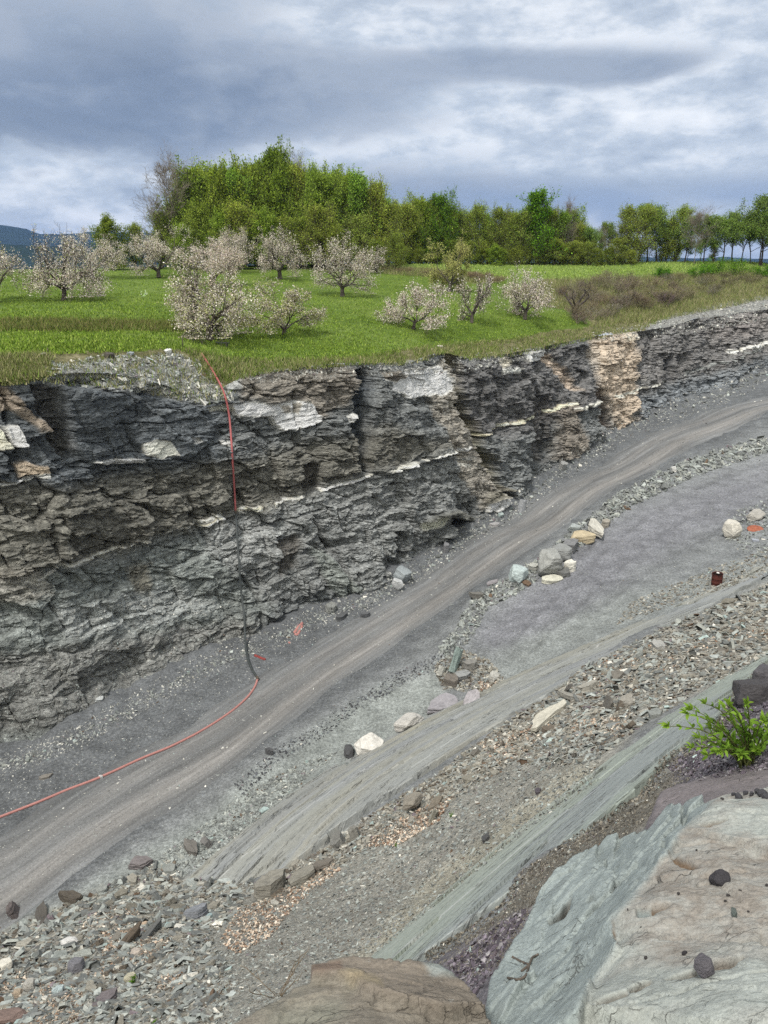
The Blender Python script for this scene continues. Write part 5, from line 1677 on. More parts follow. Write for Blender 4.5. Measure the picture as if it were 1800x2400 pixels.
stone('s', 1040, 1655, 120, 62, 12, (150, 144, 150), 'flat purple grey slab lying below the rubble heap', ends=((985, 1668), (1085, 1640)))
stone('s', 1105, 1640, 80, 30, 8, (164, 156, 160), 'thin lilac grey slab against the smooth grey ledge', ends=((1075, 1655), (1135, 1622)))
stone('l', 962, 1702, 80, 44, 26, (186, 180, 170), 'pale crumbly rock tucked under the smooth grey ledge', ends=((925, 1716), (1000, 1688)))
stone('s', 1287, 1688, 190, 46, 11, (192, 184, 160), 'long cream coloured stone plank lying on the bench rubble', sink=-0.5, ends=((1208, 1712), (1366, 1662)), align=0.3,
      outline=[(-0.5, -0.28), (-0.2, -0.42), (0.12, -0.44), (0.5, 0.25), (0.42, 0.42), (0.1, 0.3), (-0.42, 0.02)], name='stone_plank')
stone('s', 1378, 1618, 54, 24, 16, (158, 152, 136), 'oblong tan block near the top of the bench rubble', rz=-0.45)
stone('s', 1318, 1630, 40, 10, 30, (96, 90, 82), 'dark upright slate fragment at the edge of the smooth ledge', rz=0.4, tilt=(0.3, 0.4), align=0.2)
stone('s', 1350, 1640, 60, 16, 10, (150, 144, 130), 'narrow stone bar slanting down the bench rubble', ends=((1330, 1622), (1366, 1650)))
stone('s', 1470, 1650, 60, 34, 12, (150, 142, 126), 'flat tan block in the middle of the bench rubble', rz=0.2)
stone('s', 1420, 1660, 40, 12, 30, (110, 104, 94), 'brown upright fragment standing in bench rubble beside dead leaves', rz=0.9, tilt=(0.2, 0.3), align=0.2)
stone('s', 1545, 1520, 54, 26, 14, (160, 158, 150), 'light grey block near the upper right of the bench rubble', rz=0.5)
stone('s', 636, 2094, 84, 54, 40, (138, 132, 116), 'big brown grey block at the lower corner of the smooth ledge', rz=0.35)
stone('s', 712, 2064, 66, 40, 20, (136, 130, 114), 'tapered brown block right of the big block at the ledge corner', rz=-0.2)
stone('s', 757, 2036, 60, 34, 14, (118, 108, 94), 'dark brown flat block up the ledge edge from the tapered block', rz=-0.4)
stone('s', 798, 1978, 62, 34, 22, (122, 120, 112), 'dark grey leaning block at the ledge edge with a white topped chip', rz=0.5, tilt=(0, -0.25))
stone('s', 834, 1964, 30, 24, 26, (132, 128, 116), 'small square grey block beside the dark leaning block', rz=0.3)
stone('b', 972, 1900, 58, 40, 34, (138, 128, 110), 'rounded brown boulder at the edge of the smooth ledge among dead leaves')
stone('s', 1022, 1888, 56, 26, 10, (128, 114, 92), 'thin brown slab just right of the rounded brown boulder', rz=0.2)
stone('s', 1012, 1925, 30, 14, 26, (150, 144, 122), 'pale pointed slab leaning in the dead leaves by the brown boulder', rz=0.8, tilt=(-0.4, 0.4), align=0)
stone('s', 330, 2028, 50, 34, 16, (122, 112, 112), 'purplish flat slab on the rubble near the road edge', rz=0.1)
stone('s', 448, 1990, 58, 26, 14, (112, 106, 98), 'dark flat block by the lower tip of the smooth ledge', rz=0.1)
stone('s', 490, 1978, 30, 20, 18, (116, 112, 108), 'dark tilted slab leaning against the flat block by the ledge tip', rz=0.7, tilt=(0.2, -0.4))
stone('s', 168, 2112, 60, 26, 20, (92, 82, 68), 'dark brown wedge of slate topping the left rubble apron', rz=-0.1)
stone('s', 100, 2150, 90, 24, 12, (90, 84, 76), 'long dark slate slab slanting on the left rubble apron', ends=((55, 2172), (145, 2135)))
stone('s', 40, 2140, 46, 16, 26, (104, 92, 90), 'purple brown slab standing on edge at the far left of the apron', rz=0.3, tilt=(0.1, -0.5), align=0.2)
stone('s', 305, 2210, 96, 18, 20, (108, 90, 68), 'long rusty brown plank of slate in the apron rubble', ends=((262, 2222), (348, 2182)))
stone('s', 350, 2195, 90, 16, 14, (112, 112, 108), 'grey slate plank alongside the rusty brown plank', ends=((318, 2218), (385, 2168)))
stone('s', 246, 2348, 74, 60, 12, (118, 106, 108), 'largest purple slate slab lying in the bottom left rubble', rz=0.6)
stone('b', 178, 2278, 34, 28, 30, (118, 116, 124), 'blue purple angular stone in the bottom left rubble')
stone('s', 192, 2244, 44, 34, 10, (158, 162, 150), 'pale green grey flat slab behind the blue purple stone', rz=0.2)
stone('b', 164, 2214, 36, 26, 20, (206, 202, 196), 'white rough stone in the upper apron rubble')
stone('b', 12, 2274, 34, 30, 24, (214, 206, 186), 'white rounded cobble at the left edge of the photo')
stone('b', 64, 2322, 34, 28, 26, (172, 166, 152), 'grey white cobble in the bottom left rubble')
stone('b', 40, 2336, 22, 18, 18, (184, 158, 122), 'orange tan pebble beside the grey white cobble')
stone('b', 306, 2298, 28, 20, 16, (190, 180, 142), 'yellow pebble beside the largest purple slab')
stone('b', 338, 2170, 20, 14, 9, (202, 166, 124), 'small orange pebble near the rusty brown plank')
stone('b', 318, 2242, 24, 20, 18, (186, 168, 150), 'pinkish beige pebble in the apron rubble')
stone('s', 462, 2150, 52, 38, 22, (128, 132, 140), 'blue grey rounded slab at the inner side of the apron', rz=0.3)
stone('s', 492, 2150, 20, 14, 8, (146, 176, 176), 'turquoise chip right of the blue grey slab', rz=0.2)
stone('s', 138, 2326, 28, 20, 12, (172, 192, 192), 'pale turquoise block in the bottom left rubble', rz=0.1)
stone('l', 22, 2394, 70, 40, 24, (132, 104, 92), 'red brown rock in the bottom left corner')
stone('s', 620, 1902, 24, 16, 7, (158, 184, 178), 'turquoise chip on the gravel left of the smooth ledge', rz=0.3)
stone('s', 1262, 1858, 24, 14, 8, (92, 82, 90), 'dark purple chip alone on the fine bench gravel', rz=0.6)
stone('s', 1140, 1970, 34, 18, 10, (84, 84, 84), 'dark flat chip beside the upper edge of the green ledge', rz=0.2)
stone('b', 397, 830, 24, 20, 15, (220, 220, 214), 'white block on the rubble at the top of the rock face', bvhs=UPPER)
stone('s', 305, 830, 30, 16, 5, (150, 158, 164), 'blue grey slab on the rubble at the top of the rock face', bvhs=UPPER)
stone('s', 85, 834, 52, 18, 5, (206, 202, 186), 'flat pale slab on the grass edge at the upper left', bvhs=UPPER)
stone('b', 256, 838, 24, 18, 12, (84, 76, 66), 'dark brown clod among the rubble at the top of the rock face', bvhs=UPPER)
stone('s', 1030, 815, 20, 12, 5, (196, 186, 160), 'cream slab on the rim above the tan gully', bvhs=UPPER)
stone('b', 1291, 846, 10, 9, 9, (214, 204, 180), 'small white boulder at the top of the tan streak', bvhs=UPPER)
stone('b', 1758, 1650, 92, 70, 58, (74, 70, 72), 'large black slate boulder above the leafy shrub')
stone('l', 1800, 1622, 70, 60, 66, (84, 80, 84), 'charcoal grey rock behind the large black boulder')
stone('l', 1685, 2066, 44, 36, 34, (74, 70, 76), 'black jagged lump of slate on the rusty outcrop top', bvhs=FRONT)
stone('l', 1656, 2284, 46, 40, 44, (112, 106, 114), 'purple stone sitting in the crack of the outcrop', bvhs=FRONT)
stone('b', 1726, 2148, 30, 20, 16, (104, 116, 108), 'small green stone on the outcrop right of the cracks', bvhs=FRONT)
stone('s', 1604, 2236, 18, 9, 5, (76, 70, 74), 'thin dark chip on the outcrop above the purple stone', bvhs=FRONT)
for (u, v, w) in [(1590, 2096, 8), (1706, 2100, 9), (1734, 2087, 7), (1471, 2135, 8), (1514, 2247, 9), (1754, 2138, 6), (1632, 1994, 6), (1692, 1874, 8), (1700, 2112, 8), (1502, 2174, 5), (1797, 2076, 8)]:
    stone('b', u, v, w, w * 0.8, w * 0.6, (86, 80, 78), 'tiny dark pebble scattered on the outcrop top', bvhs=FRONT, name='pebble', cat='pebble', group='tiny pebbles on the outcrop')
for i, (u, v, w) in enumerate([(1733, 1872, 22), (1762, 1866, 18), (1786, 1864, 26), (1748, 1862, 14), (1775, 1858, 16), (1798, 1872, 20), (1718, 1864, 12)]):
    stone('b', u, v, w, w * 0.8, w * 0.55, (84, 82, 88), 'dark chip in the small heap at the back of the outcrop', bvhs=FRONT, name='slate_chip', group='dark chips at the back of the outcrop', align=0.2)
stone('s', 1318, 1098, 26, 20, 16, (150, 150, 146), 'pale grey block at the foot of the rock face below the white band', rz=0.4)
stone('s', 1222, 1198, 20, 8, 26, (148, 150, 154), 'pale upright slab at the foot of the rock face near the white recess', rz=0.5, tilt=(-0.3, 0.2), align=0)
stone('s', 1172, 1208, 18, 12, 7, (162, 180, 176), 'flat green chip below the white recessed block', rz=0.2)
stone('s', 1160, 1232, 26, 18, 6, (160, 156, 156), 'flat pale slab on the gravel below the white recessed block', rz=0.2)
stone('s', 1044, 1292, 24, 16, 20, (126, 126, 130), 'grey pointed block at the foot of the face below the cave', rz=0.6)
stone('s', 774, 1432, 36, 22, 16, (132, 134, 128), 'flat grey slab on the scree right of the red straps', rz=0.3)
stone('s', 800, 1448, 34, 18, 10, (88, 90, 92), 'dark slab at the bottom of the scree right of the red straps', rz=0.2)
stone('s', 858, 1444, 26, 14, 10, (92, 94, 98), 'dark block alone at the foot of the scree', rz=0.1)
stone('s', 632, 1766, 20, 12, 12, (84, 84, 86), 'dark stone alone on the gravel between road and ledge', rz=0.1)
stone('b', 1580, 1106, 14, 12, 14, (196, 194, 188), 'small white stone on the gravel berm far along the road')
stone('s', 1770, 1268, 18, 14, 4, (158, 164, 178), 'blue grey flake below the rusty disc', rz=0.5)
stone('s', 1155, 1368, 36, 22, 6, (150, 142, 146), 'lilac grey slab left of the pale green boulder', rz=-0.3)
stone('s', 1250, 1335, 26, 20, 14, (172, 172, 160), 'pale square stone between the green boulder and the largest boulder', rz=0.4)
stone('s', 1120, 1400, 40, 16, 12, (112, 108, 100), 'brown slab at the near end of the gravel berm', rz=0.3)
stone('s', 233, 1640, 22, 14, 6, (188, 192, 190), 'white chip on the lower ledges of the rock face at left', bvhs=[BV_CLIFF, BV_PIT])
stone('s', 237, 1822, 12, 8, 5, (196, 198, 196), 'small white stone beside the red hose on the ground')
stone('s', 600, 1592, 9, 7, 4, (180, 182, 182), 'tiny pale stone at the joint of the two hoses')
stone('s', 107, 1822, 30, 14, 5, (132, 124, 112), 'flat tan slab on the gravel at lower left of the rock face', rz=0.4)

# many look-alike loose slates: one object each
PROTO = [slab_mesh('slate_fragment', 2000 + i, 5 + i % 4, 2 + i % 3) for i in range(14)]
LOOSE = [  # region, how many, size px, palette, label, group, surfaces, colour words
    (APRON, 78, 20, 52, 'warm', 'flat slate fragment in the rubble apron at bottom left', 'slates in the bottom left rubble apron', GROUND),
    (STRIP, 44, 14, 40, 'warm', 'slate fragment in the rubble strip along the upper edge of the smooth grey ledge', 'slates along the upper edge of the smooth ledge', GROUND),
    (BENCHP, 68, 16, 48, 'warm', 'slate fragment in the rubble bench at right between the two ledges', 'slates on the rubble bench between the ledges', GROUND),
    (BERMP, 50, 10, 28, 'grey', 'broken slate on the gravel berm along the road', 'slates on the berm along the road', GROUND),
    (PILE, 14, 12, 24, 'warm', 'broken slate on the rubble heap with the upright green slab', 'slates on the small rubble heap', GROUND),
    (FOOTN, 30, 8, 18, 'grey', 'fallen slate at the foot of the rock face', 'fallen slates at the foot of the rock face', GROUND + [BV_CLIFF]),
    (DARKP, 8, 14, 30, 'purp', 'purple slate fragment between the two foreground rocks', 'purple slates between the foreground rocks', GROUND),
    (MOUND, 12, 14, 30, 'purp', 'dark purple slate fragment on the mound under the leafy shrub', 'purple slates under the shrub', GROUND),
]
for li, (poly, n, s0, s1, pal, label, grp, sf) in enumerate(LOOSE):
    C, N, K = sample(poly, n, rng, sf, NOSLAB if BV_CLIFF not in sf else [])
    cc = palette(pal, len(C), rng, 0.06)
    for i in range(len(C)):
        o = link(bpy.data.objects.new('slate_fragment', PROTO[rng.integers(0, len(PROTO))]))
        sz = (s0 + (s1 - s0) * rng.random() ** 1.8) * K[i]
        up = (Vector(N[i]) + Vector(rng.normal(0, 0.22, 3))).normalized()
        o.rotation_mode = 'QUATERNION'
        o.rotation_quaternion = up.to_track_quat('Z', 'Y') @ Euler((0, 0, rng.uniform(0, 6.28))).to_quaternion()
        o.scale = (sz, sz * rng.uniform(0.45, 0.9), sz * rng.uniform(0.10, 0.32))
        o.location = Vector(C[i]) - up * o.scale[2] * 0.15
        o.color = (*cc[i], 1)
        tag(o, label, 'stone', grp)


# ------------------------------------------------------------------ hose, barrel, disc, straps
def plain(name, colr, rough=0.6, var=0.25, scale=8.0, spec=0.3, metal=0.0):
    def b(nb):
        o = nb.pos()
        n = nb.noise(o, scale, 5, 0.65)
        return nb.mix(1.0, colr, nb.ramp(n, [(0.3, 1 - var), (0.7, 1 + var)]), 'MULTIPLY'), nb.bump(n, 0.3, 0.01)
    mt = material(name, b, rough, spec)
    mt.node_tree.nodes['Principled BSDF'].inputs['Metallic'].default_value = metal
    return mt


M_RED = plain('faded red hose', srgb(146, 80, 80), 0.65, 0.12)
M_PINK = plain('faded pink hose', srgb(160, 112, 106), 0.65, 0.12)
M_BLK = plain('black hose', srgb(58, 62, 62), 0.6, 0.2)
M_RUST = plain('rusty barrel', srgb(76, 38, 32), 0.8, 0.45, 6.0)
M_RUST2 = plain('orange rust', srgb(136, 80, 60), 0.85, 0.35, 5.0)
M_RUSTD = plain('dark inside of barrel', srgb(40, 22, 20), 0.9, 0.3, 6.0)
M_PAPER = plain('white scrap', srgb(220, 216, 210), 0.8, 0.1)
M_DKGRN = plain('dark weathered wood', srgb(62, 70, 62), 0.85, 0.3, 12.0)
M_STEEL = plain('rusty stake', srgb(78, 70, 62), 0.8, 0.2, 12.0)


def tube(name, pts, ra, rb_, mat_, parent=None, sides=8, origin=None):
    """a flattened hose along a path; ra across, rb_ thick"""
    P = np.array(pts, float)
    if origin is not None:
        P = P - np.array(origin)
    t_ = np.gradient(P, axis=0)
    t_ /= np.linalg.norm(t_, axis=1)[:, None]
    view = np.array([0.25, -1.0, 0.35])
    side = np.cross(t_, view)
    side /= np.linalg.norm(side, axis=1)[:, None]
    nor = np.cross(side, t_)
    a = np.arange(sides) * 2 * math.pi / sides
    V = P[:, None] + side[:, None] * (np.cos(a) * ra)[None, :, None] + nor[:, None] * (np.sin(a) * rb_)[None, :, None]
    n = len(P)
    i = np.arange(n - 1)[:, None] * sides
    k = np.arange(sides)[None]
    F = np.stack([i + k, i + (k + 1) % sides, i + sides + (k + 1) % sides, i + sides + k], -1).reshape(-1, 4)
    caps = [np.arange(sides)[None, ::-1], (np.arange(sides) + (n - 1) * sides)[None]]
    return mesh_obj(name, V.reshape(-1, 3), [F] + caps, mat_, True, None, parent)


def path_on(pix, off, n, bvhs=None, sm=4):
    pix = np.array(pix, float)
    d = np.concatenate([[0], np.cumsum(np.linalg.norm(np.diff(pix, axis=0), axis=1))])
    s = np.linspace(0, d[-1], n)
    out = []
    for a in s:
        u, v = np.interp(a, d, pix[:, 0]), np.interp(a, d, pix[:, 1])
        r = hit(bvhs or EVERY, u, v)
        out.append(np.array(r[0]) + (CAMV - r[0]).normalized() * off)
    Q = np.array(out)
    for _ in range(sm):
        Q[1:-1] = 0.25 * Q[:-2] + 0.5 * Q[1:-1] + 0.25 * Q[2:]
    return Q


h1 = path_on([(472, 828), (490, 855), (505, 880), (520, 905), (531, 935), (538, 975), (542, 1030), (546, 1090), (549, 1140), (552, 1198)], 0.35, 50, UPPER, 12)
h2 = path_on([(552, 1198), (556, 1260), (561, 1330), (565, 1390), (573, 1440), (574, 1490), (577, 1530), (580, 1553), (590, 1573), (604, 1590)], 0.30, 50, None, 12)
h3 = path_on([(604, 1590), (600, 1608), (580, 1635), (550, 1662), (510, 1690), (460, 1720), (400, 1750), (330, 1778), (270, 1806), (220, 1828), (160, 1850), (90, 1880), (0, 1915), (-60, 1935)], 0.06, 90, None, 3)
h2[0], h3[0] = h1[-1], h2[-1]
root = link(bpy.data.objects.new('hose', None))
root.location = h3[0]
tag(root, 'long flat hose hanging down the rock face and running along the gravel', 'hose')
for pts, mt, nm, lb in ((h1, M_RED, 'upper_section', 'red hose section hanging from the rim'), (h2, M_BLK, 'middle_section', 'black hose section lower on the face'), (h3, M_PINK, 'ground_section', 'faded pink red hose section lying on the gravel')):
    o = tube(nm, pts, 0.052, 0.035, mt, root, 8, h3[0])
    o['label'] = lb
for i in (0, -1):
    cpl = tube('coupling', np.array([h2[i] + (h2[1 if i == 0 else -2] - h2[i]) * k for k in (-0.15, 0.0, 0.3, 0.6)]), 0.065, 0.05, M_STEEL, root, 10, h3[0])


def lathe(name, prof, mat_, parent=None, n=28, wob=0.0, seed=0):
    P = np.array(prof, float)
    a = np.arange(n) * 2 * math.pi / n
    V = np.stack([P[:, None, 0] * np.cos(a), P[:, None, 0] * np.sin(a), np.broadcast_to(P[:, None, 1], (len(P), n))], -1)
    if wob:
        V[..., :2] *= (1 + wob * fbm(np.cos(a)[None] * 2 + 0 * P[:, :1], np.sin(a)[None] * 2, P[:, None, 1] * 3 + 0 * a[None], 2, seed))[..., None]
        V[..., 2] += wob * 0.3 * fbm(np.cos(a)[None] * 2 + 0 * P[:, :1], np.sin(a)[None] * 2, P[:, None, 1] * 0 + 0 * a[None], 2, seed + 1) * (P[:, None, 1] > 0.5)
    i = np.arange(len(P) - 1)[:, None] * n
    k = np.arange(n)[None]
    F = np.stack([i + k, i + (k + 1) % n, i + n + (k + 1) % n, i + n + k], -1).reshape(-1, 4)
    return mesh_obj(name, V.reshape(-1, 3), [F], mat_, True, None, parent)


r = hit(GROUND, 1679, 1371)
k = px2m(r[0])
bar = link(bpy.data.objects.new('barrel', None))
bar.location = r[0] - Vector((0, 0, 0.04))
bar.rotation_euler = (0.03, -0.07, 0.4)
tag(bar, 'rusty open topped steel barrel standing on the gravel floor', 'barrel')
R0, H0 = 12.0 * k, 31 * k
prof = [(R0 * 0.98, 0.0), (R0 * 0.98, H0 * 0.30), (R0 * 1.04, H0 * 0.33), (R0 * 0.99, H0 * 0.36), (R0 * 0.99, H0 * 0.63), (R0 * 1.04, H0 * 0.66), (R0, H0 * 0.69), (R0 * 1.02, H0 * 0.97)]
lathe('barrel_wall', prof, M_RUST, bar, wob=0.06, seed=3)
lathe('rim', [(R0 * 1.02, H0 * 0.97), (R0 * 1.06, H0 * 0.985), (R0 * 1.05, H0 * 1.01), (R0 * 0.98, H0 * 1.0), (R0 * 0.97, H0 * 0.97)], M_RUST, bar, wob=0.06, seed=3)
lathe('lining', [(R0 * 0.97, H0 * 0.97), (R0 * 0.96, H0 * 0.4), (0.01, H0 * 0.4)], M_RUSTD, bar, wob=0.06, seed=3)
sc = link(bpy.data.objects.new('scrap', slab_mesh('scrap', 77, 6, 2)))
sc.data.materials.clear()
sc.data.materials.append(M_PAPER)
sc.scale = (R0 * 0.9, R0 * 0.5, R0 * 0.14)
sc.location = bar.location + Vector((0.05, R0 * 0.45, H0 * 0.95))
sc.rotation_euler = (0.3, 0.25, 0.4)
tag(sc, 'torn white scrap lying in the top of the rusty barrel', 'scrap')
r = hit(GROUND, 1770, 1243)
k = px2m(r[0])
lid = lathe('steel_disc', [(0.001, 0.055), (0.35, 0.05), (0.8, 0.03), (0.97, 0.02), (1.0, 0.0), (0.97, -0.03), (0.4, -0.02), (0.001, -0.02)], M_RUST2, None, 36, 0.03, 9)
lid.scale = (19 * k, 17 * k, 19 * k)
lid.location = Vector(r[0]) + Vector((0, 0, 0.08))
lid.rotation_euler = (0.25, -0.12, 0.2)
tag(lid, 'orange rusty steel disc lying on the gravel beside the white topped boulder', 'disc')


def strap(pix, half, label, mat_):
    P = path_on(pix, 0.05, 24, None, 2)
    o = tube('strap', P, half, half * 0.3, mat_, None, 6)
    tag(o, label, 'strap')


strap([(690, 1484), (698, 1472), (708, 1462), (710, 1460)], 0.09, 'short red hose scrap, longer of the pair lying on the scree', M_PINK)
strap([(690, 1486), (697, 1488), (703, 1478), (709, 1466)], 0.07, 'bent red hose scrap, lower of the pair lying on the scree', M_PINK)
strap([(596, 1536), (606, 1540), (615, 1544), (622, 1546)], 0.07, 'dark red hose scrap lying right of the hanging black hose', plain('dark red', srgb(120, 50, 46)))
strap([(676, 1505), (679, 1507), (681, 1506)], 0.05, 'tiny pink hose scrap below the pair of red scraps', M_PINK)

# twig on the outcrop, a low bench and stakes at the field's edge
tw = link(bpy.data.objects.new('twig', None))
r = hit(FRONT, 1236, 2262)
tw.location = r[0]
tag(tw, 'thin forked dry twig lying on the pale green rock', 'twig')
M_TWIG = plain('dry twig', srgb(86, 78, 70), 0.9, 0.2, 30)
for nm, pix in (('stem', [(1190, 2292), (1215, 2297), (1232, 2288), (1240, 2264), (1246, 2245), (1262, 2236)]), ('branch', [(1200, 2242), (1222, 2254), (1238, 2260)]), ('branch', [(1240, 2262), (1222, 2276)])):
    tube(nm, path_on(pix, 0.006, 30, FRONT, 2), 0.0045, 0.0045, M_TWIG, tw, 6, tw.location)


def box(name, c, s, mat_, parent=None):
    v = np.array([[x, y, z] for x in (-1, 1) for y in (-1, 1) for z in (-1, 1)], float) * np.array(s) / 2 + np.array(c)
    f = np.array([[0, 1, 3, 2], [4, 6, 7, 5], [0, 4, 5, 1], [2, 3, 7, 6], [0, 2, 6, 4], [1, 5, 7, 3]])
    o = mesh_obj(name, v, [f], mat_, False, None, parent)
    bv = o.modifiers.new('bevel', 'BEVEL')
    bv.width = min(s) * 0.15
    bv.segments = 2
    return o


r = hit([BV_FIELD], 522, 811)
bn = link(bpy.data.objects.new('low_bench', None))
bn.location = r[0]
bn.rotation_euler = (0, 0.04, -0.1)
tag(bn, 'low dark green plank bench in the grass near the front apple tree', 'bench')
box('seat', (0, 0, 0.2), (0.78, 0.24, 0.07), M_DKGRN, bn)
for x in (-0.28, 0.28):
    box('leg', (x, 0, 0.08), (0.07, 0.2, 0.165), M_DKGRN, bn)
for u, v, h, lb in ((429, 815, 30, 'thin stake standing at the grass edge left of the hose'), (113, 831, 15, 'short thin stake beside the flat pale slab at the grass edge')):
    r = hit([BV_FIELD], u, v)
    k = px2m(r[0])
    o = tube('stake', np.array([[0, 0, -0.1], [0.005, 0, h * k * 0.5], [0.0, 0, h * k]]), 0.022, 0.022, M_STEEL, None, 6)
    o.location = r[0]
    tag(o, lb, 'stake')
# ------------------------------------------------------------------ trees
def b_bark(nb):
    o = nb.obj()
    n = nb.noise(nb.scale(o, (1, 1, 0.25)), 9.0, 5, 0.7)
    oc = nb.node('ShaderNodeObjectInfo').outputs['Color']
    return nb.mix(1.0, oc, nb.ramp(n, [(0.3, 0.6), (0.7, 1.4)]), 'MULTIPLY'), nb.bump(n, 0.6, 0.05)


def b_leaf(nb):
    oc = nb.node('ShaderNodeObjectInfo').outputs['Color']
    return nb.mix(1.0, nb.attr('col', 0), oc, 'MULTIPLY'), None


def leafy(name):
    """leaf blades let part of the light through"""
    mt = bpy.data.materials.new(name)
    mt.use_nodes = True
    nb = NB(mt.node_tree)
    mt.node_tree.nodes.remove(mt.node_tree.nodes['Principled BSDF'])
    c, _ = b_leaf(nb)
    d = nb.node('ShaderNodeBsdfDiffuse')
    t = nb.node('ShaderNodeBsdfTranslucent')
    nb.put(d.inputs[0], c)
    nb.put(t.inputs[0], c)
    ms = nb.node('ShaderNodeMixShader')
    ms.inputs[0].default_value = 0.4
    nb.l.new(d.outputs[0], ms.inputs[1])
    nb.l.new(t.outputs[0], ms.inputs[2])
    nb.l.new(ms.outputs[0], mt.node_tree.nodes['Material Output'].inputs[0])
    return mt


M_BARK = material('bark', b_bark, 0.9, 0.1)
M_LEAF = leafy('leaves')


class Tree:
    def __init__(self, seed, levels, trunk, limbs, gnarl, angle, lift, ratio=0.62, kids=(2, 4), start=0.3):
        self.r = random.Random(seed)
        self.levels, self.gnarl, self.angle, self.lift, self.ratio, self.kids, self.start = levels, gnarl, angle, lift, ratio, kids, start
        self.segs, self.tips = [], []
        r = self.r
        p = Vector((0, 0, 0))
        d = Vector((r.uniform(-.08, .08), r.uniform(-.08, .08), 1)).normalized()
        rad = 0.045
        if trunk[0] == 'short':                     # trunk that breaks into spreading limbs
            n = 4
            for i in range(n):
                q = p + d * trunk[1] / n
                self.segs.append((p, q, rad * (1.25 if i == 0 else 1), rad * 0.95))
                p, rad = q, rad * 0.95
                d = (d + Vector((r.gauss(0, .12), r.gauss(0, .12), 0))).normalized()
            a0 = r.uniform(0, 6.28)
            for i in range(limbs):
                a = a0 + i * 6.283 / limbs + r.uniform(-.4, .4)
                t = math.radians(r.uniform(*angle))
                self.branch(p - d * r.uniform(0, trunk[1] * 0.3), Vector((math.cos(a) * math.sin(t), math.sin(a) * math.sin(t), math.cos(t))), r.uniform(.38, .55), rad * r.uniform(.5, .72), 1)
        else:                                       # leader running to the top
            n = 12
            for i in range(n):
                q = p + d / n
                r1 = 0.032 * (1 - (i + 1) / n) + 0.003
                self.segs.append((p, q, rad if i == 0 else r0, r1))
                r0 = r1
                h = (i + 1) / n
                if h > trunk[1]:
                    for _ in range(limbs):
                        a = r.uniform(0, 6.28)
                        t = math.radians(r.uniform(*angle)) * (1.1 - 0.45 * h)
                        ln = trunk[2] * (1 - 0.75 * max(0, (h - 0.55) / 0.45) ** 1.3) * r.uniform(.6, 1.15)
                        self.branch(q - d * r.uniform(0, 1 / n), Vector((math.cos(a) * math.sin(t), math.sin(a) * math.sin(t), math.cos(t))), ln, max(r1 * .6, .004), 1)
                p = q
                d = (d + Vector((r.gauss(0, .04), r.gauss(0, .04), .05))).normalized()
            self.tips.append(p)

    def branch(self, p, d, ln, rad, lv):
        r = self.r
        n = 5 if lv < 3 else 3
        for i in range(n):
            d = (d + Vector((r.gauss(0, self.gnarl), r.gauss(0, self.gnarl), r.gauss(0, self.gnarl) + self.lift))).normalized()
            q = p + d * ln / n
            r1 = max(rad * (1 - 0.13 * (1 if lv < 3 else 2)), 0.0012)
            self.segs.append((p, q, rad, r1))
            if lv >= self.levels - 1:
                self.tips.append(q)
            p, rad = q, r1
            if lv < self.levels and i + 1 >= n * self.start:
                for _ in range(r.randint(*self.kids) if i < n - 1 else 2):
                    ax = d.cross(Vector((r.gauss(0, 1), r.gauss(0, 1), r.gauss(0, 1)))).normalized()
                    dd = (Matrix.Rotation(math.radians(r.uniform(25, 65)), 3, ax) @ d)
                    self.branch(p, dd, ln * self.ratio * r.uniform(.6, 1.1), rad * .58, lv + 1)

    def fit(self, W, H, shear=(0, 0)):
        tp = np.array([t[:] for t in self.tips])
        sx = W / max(1e-6, np.percentile(tp[:, 0], 98) - np.percentile(tp[:, 0], 2))
        sy = W / max(1e-6, np.percentile(tp[:, 1], 98) - np.percentile(tp[:, 1], 2))
        sz = H / np.percentile(tp[:, 2], 99)
        cx_ = (np.percentile(tp[:, 0], 98) + np.percentile(tp[:, 0], 2)) / 2
        cy_ = (np.percentile(tp[:, 1], 98) + np.percentile(tp[:, 1], 2)) / 2
        zt = np.percentile(tp[:, 2], 60)

        def f(P):
            k = np.clip(P[:, 2:3] / zt, 0, 1)
            return np.concatenate([(P[:, :1] - cx_ * k) * sx + shear[0] * k, (P[:, 1:2] - cy_ * k) * sy + shear[1] * k, P[:, 2:3] * sz], 1)
        s0 = f(np.array([s[0][:] for s in self.segs]))
        s1 = f(np.array([s[1][:] for s in self.segs]))
        ra = np.array([[s[2], s[3]] for s in self.segs]) * H
        return s0, s1, ra, f(tp)


def wood(name, s0, s1, ra, colr, parent, sides=5):
    d = s1 - s0
    L_ = np.linalg.norm(d, axis=1)
    ok = L_ > 1e-6
    s0, s1, ra, d = s0[ok], s1[ok], ra[ok], d[ok] / L_[ok][:, None]
    ref = np.where(np.abs(d[:, 2:3]) > 0.9, np.array([[1.0, 0, 0]]), np.array([[0, 0, 1.0]]))
    A = np.cross(d, ref)
    A /= np.linalg.norm(A, axis=1)[:, None]
    B = np.cross(d, A)
    a = np.arange(sides) * 2 * math.pi / sides
    ring = A[:, None] * np.cos(a)[None, :, None] + B[:, None] * np.sin(a)[None, :, None]
    V = np.concatenate([s0[:, None] + ring * ra[:, :1, None], s1[:, None] + ring * ra[:, 1:, None]], 1)
    n = len(s0)
    b_ = (np.arange(n) * 2 * sides)[:, None]
    k = np.arange(sides)[None]
    F = np.stack([b_ + k, b_ + (k + 1) % sides, b_ + sides + (k + 1) % sides, b_ + sides + k], -1).reshape(-1, 4)
    o = mesh_obj(name, V.reshape(-1, 3), [F], M_BARK, True, None, parent)
    o.color = (*colr, 1)
    return o


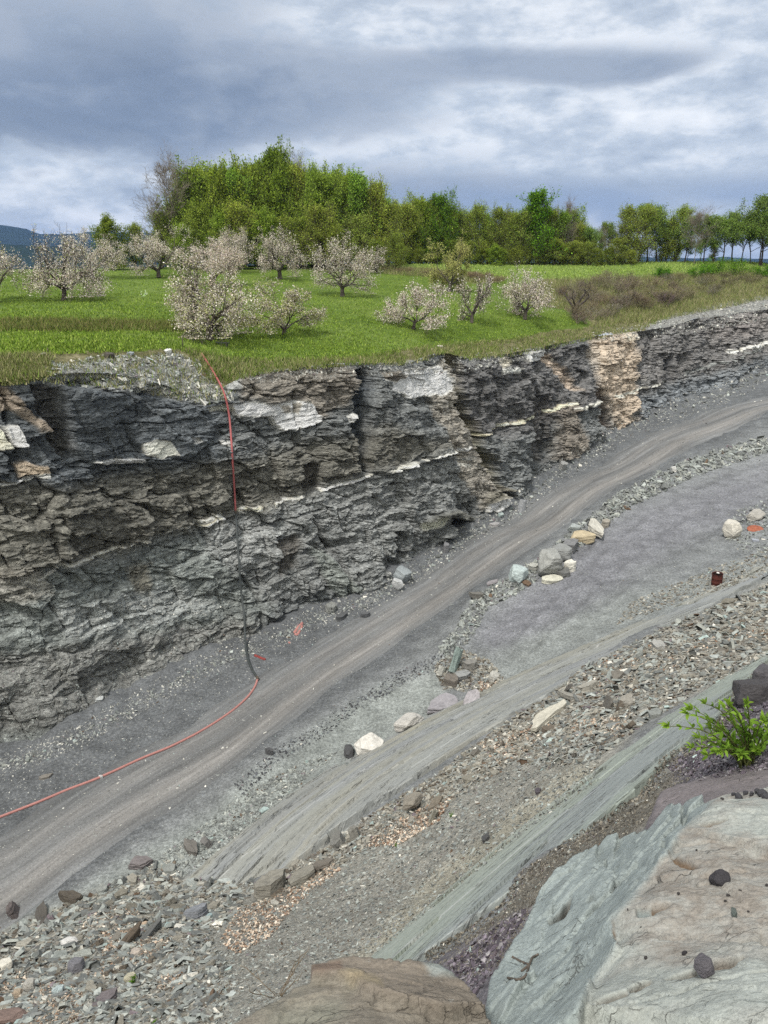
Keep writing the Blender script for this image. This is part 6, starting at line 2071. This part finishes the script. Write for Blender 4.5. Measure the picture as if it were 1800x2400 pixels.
def foliage(name, pts, n, size, spread, cols, weights, rng_, parent, aspect=0.6, dim=0.25):
    idx = rng_.integers(0, len(pts), n)
    C = pts[idx] + rng_.normal(0, spread, (n, 3))
    C[:, 2] = np.maximum(C[:, 2], 0.05 * pts[:, 2].max())
    cl = np.array([srgb(*c) for c in cols])
    ci = rng_.choice(len(cl), n, p=np.array(weights) / sum(weights))
    colr = cl[ci] * rng_.uniform(1 - dim, 1 + dim, (n, 1)) * (1 + 0.15 * rng_.normal(0, 1, len(pts))[idx][:, None]).clip(0.6, 1.4)
    return leaf_quads(name, C, np.tile(np.array([[0, 0, 0.6]]), (n, 1)), size * rng_.uniform(0.45, 1.5, n), colr, rng_, M_LEAF, 0.9, parent, None, 'col', aspect)


BLOS = [(226, 217, 206), (238, 231, 222), (218, 198, 190), (170, 172, 116), (136, 130, 112)]
APPLES = [  # base u, v, crown left, right, top, style, label
    (-6, 715, -70, 68, 562, 'white', 'blossoming apple tree cut off by the left edge of the photo'),
    (150, 704, 78, 262, 546, 'white', 'broad low blossoming apple tree with drooping branches, second from the left'),
    (214, 652, 150, 306, 545, 'white', 'blossoming apple tree partly hidden behind the broad low one at left'),
    (372, 651, 296, 450, 538, 'white', 'blossoming apple tree with a short thick trunk right of the lone sapling'),
    (498, 668, 432, 578, 566, 'pink', 'pinkish apple tree rising right behind the tallest front apple tree'),
    (545, 640, 490, 600, 538, 'white', 'blossoming apple tree at the back of the row behind the pinkish one'),
    (656, 654, 600, 724, 540, 'white', 'blossoming apple tree with a pale banded trunk before the dark wood'),
    (803, 695, 724, 882, 562, 'white', 'round blossoming apple tree standing alone right of the wood centre'),
    (884, 640, 850, 906, 580, 'white', 'small blossoming apple tree peeping out behind the round one'),
    (491, 797, 392, 602, 600, 'mixed', 'largest front apple tree with ivy clad trunk nearest the hose'),
    (665, 783, 594, 764, 664, 'olive', 'vase shaped apple tree with few blossoms right of the largest front one'),
    (969, 771, 892, 1060, 668, 'white', 'wide low apple tree with a trailing right branch near the rim'),
    (1053, 684, 998, 1102, 568, 'tan', 'tan budding apple tree without blossom standing on the slope'),
    (1105, 757, 1066, 1152, 648, 'white', 'slim leaning apple tree between two wider ones near the rim'),
    (1230, 749, 1164, 1302, 634, 'white', 'apple tree with thin blossom next to the dead tree'),
    (1348, 744, 1316, 1382, 666, 'dead', 'small dead apple tree with bare broken limbs at the edge of the brush'),
]
for i, (u, v, l, r_, top, style, label) in enumerate(APPLES):
    h_ = hit([BV_FIELD], max(u, 2), v) if u > 0 else down([BV_FIELD], *(at_y(u, v, 64)[:2]))
    P = h_[0]
    k = px2m(P)
    rt_ = link(bpy.data.objects.new('apple_tree', None))
    rt_.location = P
    tag(rt_, label, 'tree', 'apple trees of the orchard above the quarry')
    H, W = (v - top) * k, (r_ - l) * k
    g = np.random.default_rng(400 + i)
    if style == 'dead':
        t = Tree(500 + i, 3, ('short', 0.35), 4, 0.14, (15, 45), 0.03, 0.5, (0, 1), 0.5)
        s0, s1, ra, tp = t.fit(W, H)
        wood('trunk', s0, s1, np.maximum(ra * 2.0, 0.02), srgb(70, 64, 60), rt_)
        continue
    t = Tree(500 + i, 4, ('short', 0.16 if style != 'olive' else 0.10), (8 if i in (1, 9) else 5) if style != 'olive' else 4, 0.17, (38, 78) if style != 'olive' else (28, 62), 0.035 if style != 'tan' else 0.0, 0.62, (1, 2), 0.25)
    s0, s1, ra, tp = t.fit(W * 0.86, H * 0.96, (((l + r_) / 2 - u) * k, 0))
    if i in (1, 9):                                  # drooping skirts
        tp = np.concatenate([tp, tp * (np.array([1.0, 1.0, 0.45]) if i == 1 else np.array([1.12, 1.12, 0.55])) + np.array([0, 0, (0.05 if i == 1 else 0.16) * H])])
    wood('trunk', s0, s1, np.maximum(ra * (1.15 if i in (3, 6, 9) else 0.95), 0.008), srgb(82, 76, 70), rt_)
    nb_, wts = {'white': (8600, (4, 3, 2.5, 2.4, 1.6)), 'pink': (14000, (4, 3, 6, 2, 1)), 'mixed': (17000, (4, 2, 1.5, 5, 2.5)), 'olive': (9000, (2, 1, 1, 6, 3)), 'tan': (11000, (0.4, 0.2, 0.3, 8, 3))}[style]
    if i in (8, 13):
        nb_ //= 2
    foliage('crown', tp, int(nb_ * min(1.3, max(0.6, W / 5.5))), 0.046 if style != 'tan' else 0.065, 0.13, BLOS if style != 'tan' else [(178, 180, 110), (160, 160, 96), (190, 188, 130), (178, 178, 110), (150, 146, 100)], wts, g, rt_, 0.75)

# woodland: a few trees grown once, then copied
WOODK = {}


def wood_kind(key, tree, W, n, size, spread, cols, wts, bark, thick=1.0):
    g = np.random.default_rng(abs(hash(key)) % 1000 if False else sum(map(ord, key)))
    s0, s1, ra, tp = tree.fit(W, 1.0)
    rt_ = link(bpy.data.objects.new('tree', None))
    tk = wood('trunk', s0, s1, np.maximum(ra * thick * 0.55, 0.0011 if n else 0.0006), srgb(*bark), rt_, 4)
    cr = foliage('crown', tp, n, size, spread, cols, wts, g, rt_, 0.7, 0.3) if n else None
    WOODK[key] = (rt_, tk, cr)


for s in (1, 2, 3):
    wood_kind('maple%d' % s, Tree(600 + s, 3, ('leader', 0.05, 0.42), 3, 0.10, (50, 85), 0.06, 0.6, (1, 2), 0.3), 0.56, 17000, 0.0098, 0.022,
              [(122, 140, 56), (104, 122, 46), (142, 158, 70), (94, 110, 48)], (5, 4, 2, 3), (70, 66, 56))
for s in (1, 2):
    wood_kind('olive%d' % s, Tree(620 + s, 3, ('leader', 0.05, 0.40), 3, 0.10, (40, 75), 0.08, 0.6, (1, 2), 0.3), 0.50, 11000, 0.0088, 0.024,
              [(130, 146, 62), (116, 132, 54), (146, 158, 76), (118, 122, 60)], (4, 4, 2, 3), (86, 78, 64))
    wood_kind('tall%d' % s, Tree(640 + s, 3, ('leader', 0.08, 0.32), 3, 0.08, (25, 60), 0.12, 0.6, (1, 2), 0.3), 0.36, 11000, 0.0095, 0.020,
              [(112, 140, 54), (98, 126, 46), (132, 156, 66)], (5, 4, 2), (72, 66, 54))
    wood_kind('open%d' % s, Tree(660 + s, 3, ('leader', 0.26, 0.38), 2, 0.10, (35, 70), 0.10, 0.6, (1, 2), 0.3), 0.56, 8500, 0.0105, 0.026,
              [(112, 134, 66), (98, 118, 56), (130, 148, 80)], (5, 4, 2), (64, 58, 50), 0.9)
    wood_kind('bare%d' % s, Tree(680 + s, 4, ('leader', 0.22, 0.42), 2, 0.10, (22, 55), 0.12, 0.62, (1, 2), 0.3), 0.50, 0, 0, 0, [], [], (122, 113, 104), 0.5)
WL = {'maple': ('leafy bright green tree in the wood behind the orchard', 'leafy green trees of the wood'),
      'olive': ('olive brown budding tree in the wood behind the orchard', 'budding trees of the wood'),
      'tall': ('tall narrow fresh green tree in the wood behind the field', 'narrow green trees of the wood'),
      'open': ('open crowned tree with visible trunk in the thin tree row at right', 'open trees of the right hand row'),
      'bare': ('bare grey tree with fine twigs standing in the wood', 'bare trees of the wood')}
used_first = set()


def plant(key, u, top, y, wide=1.0, label=None, tintc=(1, 1, 1), group=True):
    P = down([BV_FIELD], *(at_y(u, 615, y)[:2]))[0]
    H = at_y(u, top, y)[2] - P.z
    src = WOODK[key]
    if key in used_first:
        rt_ = src[0].copy()
        COL.objects.link(rt_)
        for ch in src[1:]:
            if ch is not None:
                c = ch.copy()
                COL.objects.link(c)
                c.parent = rt_
                if ch is src[2]:
                    c.color = (*tintc, 1)
    else:
        rt_ = src[0]
        used_first.add(key)
        if src[2] is not None:
            src[2].color = (*tintc, 1)
    rt_.location = P - Vector((0, 0, 0.1))
    rt_.scale = (H * wide, H * wide, H)
    rt_.rotation_euler = (0, 0, PR.uniform(0, 6.28))
    kind = ''.join(c for c in key if c.isalpha())
    for kk in ('label', 'group'):
        if kk in rt_:
            del rt_[kk]
    tag(rt_, label or WL[kind][0], 'tree', (group if group is not True else None) if label else WL[kind][1])
    return rt_


PR = random.Random(5)


def tc():
    f = PR.uniform(1.15, 1.5)
    return (f * PR.uniform(0.95, 1.05), f, f * PR.uniform(0.85, 1.1))


plant('bare1', 405, 362, 119, 0.95, 'large bare tree with fanned branches at the left end of the wood')
plant('maple1', 655, 348, 121, 0.62, 'tallest green tree rising above the middle of the wood', (0.95, 1.0, 0.9))
plant('bare2', 705, 352, 127, 0.5, 'pale bare tree whose thin top stands above the wood beside the tallest green tree')
plant('maple2', 1030, 455, 128, 0.85, 'round deep green tree where the wood drops to the lower tree row', (0.75, 0.98, 0.7))
plant('tall1', 1262, 447, 128, 1.25, 'vivid green tree taller than its neighbours in the lower tree row', (0.85, 1.05, 0.7))
plant('bare1', 1322, 462, 130, 0.6, 'whitish bare tree right of the vivid green tree')
plant('open1', 1785, 456, 130, 1.0, 'tall dark open tree at the right edge of the photo')
plant('maple3', 262, 508, 112, 1.2, 'single bright green tree behind the orchard at left', (1.1, 1.05, 0.9))
plant('olive1', 318, 524, 114, 0.9, 'pale budding tree between the single green tree and the wood', (1.3, 1.3, 1.3))
PROFILE = [(385, 505), (430, 420), (470, 400), (520, 388), (560, 390), (600, 384), (640, 372), (690, 375), (740, 392), (790, 400), (830, 402), (870, 432), (930, 452),
           (985, 468), (1100, 490), (1150, 492), (1200, 478), (1290, 470), (1370, 520), (1430, 512), (1480, 492), (1540, 486), (1600, 500), (1650, 490), (1700, 512), (1760, 488), (1850, 460)]
pu_, pv_ = [p[0] for p in PROFILE], [p[1] for p in PROFILE]
u = 388
while u < 945:
    plant(PR.choice(['maple1', 'maple2', 'maple3', 'maple1', 'olive1', 'olive2', 'tall2']), u + PR.uniform(-8, 8), np.interp(u, pu_, pv_) + PR.uniform(-14, 34), 118 + PR.uniform(-2, 4), PR.uniform(.62, .85), None, tc())
    u += 31
u = 395
while u < 950:
    plant(PR.choice(['maple2', 'maple3', 'olive1', 'olive2', 'tall1']), u + PR.uniform(-8, 8), np.interp(u, pu_, pv_) + PR.uniform(0, 26), 128 + PR.uniform(-2, 4), PR.uniform(.7, 1.0), None, tc())
    u += 30
u = 380
while u < 960:
    plant(PR.choice(['maple1', 'maple3', 'olive2']), u + PR.uniform(-8, 8), max(460, np.interp(u, pu_, pv_) + 80 + PR.uniform(0, 60)), 114 + PR.uniform(-2, 2), PR.uniform(.9, 1.15), None, tc())
    u += 46
u = 952
while u < 1380:
    plant(PR.choice(['maple2', 'olive1', 'olive2', 'tall1', 'tall2', 'olive2']), u, np.interp(u, pu_, pv_) + PR.uniform(-12, 26), 130 + PR.uniform(-2, 5), PR.uniform(.75, 1.05), None, tc())
    u += 24
u = 960
while u < 1420:
    plant(PR.choice(['olive1', 'olive2', 'tall2', 'bare2']), u, np.interp(u, pu_, pv_) + PR.uniform(20, 50), 138 + PR.uniform(-2, 5), PR.uniform(.9, 1.2), None, tc())
    u += 28
u = 940
while u < 1500:
    plant(PR.choice(['olive1', 'olive2', 'maple3']), u, PR.uniform(558, 588), 127 + PR.uniform(-1, 2), PR.uniform(1.2, 1.7), 'low bushy tree at the foot of the tree row behind the field', tc(), 'low bushy trees of the tree row')
    u += 20
u = 1385
while u < 1860:
    plant(PR.choice(['open1', 'open2', 'open1', 'olive1', 'bare2', 'open2']), u, np.interp(u, pu_, pv_) + PR.uniform(-14, 26), 131 + PR.uniform(-2, 6), PR.uniform(.8, 1.1), None, tc())
    u += 22
u = 1370
while u < 1700:
    plant(PR.choice(['olive1', 'open2', 'bare1']), u, np.interp(u, pu_, pv_) + PR.uniform(45, 80), 139 + PR.uniform(-2, 6), PR.uniform(1.0, 1.3), None, tc())
    u += 30

# ------------------------------------------------------------------ brush on the slope
SH = []
for s in range(4):
    r = random.Random(800 + s)
    segs, tips = [], []
    for j in range(16):
        p = Vector((r.gauss(0, .08), r.gauss(0, .08), 0))
        a, t = r.uniform(0, 6.28), math.radians(r.uniform(5, 55))
        d = Vector((math.cos(a) * math.sin(t), math.sin(a) * math.sin(t), math.cos(t)))
        rad = 0.012
        for i in range(6):
            d = (d + Vector((r.gauss(0, .12), r.gauss(0, .12), r.gauss(0.02, .08)))).normalized()
            q = p + d * 0.17 * r.uniform(.7, 1.2)
            segs.append((p, q, rad, rad * .8))
            if i > 1:
                for _ in range(3):
                    dd = (d + Vector((r.gauss(0, .6), r.gauss(0, .6), r.gauss(.1, .4)))).normalized()
                    e = q + dd * r.uniform(.12, .3)
                    segs.append((q, e, rad * .5, .004))
                    e2 = e + (dd + Vector((r.gauss(0, .5), r.gauss(0, .5), .2))).normalized() * .12
                    segs.append((e, e2, .005, .003))
                    tips.append(e2)
            p, rad = q, rad * .8
    s0 = np.array([x[0][:] for x in segs]); s1 = np.array([x[1][:] for x in segs]); ra = np.array([[x[2], x[3]] for x in segs])
    rt_ = bpy.data.objects.new('bare_shrub', None)
    COL.objects.link(rt_)
    a = wood('stems', s0, s1, np.maximum(ra, 0.0055), srgb(116, 100, 96), rt_, 3)
    g = np.random.default_rng(820 + s)
    b = foliage('foliage', np.array([x[:] for x in tips]), 260, 0.022, 0.03, [(136, 120, 88), (120, 118, 70), (110, 92, 84)], (3, 2, 3), g, rt_)
    SH.append((rt_, a, b))
first = set()


def shrub(u, v, size, idx, label, group, sc=(1, 1, 1), bc=(1, 1, 1), flat=0.8, bv=None):
    h_ = hit(bv or [BV_FIELD], u, v)
    if h_ is None:
        return
    src = SH[idx]
    if idx in first:
        rt_ = src[0].copy()
        COL.objects.link(rt_)
        ch = []
        for c0 in src[1:]:
            c = c0.copy()
            COL.objects.link(c)
            c.parent = rt_
            ch.append(c)
    else:
        rt_, ch = src[0], src[1:]
        first.add(idx)
    base_ = srgb(124, 115, 102)
    ch[0].color = (base_[0] * sc[0], base_[1] * sc[1], base_[2] * sc[2], 1)
    ch[1].color = (*bc, 1)
    rt_.location = Vector(h_[0]) - Vector((0, 0, 0.05))
    rt_.scale = (size, size, size * flat)
    rt_.rotation_euler = (0, 0, PR.uniform(0, 6.28))
    tag(rt_, label, 'shrub', group)


BRUSHP = [(1300, 690), (1380, 668), (1480, 656), (1600, 655), (1660, 668), (1690, 690), (1600, 715), (1500, 740), (1400, 765), (1350, 762), (1335, 740)]
n = 0
while n < 95:
    u, v = PR.uniform(1290, 1700), PR.uniform(655, 768)
    if in_poly(np.array([u]), np.array([v]), BRUSHP)[0]:
        f = PR.uniform(0.8, 1.25)
        shrub(u, v, PR.uniform(1.1, 2.0), PR.randrange(4), 'bare grey brown shrub in the brush on the slope right of the orchard', 'bare shrubs of the brush', (f, f * PR.uniform(.9, 1.12), f * PR.uniform(.75, 1.1)), (f, f * PR.uniform(.95, 1.3), f * .9))
        n += 1
for i in range(26):
    u = PR.uniform(1640, 1810)
    shrub(u, np.interp(u, [1640, 1810], [650, 645]) + PR.uniform(0, 34), PR.uniform(.8, 1.4), PR.randrange(4), 'low dull green shrub on the bank at the right edge', 'low shrubs on the right bank', (.95, 1.0, .8), (.7, .9, .6), 0.6)
for i in range(22):
    u = PR.uniform(890, 1180)
    shrub(u, np.interp(u, [890, 1000, 1180], [634, 642, 662]) + PR.uniform(-6, 6), PR.uniform(.9, 1.5), PR.randrange(4), 'low brown weedy shrub between orchard and upper field', 'low shrubs along the upper field', (1.1, 1.0, .85), (1.1, 1.0, .8), 0.6)
GS = [(1553, 652, 32, 24, 'small dark green bush at the left of the green bushes by the field', (0.7, 0.9, 0.6)), (1636, 650, 50, 28, 'low bright green bush second from left in the row by the field', (.9, 1.1, .7)),
      (1672, 644, 46, 38, 'tallest rounded green bush in the row by the field', (.9, 1.05, .7)), (1722, 646, 66, 40, 'wide bright green bush at the right of the row by the field', (1.1, 1.15, .75)), (1790, 648, 50, 26, 'dull green bush at the far right by the field', (.75, .9, .7))]
for i, (u, v, w_, hh, label, tcl) in enumerate(GS):
    h_ = hit([BV_FIELD], u, v)
    k = px2m(h_[0])
    rt_ = link(bpy.data.objects.new('green_bush', None))
    rt_.location = h_[0]
    tag(rt_, label, 'bush')
    t = Tree(900 + i, 3, ('short', 0.08), 7, 0.15, (20, 80), 0.03, 0.6, (1, 2), 0.2)
    s0, s1, ra, tp = t.fit(w_ * k, hh * k)
    wood('stems', s0, s1, ra * 0.5, srgb(90, 82, 70), rt_, 3)
    c = foliage('leaves', tp, 2200, 0.07, 0.12, [(96, 130, 44), (76, 108, 36), (120, 152, 60)], (4, 3, 2), np.random.default_rng(910 + i), rt_)
    c.color = (*tcl, 1)

# ------------------------------------------------------------------ grass and dry weeds
def b_blade(nb):
    return nb.attr('col', 0), None


M_BLADE = material('grass blades', b_blade, 0.9, 0.1)


def blades(name, C, hgt, wid, lean, cols, rng_):
    n = len(C)
    a = rng_.uniform(0, 6.283, n)
    s = np.stack([np.cos(a), np.sin(a), 0 * a], -1)
    tip = C + np.stack([rng_.normal(0, lean, n) * hgt, rng_.normal(0, lean, n) * hgt, hgt], -1)
    V = np.stack([C - s * wid[:, None], C + s * wid[:, None], tip], 1)
    cl = np.array([srgb(*c) for c in cols])
    cc_ = cl[rng_.integers(0, len(cl), n)] * rng_.uniform(.75, 1.25, (n, 1))
    o = mesh_obj(name, V.reshape(-1, 3), [np.arange(3 * n).reshape(-1, 3)], M_BLADE, False, {'col': ('FACE', 'FLOAT_COLOR', cc_)})
    tag(o, kind='stuff')


g = np.random.default_rng(77)
GRASSP = [(0, 838), (110, 832), (260, 828), (400, 820), (470, 830), (560, 846), (700, 846), (850, 840), (1000, 815), (1200, 797), (1300, 775), (1360, 760), (1300, 700), (1180, 660), (1000, 640), (880, 632), (300, 632), (0, 640)]
C, N, K = sample(GRASSP, 30000, g, UPPER, (), UPPER)
blades('grass', np.repeat(C, 3, 0) + g.normal(0, .12, (len(C) * 3, 3)) * np.array([1, 1, .0]), g.uniform(.05, .17, len(C) * 3), g.uniform(.02, .04, len(C) * 3), 0.35,
       [(102, 126, 44), (88, 112, 36), (118, 142, 54), (136, 152, 72)], g)
UPF = [(880, 618), (1820, 612), (1820, 640), (1640, 640), (1300, 654), (1180, 652), (1000, 630)]
C, N, K = sample(UPF, 7000, g, UPPER, (), UPPER)
blades('grass', np.repeat(C, 3, 0) + g.normal(0, .2, (len(C) * 3, 3)) * np.array([1, 1, .0]), g.uniform(.1, .3, len(C) * 3), g.uniform(.03, .07, len(C) * 3), 0.35, [(132, 154, 72), (116, 140, 58), (146, 162, 88)], g)
WEEDP = [(0, 838), (110, 834), (110, 880), (60, 900), (0, 905)]
WEED2 = [(430, 820), (560, 842), (700, 842), (850, 836), (1000, 812), (1200, 794), (1390, 765), (1480, 762), (1573, 745), (1500, 775), (1400, 795), (1300, 815), (1200, 836), (1100, 845), (1040, 830), (950, 858), (850, 856), (640, 872), (560, 890), (500, 900)]
WEED3 = [(1180, 690), (1290, 655), (1480, 650), (1640, 640), (1810, 636), (1810, 700), (1560, 750), (1380, 770), (1370, 740), (1290, 720)]
WEED4 = [(0, 750), (420, 755), (600, 745), (600, 768), (420, 778), (0, 776)]
DRY = [(132, 132, 88), (108, 118, 62), (152, 146, 110), (96, 116, 50), (118, 116, 82)]
for poly, n, h0, h1_, cols in ((WEEDP, 2500, .1, .35, DRY), (WEED2, 6500, .1, .34, DRY + [(92, 112, 44), (86, 106, 40)]), (WEED3, 12000, .25, .75, DRY), (WEED4, 3500, .15, .4, [(104, 112, 60), (92, 108, 48), (124, 116, 78)]),
                               (LIPL, 900, .1, .3, DRY), ([(890, 626), (1000, 632), (1120, 644), (1190, 656), (1120, 664), (1000, 650), (890, 642)], 2500, .3, .7, DRY)):
    C, N, K = sample(poly, n, g, UPPER, (), UPPER, 0.2, int(n / 100), 30)
    blades('dry_weeds', np.repeat(C, 3, 0) + g.normal(0, .15, (len(C) * 3, 3)) * np.array([1, 1, .0]), g.uniform(h0, h1_, len(C) * 3), g.uniform(.012, .03, len(C) * 3), 0.4, cols, g)

# small plants
def little_plant(u, v, name, label, cat, n, ln, colr, bvs, white=0):
    h_ = hit(bvs, u, v)
    k = px2m(h_[0])
    rt_ = link(bpy.data.objects.new(name, None))
    rt_.location = h_[0]
    tag(rt_, label, cat)
    r = random.Random(u)
    segs, tips = [], []
    for i in range(n):
        a, t = r.uniform(0, 6.28), math.radians(r.uniform(0, 40))
        d = Vector((math.cos(a) * math.sin(t), math.sin(a) * math.sin(t), math.cos(t)))
        p = Vector((0, 0, -0.02))
        for j in range(3):
            q = p + d * ln * k / 3 * r.uniform(.7, 1.1)
            segs.append((p, q, 0.06 * ln * k / 3, 0.05 * ln * k / 3))
            p = q
            tips.append(q)
    wood('stem', np.array([s[0][:] for s in segs]), np.array([s[1][:] for s in segs]), np.array([[s[2], s[3]] for s in segs]) * 0.6, srgb(104, 100, 70), rt_, 4)
    foliage('leaves', np.array([t[:] for t in tips]), n * 9, 0.13 * ln * k, 0.08 * ln * k, colr, [1] * len(colr), np.random.default_rng(u), rt_)


little_plant(336, 697, 'sapling', 'lone pale flowering sapling in the open grass between apple trees', 'sapling', 3, 17, [(196, 214, 168), (160, 196, 110), (226, 230, 214)], [BV_FIELD])
GR = [(104, 140, 50), (84, 122, 40)]
little_plant(1057, 1914, 'weed', 'tiny green weed on the bench gravel right of the thin brown slab', 'weed', 5, 14, GR, GROUND)
little_plant(928, 1984, 'weed', 'tiny green weed in the gravel below the rounded brown boulder', 'weed', 4, 12, GR, GROUND)
little_plant(312, 2304, 'weed', 'tiny green weed beside the yellow pebble', 'weed', 5, 20, GR, GROUND)
little_plant(362, 2398, 'weed', 'tiny green weed at the bottom edge of the photo', 'weed', 4, 16, GR, GROUND)

# ------------------------------------------------------------------ leafy shrub in the foreground
P0 = Vector(hit(GROUND, 1752, 1792)[0])
k = px2m(P0)
rt_ = link(bpy.data.objects.new('leafy_shrub', None))
rt_.location = P0
tag(rt_, 'bright green leafy shrub sprouting from dark rubble at the right edge', 'shrub')
r = random.Random(31)
segs, LV, LF, LCOL = [], [], [], []


def blade(p, d, ln, colr):
    d = d.normalized()
    s = d.cross(Vector((r.gauss(0, .6), r.gauss(0, .6), 1))).normalized()
    up = s.cross(d).normalized()
    b_ = len(LV)
    w_ = ln * r.uniform(.13, .18)
    for (a, sd_, h_) in ((0, 0, 0), (.3, 1, .05), (.65, .85, .04), (1, 0, -.10), (.65, -.85, .04), (.3, -1, .05), (.5, 0, -.02)):
        LV.append(tuple(p + d * ln * a + s * w_ * sd_ + up * ln * h_))
    for f in ((0, 1, 6), (1, 2, 6), (2, 3, 6), (3, 4, 6), (4, 5, 6), (5, 0, 6)):
        LF.append([b_ + x for x in f])
        LCOL.append(colr)


TIPS = [(1568, 1702), (1622, 1664), (1654, 1650), (1612, 1672), (1700, 1660), (1712, 1654), (1748, 1650), (1790, 1690), (1805, 1740), (1622, 1752), (1700, 1716), (1768, 1712), (1668, 1706), (1735, 1690), (1640, 1730),
        (1690, 1760), (1725, 1740), (1775, 1760), (1660, 1770), (1810, 1690), (1820, 1720), (1830, 1660), (1735, 1770), (1800, 1780), (1755, 1735), (1680, 1735)]
for (tu, tv) in TIPS:
    T_ = Vector(at_y(tu, tv, P0.y + r.uniform(-.3, .35))) - P0
    p = Vector((r.uniform(-.05, .05), r.uniform(-.05, .05), -.03))
    ctrl = Vector((T_.x * .35, T_.y * .35, max(T_.z * .75, .08)))
    n = 9
    pv = p
    for i in range(1, n + 1):
        t = i / n
        q = p * (1 - t) ** 2 + ctrl * 2 * t * (1 - t) + T_ * t * t
        segs.append((pv, q, .0065 * (1 - .7 * (i - 1) / n), .0065 * (1 - .7 * i / n)))
        d = (q - pv).normalized()
        if i > 2:
            for _ in range(3):
                dd = (d * .8 + Vector((r.gauss(0, .55), r.gauss(0, .55), r.gauss(.25, .4)))).normalized()
                f = i / n
                c = np.array(srgb(88, 122, 44)) * (1 - f) + np.array(srgb(128, 160, 60)) * f
                blade(q, dd, r.uniform(.045, .078) * (1.1 - .2 * f), c * r.uniform(.75, 1.15))
        pv = q
    for _ in range(6):
        dd = (d + Vector((r.gauss(0, .4), r.gauss(0, .4), r.gauss(.35, .3)))).normalized()
        blade(T_, dd, r.uniform(.045, .07), np.array(srgb(142, 172, 66)) * r.uniform(.8, 1.1))
wood('stems', np.array([s[0][:] for s in segs]), np.array([s[1][:] for s in segs]), np.array([[s[2], s[3]] for s in segs]), srgb(96, 100, 60), rt_, 5)
mesh_obj('leaves', np.array(LV), [np.array(LF)], M_LEAF, True, {'col': ('FACE', 'FLOAT_COLOR', np.array(LCOL))}, rt_).color = (1, 1, 1, 1)

# dry stalks by the brown foreground slab
dr = link(bpy.data.objects.new('dry_stalks', None))
P1 = Vector(hit(GROUND, 650, 2335)[0])
dr.location = P1
tag(dr, 'dry leafless stalks sprouting left of the brown foreground slab', 'dry weed')
segs = []
for i in range(7):
    a = r.uniform(0, 6.28)
    d = Vector((math.cos(a) * .5, math.sin(a) * .5, .8)).normalized()
    p = Vector((0, 0, -.05))
    for j in range(5):
        d = (d + Vector((r.gauss(0, .15), r.gauss(0, .15), 0))).normalized()
        q = p + d * .13
        segs.append((p, q, .006, .005))
        if j > 1:
            segs.append((q, q + (d + Vector((r.gauss(0, .6), r.gauss(0, .6), .3))).normalized() * .12, .004, .003))
        p = q
wood('stalk', np.array([s[0][:] for s in segs]), np.array([s[1][:] for s in segs]), np.array([[s[2], s[3]] for s in segs]), srgb(112, 98, 80), dr, 4)

# ------------------------------------------------------------------ air: far hills fade to blue
def haze():
    v = np.array([[x, y, z] for x in (-7500, 7500) for y in (-60, 9500) for z in (EYE - 70, EYE + 420)], float)
    f = np.array([[0, 1, 3, 2], [4, 6, 7, 5], [0, 4, 5, 1], [2, 3, 7, 6], [0, 2, 6, 4], [1, 5, 7, 3]])
    mt = bpy.data.materials.new('air')
    mt.use_nodes = True
    nt = mt.node_tree
    nt.nodes.remove(nt.nodes['Principled BSDF'])
    pv_ = nt.nodes.new('ShaderNodeVolumePrincipled')
    pv_.inputs['Color'].default_value = (0.30, 0.50, 1.0, 1)
    pv_.inputs['Density'].default_value = 0.00007
    pv_.inputs['Anisotropy'].default_value = 0.2
    nt.links.new(pv_.outputs[0], nt.nodes['Material Output'].inputs['Volume'])
    o = mesh_obj('haze', v, [f], mt)
    tag(o, kind='stuff')


HAZE = True
if HAZE:
    haze()
